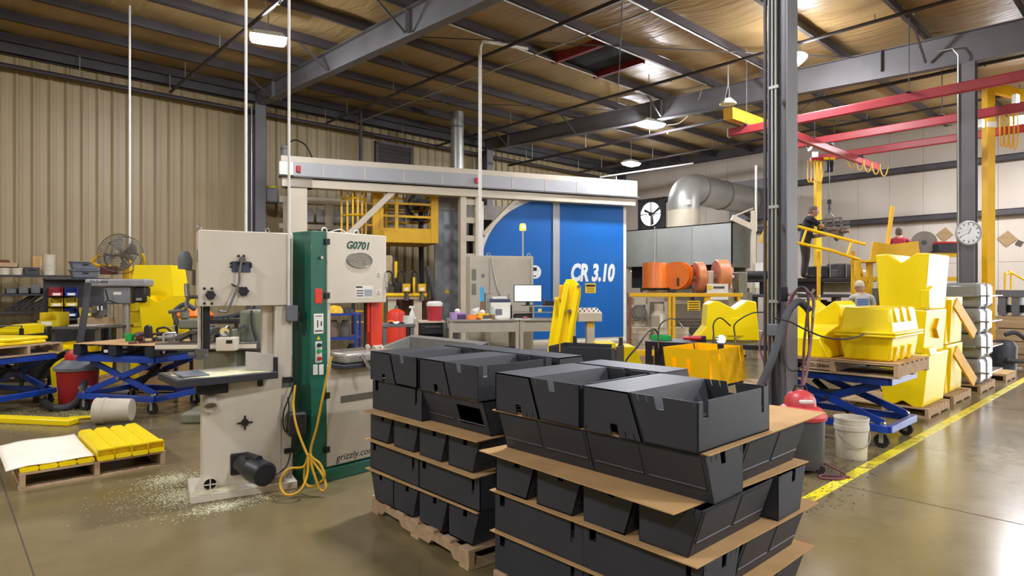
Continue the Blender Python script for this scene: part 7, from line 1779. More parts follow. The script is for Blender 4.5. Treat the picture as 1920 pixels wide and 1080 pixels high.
# ================================================================== OVERHEAD: PIPES, CRANE, UNLIT LAMP
def overhead(name, label, pts, r, m=STEELD, cat='pipe', n=8, group='roof pipes'):
    return tag(MB().tube(pts, r, n).build(name, m), label, cat, group)
PIPE = mat('dark sprinkler pipe', '#3b3536', 0.5, 0.1)
sp1 = thing('sprinkler_pipe', 'dark sprinkler main running along the ribbed wall', 'pipe', (0, 0, 0), 0, 'roof pipes')
MB().tube([(X0+0.1, 17.1, 6.34), (X1-0.4, 17.1, 6.34)], 0.055, 10).build('main', PIPE, sp1)
for x_ in (2.4, 4.25, 8.35, 11.0, 16.5, 19.5): MB().cyl((x_, 17.1, 6.34), (x_, 17.1, zr(17.1)), 0.012, n=6).build('hanger_rod', GALV, sp1)
def branch(label, x_, z, ya, yb, r=0.035, riser=True):
    t = thing('sprinkler_pipe', label, 'pipe', (0, 0, 0), 0, 'roof pipes')
    MB().tube([(x_, ya, z), (x_, yb, z)], r, 8).build('branch', PIPE, t)
    if riser: MB().tube([(x_, ya, z), (x_, ya+0.02, z-0.02), (x_, ya+0.03, 6.39)], r*1.1, 8).build('riser', mat('rusty riser', '#6a3a34', 0.6), t)
    y = ya-1.2
    while y > yb+0.3:
        MB().cyl((x_, y, z), (x_, y, zr(y)), 0.01, n=6).build('hanger_rod', GALV, t)
        MB().lathe([(0, -0.06), (0.02, -0.055), (0.02, -0.03), (0, -0.02)], c=(x_, y-0.6, z-0.01), n=8).build('sprinkler_head', CHROME, t)
        y -= 2.4
    return t
branch('dark sprinkler branch above the lamp near the ribbed wall', 4.25, 6.44, 17.0, 3.0)
branch('dark sprinkler branch crossing left of the flue pipe', 8.35, 6.40, 17.0, 3.0)
branch('dark sprinkler branch crossing below the red-framed hatch', 12.3, 6.35, 17.0, 2.0)
branch('dark sprinkler branch running behind the second rafter', 15.05, 5.98, 16.5, 1.0, 0.04, False)
branch('dark sprinkler branch near the far wall', 19.4, 6.35, 17.0, 1.0)
overhead('conduit_run', 'thin pale conduit crossing the roof beside the flue', [(9.1, 16.8, 6.47), (9.1, 5.0, 6.40)], 0.018, GALV, 'conduit', 6)
for k, (pyi, lb) in enumerate(((7, 'bright conduit fixed along a purlin right of the hatch'), (6, 'bright conduit along the purlin on the left of the hatch'), (5, 'bright conduit along the purlin below the hatch'))):
    y = PY[pyi]-0.05; overhead('conduit_run', lb, [(6.6, y, zr(y)-0.025), (13.9, y, zr(y)-0.025)], 0.014, mat('bright conduit', '#cfcdc8', 0.3, 0.6), 'conduit', 6)
# white tube near the corner
p, q = px(1125, 332, 24), px(1300, 306, 22); overhead('white_tube', 'slim white tube crossing near the hall corner under the distant lamp', [p, q], 0.03, WHITE, 'tube', 8)
# unlit white bell lamp
ul = px(1365, 196, 13.6)
t = thing('pendant_lamp', 'unlit white bell lamp hanging in front of the second rafter', 'lamp', ul)
MB().lathe([(0.17, 0.0), (0.175, 0.02), (0.1, 0.1), (0.07, 0.13), (0, 0.135)], n=22).build('shade', WHITE, t); MB().cyl((0, 0, 0.13), (0, 0, 0.22), 0.05, n=12).build('socket', DARK, t)
for s_ in (-1, 1): MB().tube([(0.15*s_, 0, 0.05), (0.02*s_, 0, 0.4), (0, 0, zr(ul.y)-ul.z)], 0.008, 5).build('chain', GALV, t)
# loose cord of the middle lamp
p, q = px(1250, 235, 16.8), px(1320, 155, 15.6)
tag(MB().tube(smooth_path([p, px(1275, 230, 16.6), px(1300, 205, 16.2), px(1312, 180, 15.9), q, Vector((q.x, q.y, zr(q.y)))], 5), 0.012, 6).build('lamp_cord', mat('tan cord', '#a79775', 0.7)), 'pale cord sweeping up from the lamp under the big rafter', 'cord')
# red crane runways, bridge and yellow posts
CR = thing('bridge_crane', 'red three-runway bridge crane hung below the roof on the right', 'crane', (0, 0, 0))
ZC = 5.0
for x_, ya, yb in ((12.8, 1.6, 6.85), (15.0, 1.2, 6.3), (17.0, 0.6, 6.6)):
    MB().bx(x_-0.05, x_+0.05, ya, yb, ZC-0.09, ZC+0.09).build('runway', REDSTEEL, CR, 0.02)
    MB().bx(x_-0.055, x_+0.055, yb, yb+0.02, ZC-0.095, ZC+0.095).build('end_stop', WHITE, CR)
    for y_ in (yb-0.4, 3.4): MB().cyl((x_, y_, ZC+0.09), (x_, y_, zr(y_)-(0.02 if x_ != 15.0 else 0.0)), 0.009, n=6).bx(x_-0.1, x_+0.1, y_-0.04, y_+0.04, ZC+0.09, ZC+0.11).build('hanger', STEELD, CR)
MB().bx(12.6, 18.3, 5.55, 5.66, ZC-0.29, ZC-0.12).build('bridge', REDSTEEL, CR, 0.02)
for x_ in (12.8, 15.0, 17.0): MB().bx(x_-0.09, x_+0.09, 5.5, 5.7, ZC-0.14, ZC-0.08).build('end_truck', DARK, CR)
MB().bar(px(1365, 213, 13.0), px(1442, 240, 14.6), 0.2, 0.24).build('yellow_bracket', YELSTEEL, CR)
# hoist under the bridge
hp = px(1533, 300, 15.4)
HO = thing('chain_hoist', 'yellow and red chain hoist hanging from the red crane bridge', 'hoist', (hp.x, hp.y, hp.z), AZ)
MB().bx(-0.18, 0.12, -0.05, 0.05, -0.02, 0.06).build('trolley', REDSTEEL, HO, 0.008); MB().bx(0.0, 0.42, -0.04, 0.04, 0.0, 0.06).build('arm', YELBRIGHT, HO, 0.008)
MB().bx(0.2, 0.36, -0.08, 0.08, -0.3, -0.02).build('motor', DARK, HO, 0.02); MB().bx(-0.12, 0.0, -0.03, 0.03, 0.06, 0.2).build('hanger', CHROME, HO)
for k in range(4): MB().tube(smooth_path([(-0.26+0.09*k, -0.06, -0.02), (-0.28+0.09*k, -0.06, -0.45-0.04*(k % 2)), (-0.22+0.09*k, -0.06, -0.55), (-0.18+0.09*k, -0.06, -0.3), (-0.2+0.09*k, -0.06, -0.02)], 5), 0.014, 6).build('festoon_loop', CORD, HO)
for k in range(5):
    x_ = 0.9+0.2*k; MB().tube(sag((x_-0.13, 0.1, 0.12-0.05*k), (x_+0.1, 0.1, 0.07-0.05*k), 0.28), 0.014, 6).build('festoon_loop', CORD, HO)
# yellow posts
for x_, w2, D, top, lb in ((1853, 0.17, 13.3, 5.9, 'tall yellow crane post to the right of the clock column'), (1533, 0.15, 17.3, 5.2, 'tall yellow crane post behind the standing worker')):
    p = px(x_, 520, D)
    t = thing('crane_post', lb, 'post', (p.x, p.y, 0), AZ); MB().bx(-w2/2, w2/2, -w2/2, w2/2, 0.02, top).build('shaft', YELBRIGHT if D > 15 else YELSTEEL, t, 0.008); MB().bx(-w2, w2, -w2, w2, 0, 0.02).build('base_plate', YELSTEEL, t)
    if D < 15:
        MB().bar((0, 0, top-0.02), (0.9, -0.5, top-0.5), 0.16, 0.2).build('jib_arm', YELSTEEL, t, 0.008)
        MB().bx(-0.1, 0.1, -w2/2-0.01, -w2/2, 5.0, 5.12).build('sleeve', WHITE, t)
        for k in range(4): MB().tube(smooth_path([(0.15+0.1*k, -0.12, 5.35), (0.14+0.1*k, -0.14, 4.7-0.04*k), (0.2+0.1*k, -0.14, 4.6), (0.24+0.1*k, -0.12, 4.9), (0.22+0.1*k, -0.12, 5.3)], 5), 0.014, 6).build('festoon_loop', CORD, t)
for x_, y_, D, s_, lb in ((1840, 232, 13.2, 0.09, 'small bright work light on the yellow crane post'), (1905, 188, 12.8, 0.12, 'bright white work light under the yellow jib')):
    p = px(x_, y_, D); t = thing('work_light', lb, 'lamp', p, AZ+30); MB().bx(-s_*0.6, s_*0.6, -0.03, 0.05, -s_, s_).build('housing', WHITE, t, 0.01); MB().bx(-s_*0.5, s_*0.5, -0.034, -0.03, -s_*0.9, s_*0.9).build('lens', GLOWS, t); MB().tube([(0, 0.05, 0), (0.0, 0.15, 0.05)] if x_ > 1900 else [(0.0, 0.05, 0), (0.05, 0.1, 0)], 0.012, 6).build('bracket', IRON, t)
# floodlights on the crane bridge (small bright points)
p = px(1514, 275, 15.2); t = thing('work_light', 'small spotlight above the chain hoist on the red bridge', 'lamp', p, AZ); MB().cyl((0, 0, 0), (0.04, -0.04, -0.06), 0.05, 0.065, 12).build('housing', CHROME, t); MB().cyl((0.04, -0.04, -0.06), (0.042, -0.042, -0.063), 0.06, n=12).build('lens', GLOWS, t); MB().cyl((0, 0, 0), (0, 0, 0.25), 0.012, n=6).build('bracket', IRON, t)

# ================================================================== MOULD PLATFORM, STAIR RAIL, CHUTE, RACK
pf = px(1500, 540, 15.6)
PF = thing('work_platform', 'dark mould platform with two decks below the standing worker', 'platform', (pf.x, pf.y, 0), AZ)
LF = lambda x, y, ly=0.0: loc_on(PF, x, y, ly)
zp1, zp2 = LF(1500, 522).z, LF(1500, 552).z
xa, xb = LF(1425, 522).x, LF(1626, 522).x
MB().bx(xa, xb, -0.4, 1.0, zp1-0.09, zp1).build('upper_deck', DARK, PF, 0.01)
MB().bx(xa, LF(1612, 522).x, -0.4, 1.0, zp2-0.07, zp2).build('lower_deck', mat('charcoal deck', '#3d3c3c', 0.6), PF, 0.01)
MB().bx(xa+0.3, LF(1536, 522).x, -0.2, 0.8, zp2, zp1-0.09).build('core_block', mat('navy core', '#1d2130', 0.5), PF)
MB().bx(LF(1540, 522).x, LF(1610, 522).x, 0.2, 0.8, zp2+0.05, zp1-0.1).build('tan_core', mat('tan core', '#a89a7a', 0.6), PF)
for x_ in (xa+0.2, LF(1560, 540).x, LF(1598, 540).x):
    for y_ in (-0.25, 0.85): MB().bx(x_-0.06, x_+0.06, y_-0.06, y_+0.06, 0, zp2-0.07).build('leg', STEEL, PF)
MB().bx(LF(1565, 540).x, LF(1600, 540).x, -0.1, 0.6, 0.2, 1.25).build('dark_machine', DARK, PF, 0.03)
MB().bx(LF(1500, 540).x, LF(1560, 540).x, 0.2, 0.9, 0.1, 1.3).build('pipe_cluster', STEELD, PF, 0.03)
# mould castings on the deck
MC = thing('mould_casting', 'dark mould castings lying on the platform deck', 'mould', (PF.location.x, PF.location.y, zp1+0.001), AZ)
for a, b_, h, m in ((1523, 1548, 0.3, DARK), (1545, 1562, 0.22, STEELD), (1560, 1590, 0.36, STEELD), (1588, 1600, 0.2, DARK)):
    MB().bx(LF(a, 520).x, LF(b_, 520).x, -0.25, 0.3, 0, h).build('casting_block', m, MC, 0.03)
for x_ in (1528, 1545, 1575): MB().cyl((LF(x_, 520).x, -0.27, 0.02), (LF(x_, 520).x, -0.27, 0.36), 0.02, n=8).build('clamp_bolt', IRON, MC)
for k, x_ in enumerate((1503, 1514, 1524)):
    p = LF(x_, 520, -0.3)
    o = MB().lathe([(0, 0), (0.05, 0), (0.05, 0.16), (0.02, 0.2), (0, 0.2)], n=12).build('white_jar', WHITE, None, loc=PF.matrix_basis @ Vector((LF(1600+k*4, 520).x, -0.3, zp1+0.001))); tag(o, 'small white jar at the platform edge, %s from the left' % ORD[k], 'jar', 'jars on the platform')
# lifted mould frame hanging on a chain
hm = px(1557, 432, 14.9)
HM = thing('hanging_mould', 'grey mould frame hanging on a chain in front of the worker', 'mould', (hm.x, hm.y, hm.z), AZ)
LH = lambda x, y, ly=0.0: loc_on(HM, x, y, ly)
FRM = mat('weathered frame', '#6a6560', 0.5, 0.3)
def bseg(name, a, b_, w2, h2, m=FRM, y_=0.0):
    p_, q_ = LH(*a), LH(*b_); MB().bar((p_.x, y_, p_.z), (q_.x, y_, q_.z), w2, h2, (0, 1, 0)).build(name, m, HM, 0.004)
for y_ in (-0.15, 0.2):
    bseg('frame_bar', (1541, 413), (1570, 409), 0.04, 0.04, FRM, y_); bseg('frame_bar', (1541, 411), (1543, 440), 0.05, 0.04, FRM, y_); bseg('frame_bar', (1570, 408), (1572, 436), 0.05, 0.04, FRM, y_)
    bseg('frame_bar', (1541, 424), (1585, 418), 0.06, 0.04, STEELD, y_); bseg('frame_bar', (1540, 432), (1586, 426), 0.06, 0.04, FRM, y_)
MB().bx(LH(1541, 430).x, LH(1584, 430).x, -0.12, 0.18, LH(1560, 438).z, LH(1560, 428).z).build('mould_block', STEELD, HM, 0.02)
bseg('brown_plank', (1528, 443), (1566, 436), 0.09, 0.3, mat('rust plank', '#6b5148', 0.7)); bseg('frame_leg', (1566, 436), (1575, 447), 0.2, 0.1, FRM)
for a in (1544, 1568): MB().cyl((LH(a, 411).x, 0, LH(a, 411).z), (LH(1555, 399).x, 0, LH(1555, 399).z), 0.01, n=6).build('sling', IRON, HM)
zz0 = LH(1555, 399).z; zz1 = LH(1555, 378).z
for k in range(5): MB().tube([(LH(1555, 399).x + 0.03*math.cos(i*1.047)*(k % 2), 0.03*math.cos(i*1.047)*((k+1) % 2), zz0+(zz1-zz0)*(k+0.5)/5+0.04*math.sin(i*1.047)) for i in range(7)], 0.009, 5, False).build('chain_link', DARK, HM)
MB().cyl((LH(1555, 399).x, 0, zz1), (LH(1555, 399).x, 0, 4.72-hm.z), 0.008, n=6).build('chain_fall', IRON, HM)
MB().lathe([(0, 0), (0.05, 0.01), (0.05, 0.1), (0, 0.12)], c=(LH(1555, 399).x, 0, zz1-0.06), n=10).build('hook_block', DARK, HM)
# sloping yellow rails of the loading stair
SR = thing('stair_rail', 'pair of yellow tube rails sloping down from the platform', 'rail', (px(1550, 460, 14.2).x, px(1550, 460, 14.2).y, 0), AZ)
LS = lambda x, y, ly=0.0: loc_on(SR, x, y, ly)
for nm, pts in (('rail_tube', [(1440, 418), (1490, 423), (1560, 442), (1622, 458)]), ('rail_tube', [(1440, 448), (1490, 454), (1560, 470), (1612, 487)])):
    MB().tube([LS(*q_) for q_ in pts], 0.035, 8).build(nm, YELBRIGHT, SR)
for a, b_ in (((1512, 430), (1503, 457)), ((1597, 453), (1588, 480)), ((1440, 415), (1424, 455)), ((1446, 410), (1430, 455))): MB().cyl(LS(*a), LS(*b_), 0.028, n=8).build('rail_strut', YELBRIGHT, SR)
for x_ in (1445, 1540, 1605): 
    p = LS(x_, 480); MB().bx(p.x-0.03, p.x+0.03, 0.1, 0.16, 0, LS(x_, 455 if x_ < 1500 else 470).z).build('rail_post', YELSTEEL, SR)
# yellow chute plate and rack
RKY = thing('storage_rack', 'yellow steel rack with a sloping chute plate beside the seated worker', 'rack', (px(1690, 500, 13.6).x, px(1690, 500, 13.6).y, 0), AZ)
LKY = lambda x, y, ly=0.0: loc_on(RKY, x, y, ly)
def rp(name, pts, y0, y1, m=YELSTEEL): MB().prism([(v.x, v.z) for v in (LKY(*q_) for q_ in pts)], y0, y1, 'xz').build(name, m, RKY, smooth=False)
rp('chute_plate', [(1622, 455), (1655, 460), (1705, 454), (1709, 485), (1617, 488)], -0.3, -0.26)
rp('chute_side', [(1617, 488), (1709, 485), (1709, 492), (1617, 492)], -0.3, 0.5)
for x_ in (1607, 1630, 1652, 1806): MB().bx(LKY(x_, 500).x-0.05, LKY(x_, 500).x+0.05, -0.05, 0.05, 0, LKY(x_, 490 if x_ < 1700 else 474).z).build('rack_post', YELSTEEL, RKY)
for y_, a, b_ in ((523, 1607, 1812), (545, 1607, 1655), (478, 1690, 1812), (572, 1607, 1700)): MB().bx(LKY(a, y_).x, LKY(b_, y_).x, -0.04, 0.04, LKY(1700, y_+4).z, LKY(1700, y_-4).z).build('rack_beam', YELSTEEL, RKY)
MB().bx(LKY(1690, 478).x, LKY(1812, 478).x, -0.04, 0.6, LKY(1700, 476).z, LKY(1700, 474).z).build('rack_deck', CARDL, RKY)
for a, b_ in ((1607, 1650),): MB().bar((LKY(a, 490).x, 0, LKY(a, 490).z), (LKY(b_, 540).x, 0, 0.9), 0.05, 0.06, (0, 1, 0)).build('rack_brace', YELSTEEL, RKY)
MB().cyl(LKY(1664, 460), LKY(1673, 387), 0.045, n=8).build('lever_pole', YELSTEEL, RKY)
zdk = LKY(1700, 474).z
def on_rk(xp, y=0.25): return RKY.matrix_basis @ Vector((LKY(xp, 470).x, y, zdk+0.002))
t = thing('grinding_wheel', 'large grey disc leaning on the yellow rack', 'disc', on_rk(1752), AZ); MB().cyl((0, 0.1, 0.25), (0.04, 0.16, 0.25), 0.25, n=24).build('disc', mat('grey disc', '#86807a', 0.6), t); MB().cyl((-0.01, 0.09, 0.25), (0.0, 0.1, 0.25), 0.05, n=12).build('hub', STEELD, t)
t = thing('tool_chest', 'black and red tool chest on the yellow rack left of the clock', 'tool chest', on_rk(1785), AZ); MB().bx(-0.25, 0.25, -0.2, 0.2, 0, 0.2).build('body', mat('dark chest', '#2d3038', 0.4), t, 0.01); MB().bx(-0.24, 0.26, -0.21, 0.21, 0.2, 0.25).build('lid', RED, t, 0.008)
t = thing('rope_coil', 'coil of pale yellow rope on the yellow rack', 'rope', on_rk(1722), AZ)
for k in range(3): MB().tube([(0.12*math.cos(i*0.5236), 0.12*math.sin(i*0.5236), 0.04+0.06*k) for i in range(13)], 0.03, 8, False).build('rope_turn', mat('pale rope', '#cbb96a', 0.8), t)
pr = on_rk(1690, -0.2)
t = thing('purple_hose', 'purple hose coiled on the yellow chute', 'hose', (pr.x, pr.y, pr.z), AZ)
MB().tube(smooth_path([(-0.2, 0, 0.02), (-0.12, 0, 0.09), (0.0, 0.02, 0.06), (0.1, 0, 0.12), (0.2, 0, 0.1), (0.26, 0, 0.02), (0.3, 0, -0.0)], 5), 0.018, 6).build('tube', mat('purple plastic', '#6f55a8', 0.5), t)
t = thing('blue_case', 'dark box with a blue emblem on the lower rack beam', 'box', RKY.matrix_basis @ Vector((LKY(1650, 565).x, -0.15, 1.0)), AZ)
t.location.z = LKY(1700, 568).z + 0.002
MB().bx(-0.2, 0.24, -0.2, 0.14, 0, 0.32).build('case', GREYP, t, 0.01); MB().cyl((0.1, -0.2, 0.16), (0.1, -0.206, 0.16), 0.08, n=18).build('emblem', BLUE, t)

# ================================================================== PEOPLE
def person(label, loc, rz, J, mats, hair_m=None, cap_m=None):
    """J: skeleton {name:(x,y,z,r,parent)} facing -y; one continuous skinned body"""
    t = thing('person', label, 'person', loc, rz)
    names = list(J); idx = {n_: i for i, n_ in enumerate(names)}
    me = bpy.data.meshes.new('body')
    me.from_pydata([J[n_][:3] for n_ in names], [(idx[n_], idx[J[n_][4]]) for n_ in names if J[n_][4]], [])
    o = bpy.data.objects.new('body', me); COL.objects.link(o)
    md = o.modifiers.new('skin', 'SKIN'); md.use_smooth_shade = True
    sv = me.skin_vertices[0].data
    for i, n_ in enumerate(names):
        r = J[n_][3]; sv[i].radius = r if isinstance(r, tuple) else (r, r)
        sv[i].use_root = n_ == 'pelvis'
    sb = o.modifiers.new('sub', 'SUBSURF'); sb.levels = 2; sb.render_levels = 2
    dg = bpy.context.evaluated_depsgraph_get(); dg.update()
    m2 = bpy.data.meshes.new_from_object(o.evaluated_get(dg))
    bpy.data.objects.remove(o)
    m2.materials.clear()
    keys = ['skin', 'shirt', 'trousers', 'shoes']
    for k in keys: m2.materials.append(mats[k])
    segs = [(Vector(J[n_][:3]), Vector(J[J[n_][4]][:3]) if J[n_][4] else Vector(J[n_][:3]), J[n_][5]) for n_ in names]
    for pgn in m2.polygons:
        c = Vector(pgn.center); best = 1e9; mi = 0
        for a, b_, k in segs:
            ab = b_-a; tt = 0 if ab.length < 1e-6 else max(0, min(1, (c-a).dot(ab)/ab.dot(ab)))
            d = (c-(a+ab*tt)).length
            if d < best: best = d; mi = keys.index(k)
        pgn.material_index = mi; pgn.use_smooth = True
    body = bpy.data.objects.new('body', m2); COL.objects.link(body); body.parent = t
    h = Vector(J['head'][:3])
    sk = mats['skin']
    MB().lathe([(0, -0.13), (0.045, -0.12), (0.07, -0.06), (0.078, 0.02), (0.07, 0.08), (0.04, 0.115), (0, 0.122)], n=18, M=Matrix.Translation(h) @ Matrix.Diagonal((1, 1.18, 1, 1))).build('head', sk, t)
    MB().hexa([(h.x-0.012, h.y-0.088, h.z-0.03), (h.x+0.012, h.y-0.088, h.z-0.03), (h.x+0.01, h.y-0.07, h.z-0.03), (h.x-0.01, h.y-0.07, h.z-0.03), (h.x-0.006, h.y-0.09, h.z+0.015), (h.x+0.006, h.y-0.09, h.z+0.015), (h.x+0.006, h.y-0.08, h.z+0.02), (h.x-0.006, h.y-0.08, h.z+0.02)]).build('nose', sk, t, 0.004)
    for s_ in (-1, 1):
        MB().lathe([(0, -0.03), (0.014, -0.02), (0.018, 0.01), (0, 0.03)], c=(h.x+0.078*s_, h.y+0.01, h.z-0.01), n=8).build('ear', sk, t)
        MB().lathe([(0, -0.008), (0.008, 0), (0, 0.008)], c=(h.x+0.03*s_, h.y-0.082, h.z+0.012), n=8).build('eye', DARK, t)
    MB().bx(h.x-0.022, h.x+0.022, h.y-0.086, h.y-0.08, h.z-0.058, h.z-0.05).build('mouth', mat('lips', '#8d5a4e', 0.6), t)
    def cap_shape(r, z0, z1, back):
        return [(r*1.02, z0), (r*1.05, z0+0.02), (r*0.98, (z0+z1)/2+0.01), (r*0.6, z1-0.012), (0, z1)]
    if hair_m:
        MB().lathe(cap_shape(0.078, 0.02, 0.132, 0), n=18, M=Matrix.Translation(h+Vector((0, 0.012, 0))) @ Matrix.Diagonal((1, 1.2, 1, 1)), caps=False).build('hair', hair_m, t)
        MB().lathe([(0.05, -0.07), (0.07, -0.05), (0.077, 0.03), (0.07, 0.06)], n=14, M=Matrix.Translation(h+Vector((0, 0.03, 0))), caps=False).build('hair_back', hair_m, t)
    if cap_m:
        MB().lathe(cap_shape(0.086, 0.015, 0.14, 0), n=18, M=Matrix.Translation(h+Vector((0, 0.005, 0))) @ Matrix.Diagonal((1, 1.2, 1, 1)), caps=False).build('cap', cap_m, t)
        MB().bx(h.x-0.06, h.x+0.06, h.y-0.19, h.y-0.08, h.z+0.025, h.z+0.035).build('cap_brim', cap_m, t, 0.006)
    return t
def hand(J, side, wrist, dirv, par, curl=0.4):
    """palm plus five separate fingers on a wrist"""
    w = Vector(wrist); d = Vector(dirv).normalized(); sdv = d.cross(Vector((0, 0, 1))).normalized()
    if sdv.length < 0.1: sdv = Vector((1, 0, 0))
    dn = sdv.cross(d)
    if dn.z > 0: dn = -dn
    pm = w + d*0.05
    J[side+'palm'] = (*pm, (0.034, 0.02), par, 'skin')
    kn = w + d*0.085; J[side+'kn'] = (*kn, (0.036, 0.017), side+'palm', 'skin')
    for k, (off, ln) in enumerate(((-0.03, 0.07), (-0.01, 0.08), (0.01, 0.076), (0.03, 0.06))):
        a = kn + sdv*off + d*0.02; b_ = a + d*ln*0.5 + dn*ln*0.15; c = b_ + d*ln*0.35*(1-curl) + dn*ln*0.5
        J[side+'f%da' % k] = (*a, 0.0095, side+'kn', 'skin'); J[side+'f%db' % k] = (*b_, 0.009, side+'f%da' % k, 'skin'); J[side+'f%dc' % k] = (*c, 0.007, side+'f%db' % k, 'skin')
    a = pm - sdv*0.035; b_ = a - sdv*0.02 + d*0.035 + dn*0.01; c = b_ + d*0.03 + dn*0.015
    J[side+'ta'] = (*a, 0.012, side+'palm', 'skin'); J[side+'tb'] = (*b_, 0.0105, side+'ta', 'skin'); J[side+'tc'] = (*c, 0.008, side+'tb', 'skin')
def skeleton(armL, armR, lean=0.0, headturn=(0, 0), feet=0.1):
    J = {}
    J['pelvis'] = (0, 0, 0.95, (0.16, 0.12), None, 'trousers')
    J['waist'] = (0, -lean*0.25, 1.1, (0.155, 0.115), 'pelvis', 'shirt')
    J['chest'] = (0, -lean*0.6, 1.3, (0.17, 0.12), 'waist', 'shirt')
    J['shc'] = (0, -lean*0.85, 1.43, (0.11, 0.09), 'chest', 'shirt')
    J['neck'] = (0, -lean-0.005, 1.51, 0.055, 'shc', 'skin')
    J['head'] = (headturn[0], -lean*1.1-0.02+headturn[1], 1.615, (0.07, 0.08), 'neck', 'skin')
    for s_, n_, arm in ((1, 'L', armL), (-1, 'R', armR)):
        J[n_+'sh'] = (0.18*s_, -lean*0.85, 1.41, 0.065, 'shc', 'shirt')
        el, wr = arm
        J[n_+'mid'] = tuple((Vector((0.18*s_, -lean*0.85, 1.41))*0.45+Vector(el)*0.55)[:]) + (0.052, n_+'sh', 'shirt')
        J[n_+'el'] = (*el, 0.042, n_+'mid', 'skin')
        J[n_+'wr'] = (*wr, 0.029, n_+'el', 'skin')
        hand(J, n_, wr, Vector(wr)-Vector(el), n_+'wr')
        J[n_+'hip'] = (0.09*s_, 0.0, 0.88, 0.098, 'pelvis', 'trousers')
        J[n_+'kn2'] = (0.10*s_, -0.02, 0.49, 0.066, n_+'hip', 'trousers')
        J[n_+'an'] = (0.11*s_, 0.02, 0.1, 0.048, n_+'kn2', 'trousers')
        J[n_+'heel'] = (0.11*s_, 0.02, 0.045, 0.042, n_+'an', 'shoes')
        J[n_+'toe'] = (0.12*s_, -0.14, 0.035, (0.042, 0.032), n_+'heel', 'shoes')
    return J
SKIN = mat('skin', '#b98a6e', 0.5, 0, 0.04)
NAVY = mat('navy cotton', '#23242e', 0.85, 0, 0.1); BRN = mat('dark brown cloth', '#3a322d', 0.85, 0, 0.1); SHOE = mat('work shoe', '#1f1c1a', 0.6)
wp = px(1509, 522, 15.2)
W1 = person('person in a dark t-shirt and brown trousers reaching for the hanging mould', (wp.x, wp.y, zp1+0.002), AZ+70,
            skeleton(((0.14, -0.36, 1.22), (0.08, -0.60, 1.20)), ((-0.2, -0.34, 1.16), (-0.12, -0.58, 1.13)), 0.10, (0.0, -0.02)),
            {'skin': SKIN, 'shirt': NAVY, 'trousers': BRN, 'shoes': SHOE}, mat('grey hair', '#6d6660', 0.8))
W1.scale = (1.2, 1.3, 1.0)
p2 = px(1616, 560, 12.4)
W2 = person('person in a grey t-shirt with blue stripes and a pale cap, back to us', (p2.x, p2.y, 0), AZ+160,
            skeleton(((0.24, -0.16, 1.16), (0.14, -0.36, 1.05)), ((-0.25, -0.14, 1.16), (-0.16, -0.36, 1.05)), 0.05, (0.03, 0.0)),
            {'skin': SKIN, 'shirt': mat('grey cotton', '#b3b0ab', 0.85, 0, 0.06), 'trousers': mat('dark denim', '#2c3346', 0.85), 'shoes': SHOE}, None, mat('pale cap', '#c9bda4', 0.85))
for k in range(4): MB().grid(lambda u, v, k=k: (-0.1+0.2*u, 0.098+0.012*math.sin(math.pi*u)-0.0*v-0.008*(k), 1.36-0.045*k+0.028*v), 6, 2).build('shirt_stripe', mat('blue print', '#4a78b8', 0.8), W2, fix=False)
p3 = px(1686, 455, 15.4)
PT = thing('step_platform', 'tall dark work stand behind the yellow rack', 'stand', (p3.x, p3.y, 0), AZ)
zst = px(1686, 426, 15.4).z-1.74
MB().bx(-0.5, 0.5, -0.35, 0.35, zst-0.05, zst-0.002).build('deck', DARK, PT)
for x_ in (-0.45, 0.45):
    for y_ in (-0.3, 0.3): MB().bx(x_-0.03, x_+0.03, y_-0.03, y_+0.03, 0, zst-0.05).build('leg', DARK, PT)
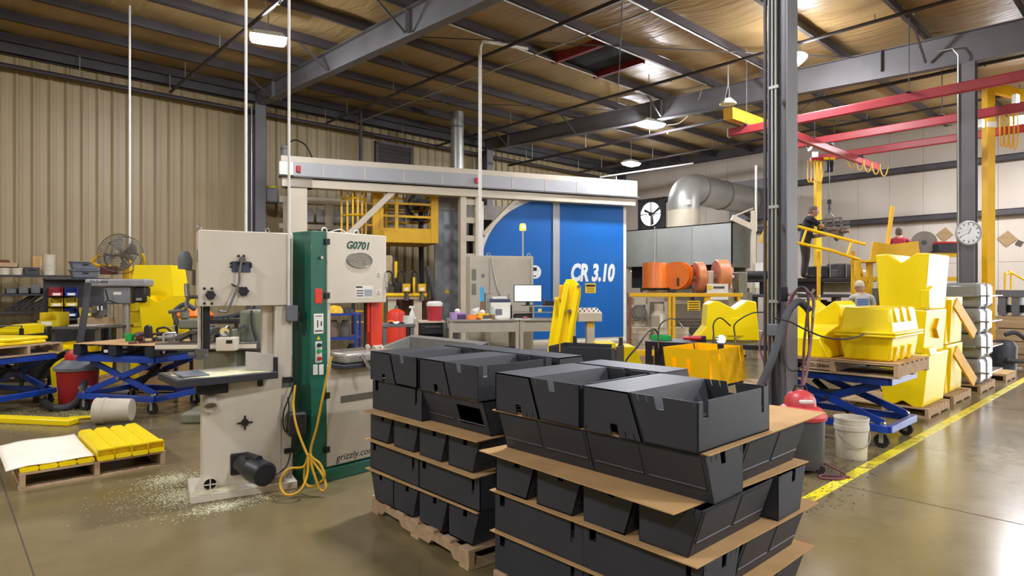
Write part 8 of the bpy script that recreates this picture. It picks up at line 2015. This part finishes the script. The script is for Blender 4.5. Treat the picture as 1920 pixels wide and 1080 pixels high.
W3 = person('person in a red t-shirt seen above the yellow chute', (p3.x, p3.y, zst), AZ+150,
            skeleton(((0.25, -0.08, 1.14), (0.2, -0.3, 1.1)), ((-0.25, -0.08, 1.14), (-0.18, -0.3, 1.1)), 0.06),
            {'skin': SKIN, 'shirt': mat('red cotton', '#a82c3c', 0.85, 0, 0.06), 'trousers': mat('dark denim', '#2c3346'), 'shoes': SHOE}, mat('brown grey hair', '#5e564a', 0.8))

# ================================================================== SAWDUST AND SCRAPS ON THE FLOOR
def flakes(name, label, spots, n, m, seed, smax=0.02):
    rnd = random.Random(seed); b = MB()
    for k in range(n):
        cx_, cy_, sx, sy = spots[k % len(spots)]
        x_, y_ = rnd.gauss(cx_, sx), rnd.gauss(cy_, sy); s_ = rnd.uniform(0.004, smax); a = rnd.uniform(0, 6.28); e = rnd.uniform(0.25, 1)
        z = rnd.uniform(0.001, 0.004)
        pts = [(x_+s_*math.cos(a+q_)*(1 if q_ % 3 < 1.5 else e), y_+s_*math.sin(a+q_)*e, z) for q_ in (0, 1.2, 2.4, 3.6, 5.0)]
        pts.append((x_, y_, z+s_*0.2))
        b.add(pts, [(0, 1, 5), (1, 2, 5), (2, 3, 5), (3, 4, 5), (4, 0, 5)])
    o = b.build(name, m, None, smooth=False, fix=False)
    return tag(o, label, 'sawdust', None, 'stuff')
g1 = gnd(345, 930); g2 = gnd(300, 905); g3 = gnd(430, 948); g4 = gnd(120, 775); g5 = gnd(250, 950)
flakes('sawdust', 'pale sawdust scattered on the floor around the cream bandsaw', [(g1.x, g1.y, 0.09, 0.12), (g2.x+0.1, g2.y, 0.12, 0.1), (g3.x, g3.y, 0.15, 0.05), (g1.x-0.05, g1.y+0.1, 0.22, 0.25)], 5200, SWARF, 3, 0.008)
flakes('sawdust', 'yellow green plastic shavings on the floor by the lift cart', [(g4.x, g4.y, 0.5, 0.35), (g4.x+0.3, g4.y-0.1, 0.3, 0.25), (g4.x, g4.y-0.3, 0.5, 0.3)], 2600, mat('plastic shavings', '#b9b77a', 0.8), 5, 0.011)
f1 = gnd(1520, 880); f2 = gnd(1540, 930)
flakes('sawdust', 'dark plastic shavings on the floor beside the yellow line', [(f1.x, f1.y, 0.18, 0.18), (f2.x, f2.y, 0.3, 0.12), (f1.x+0.2, f1.y-0.2, 0.5, 0.15)], 500, RUBBER, 9, 0.012)
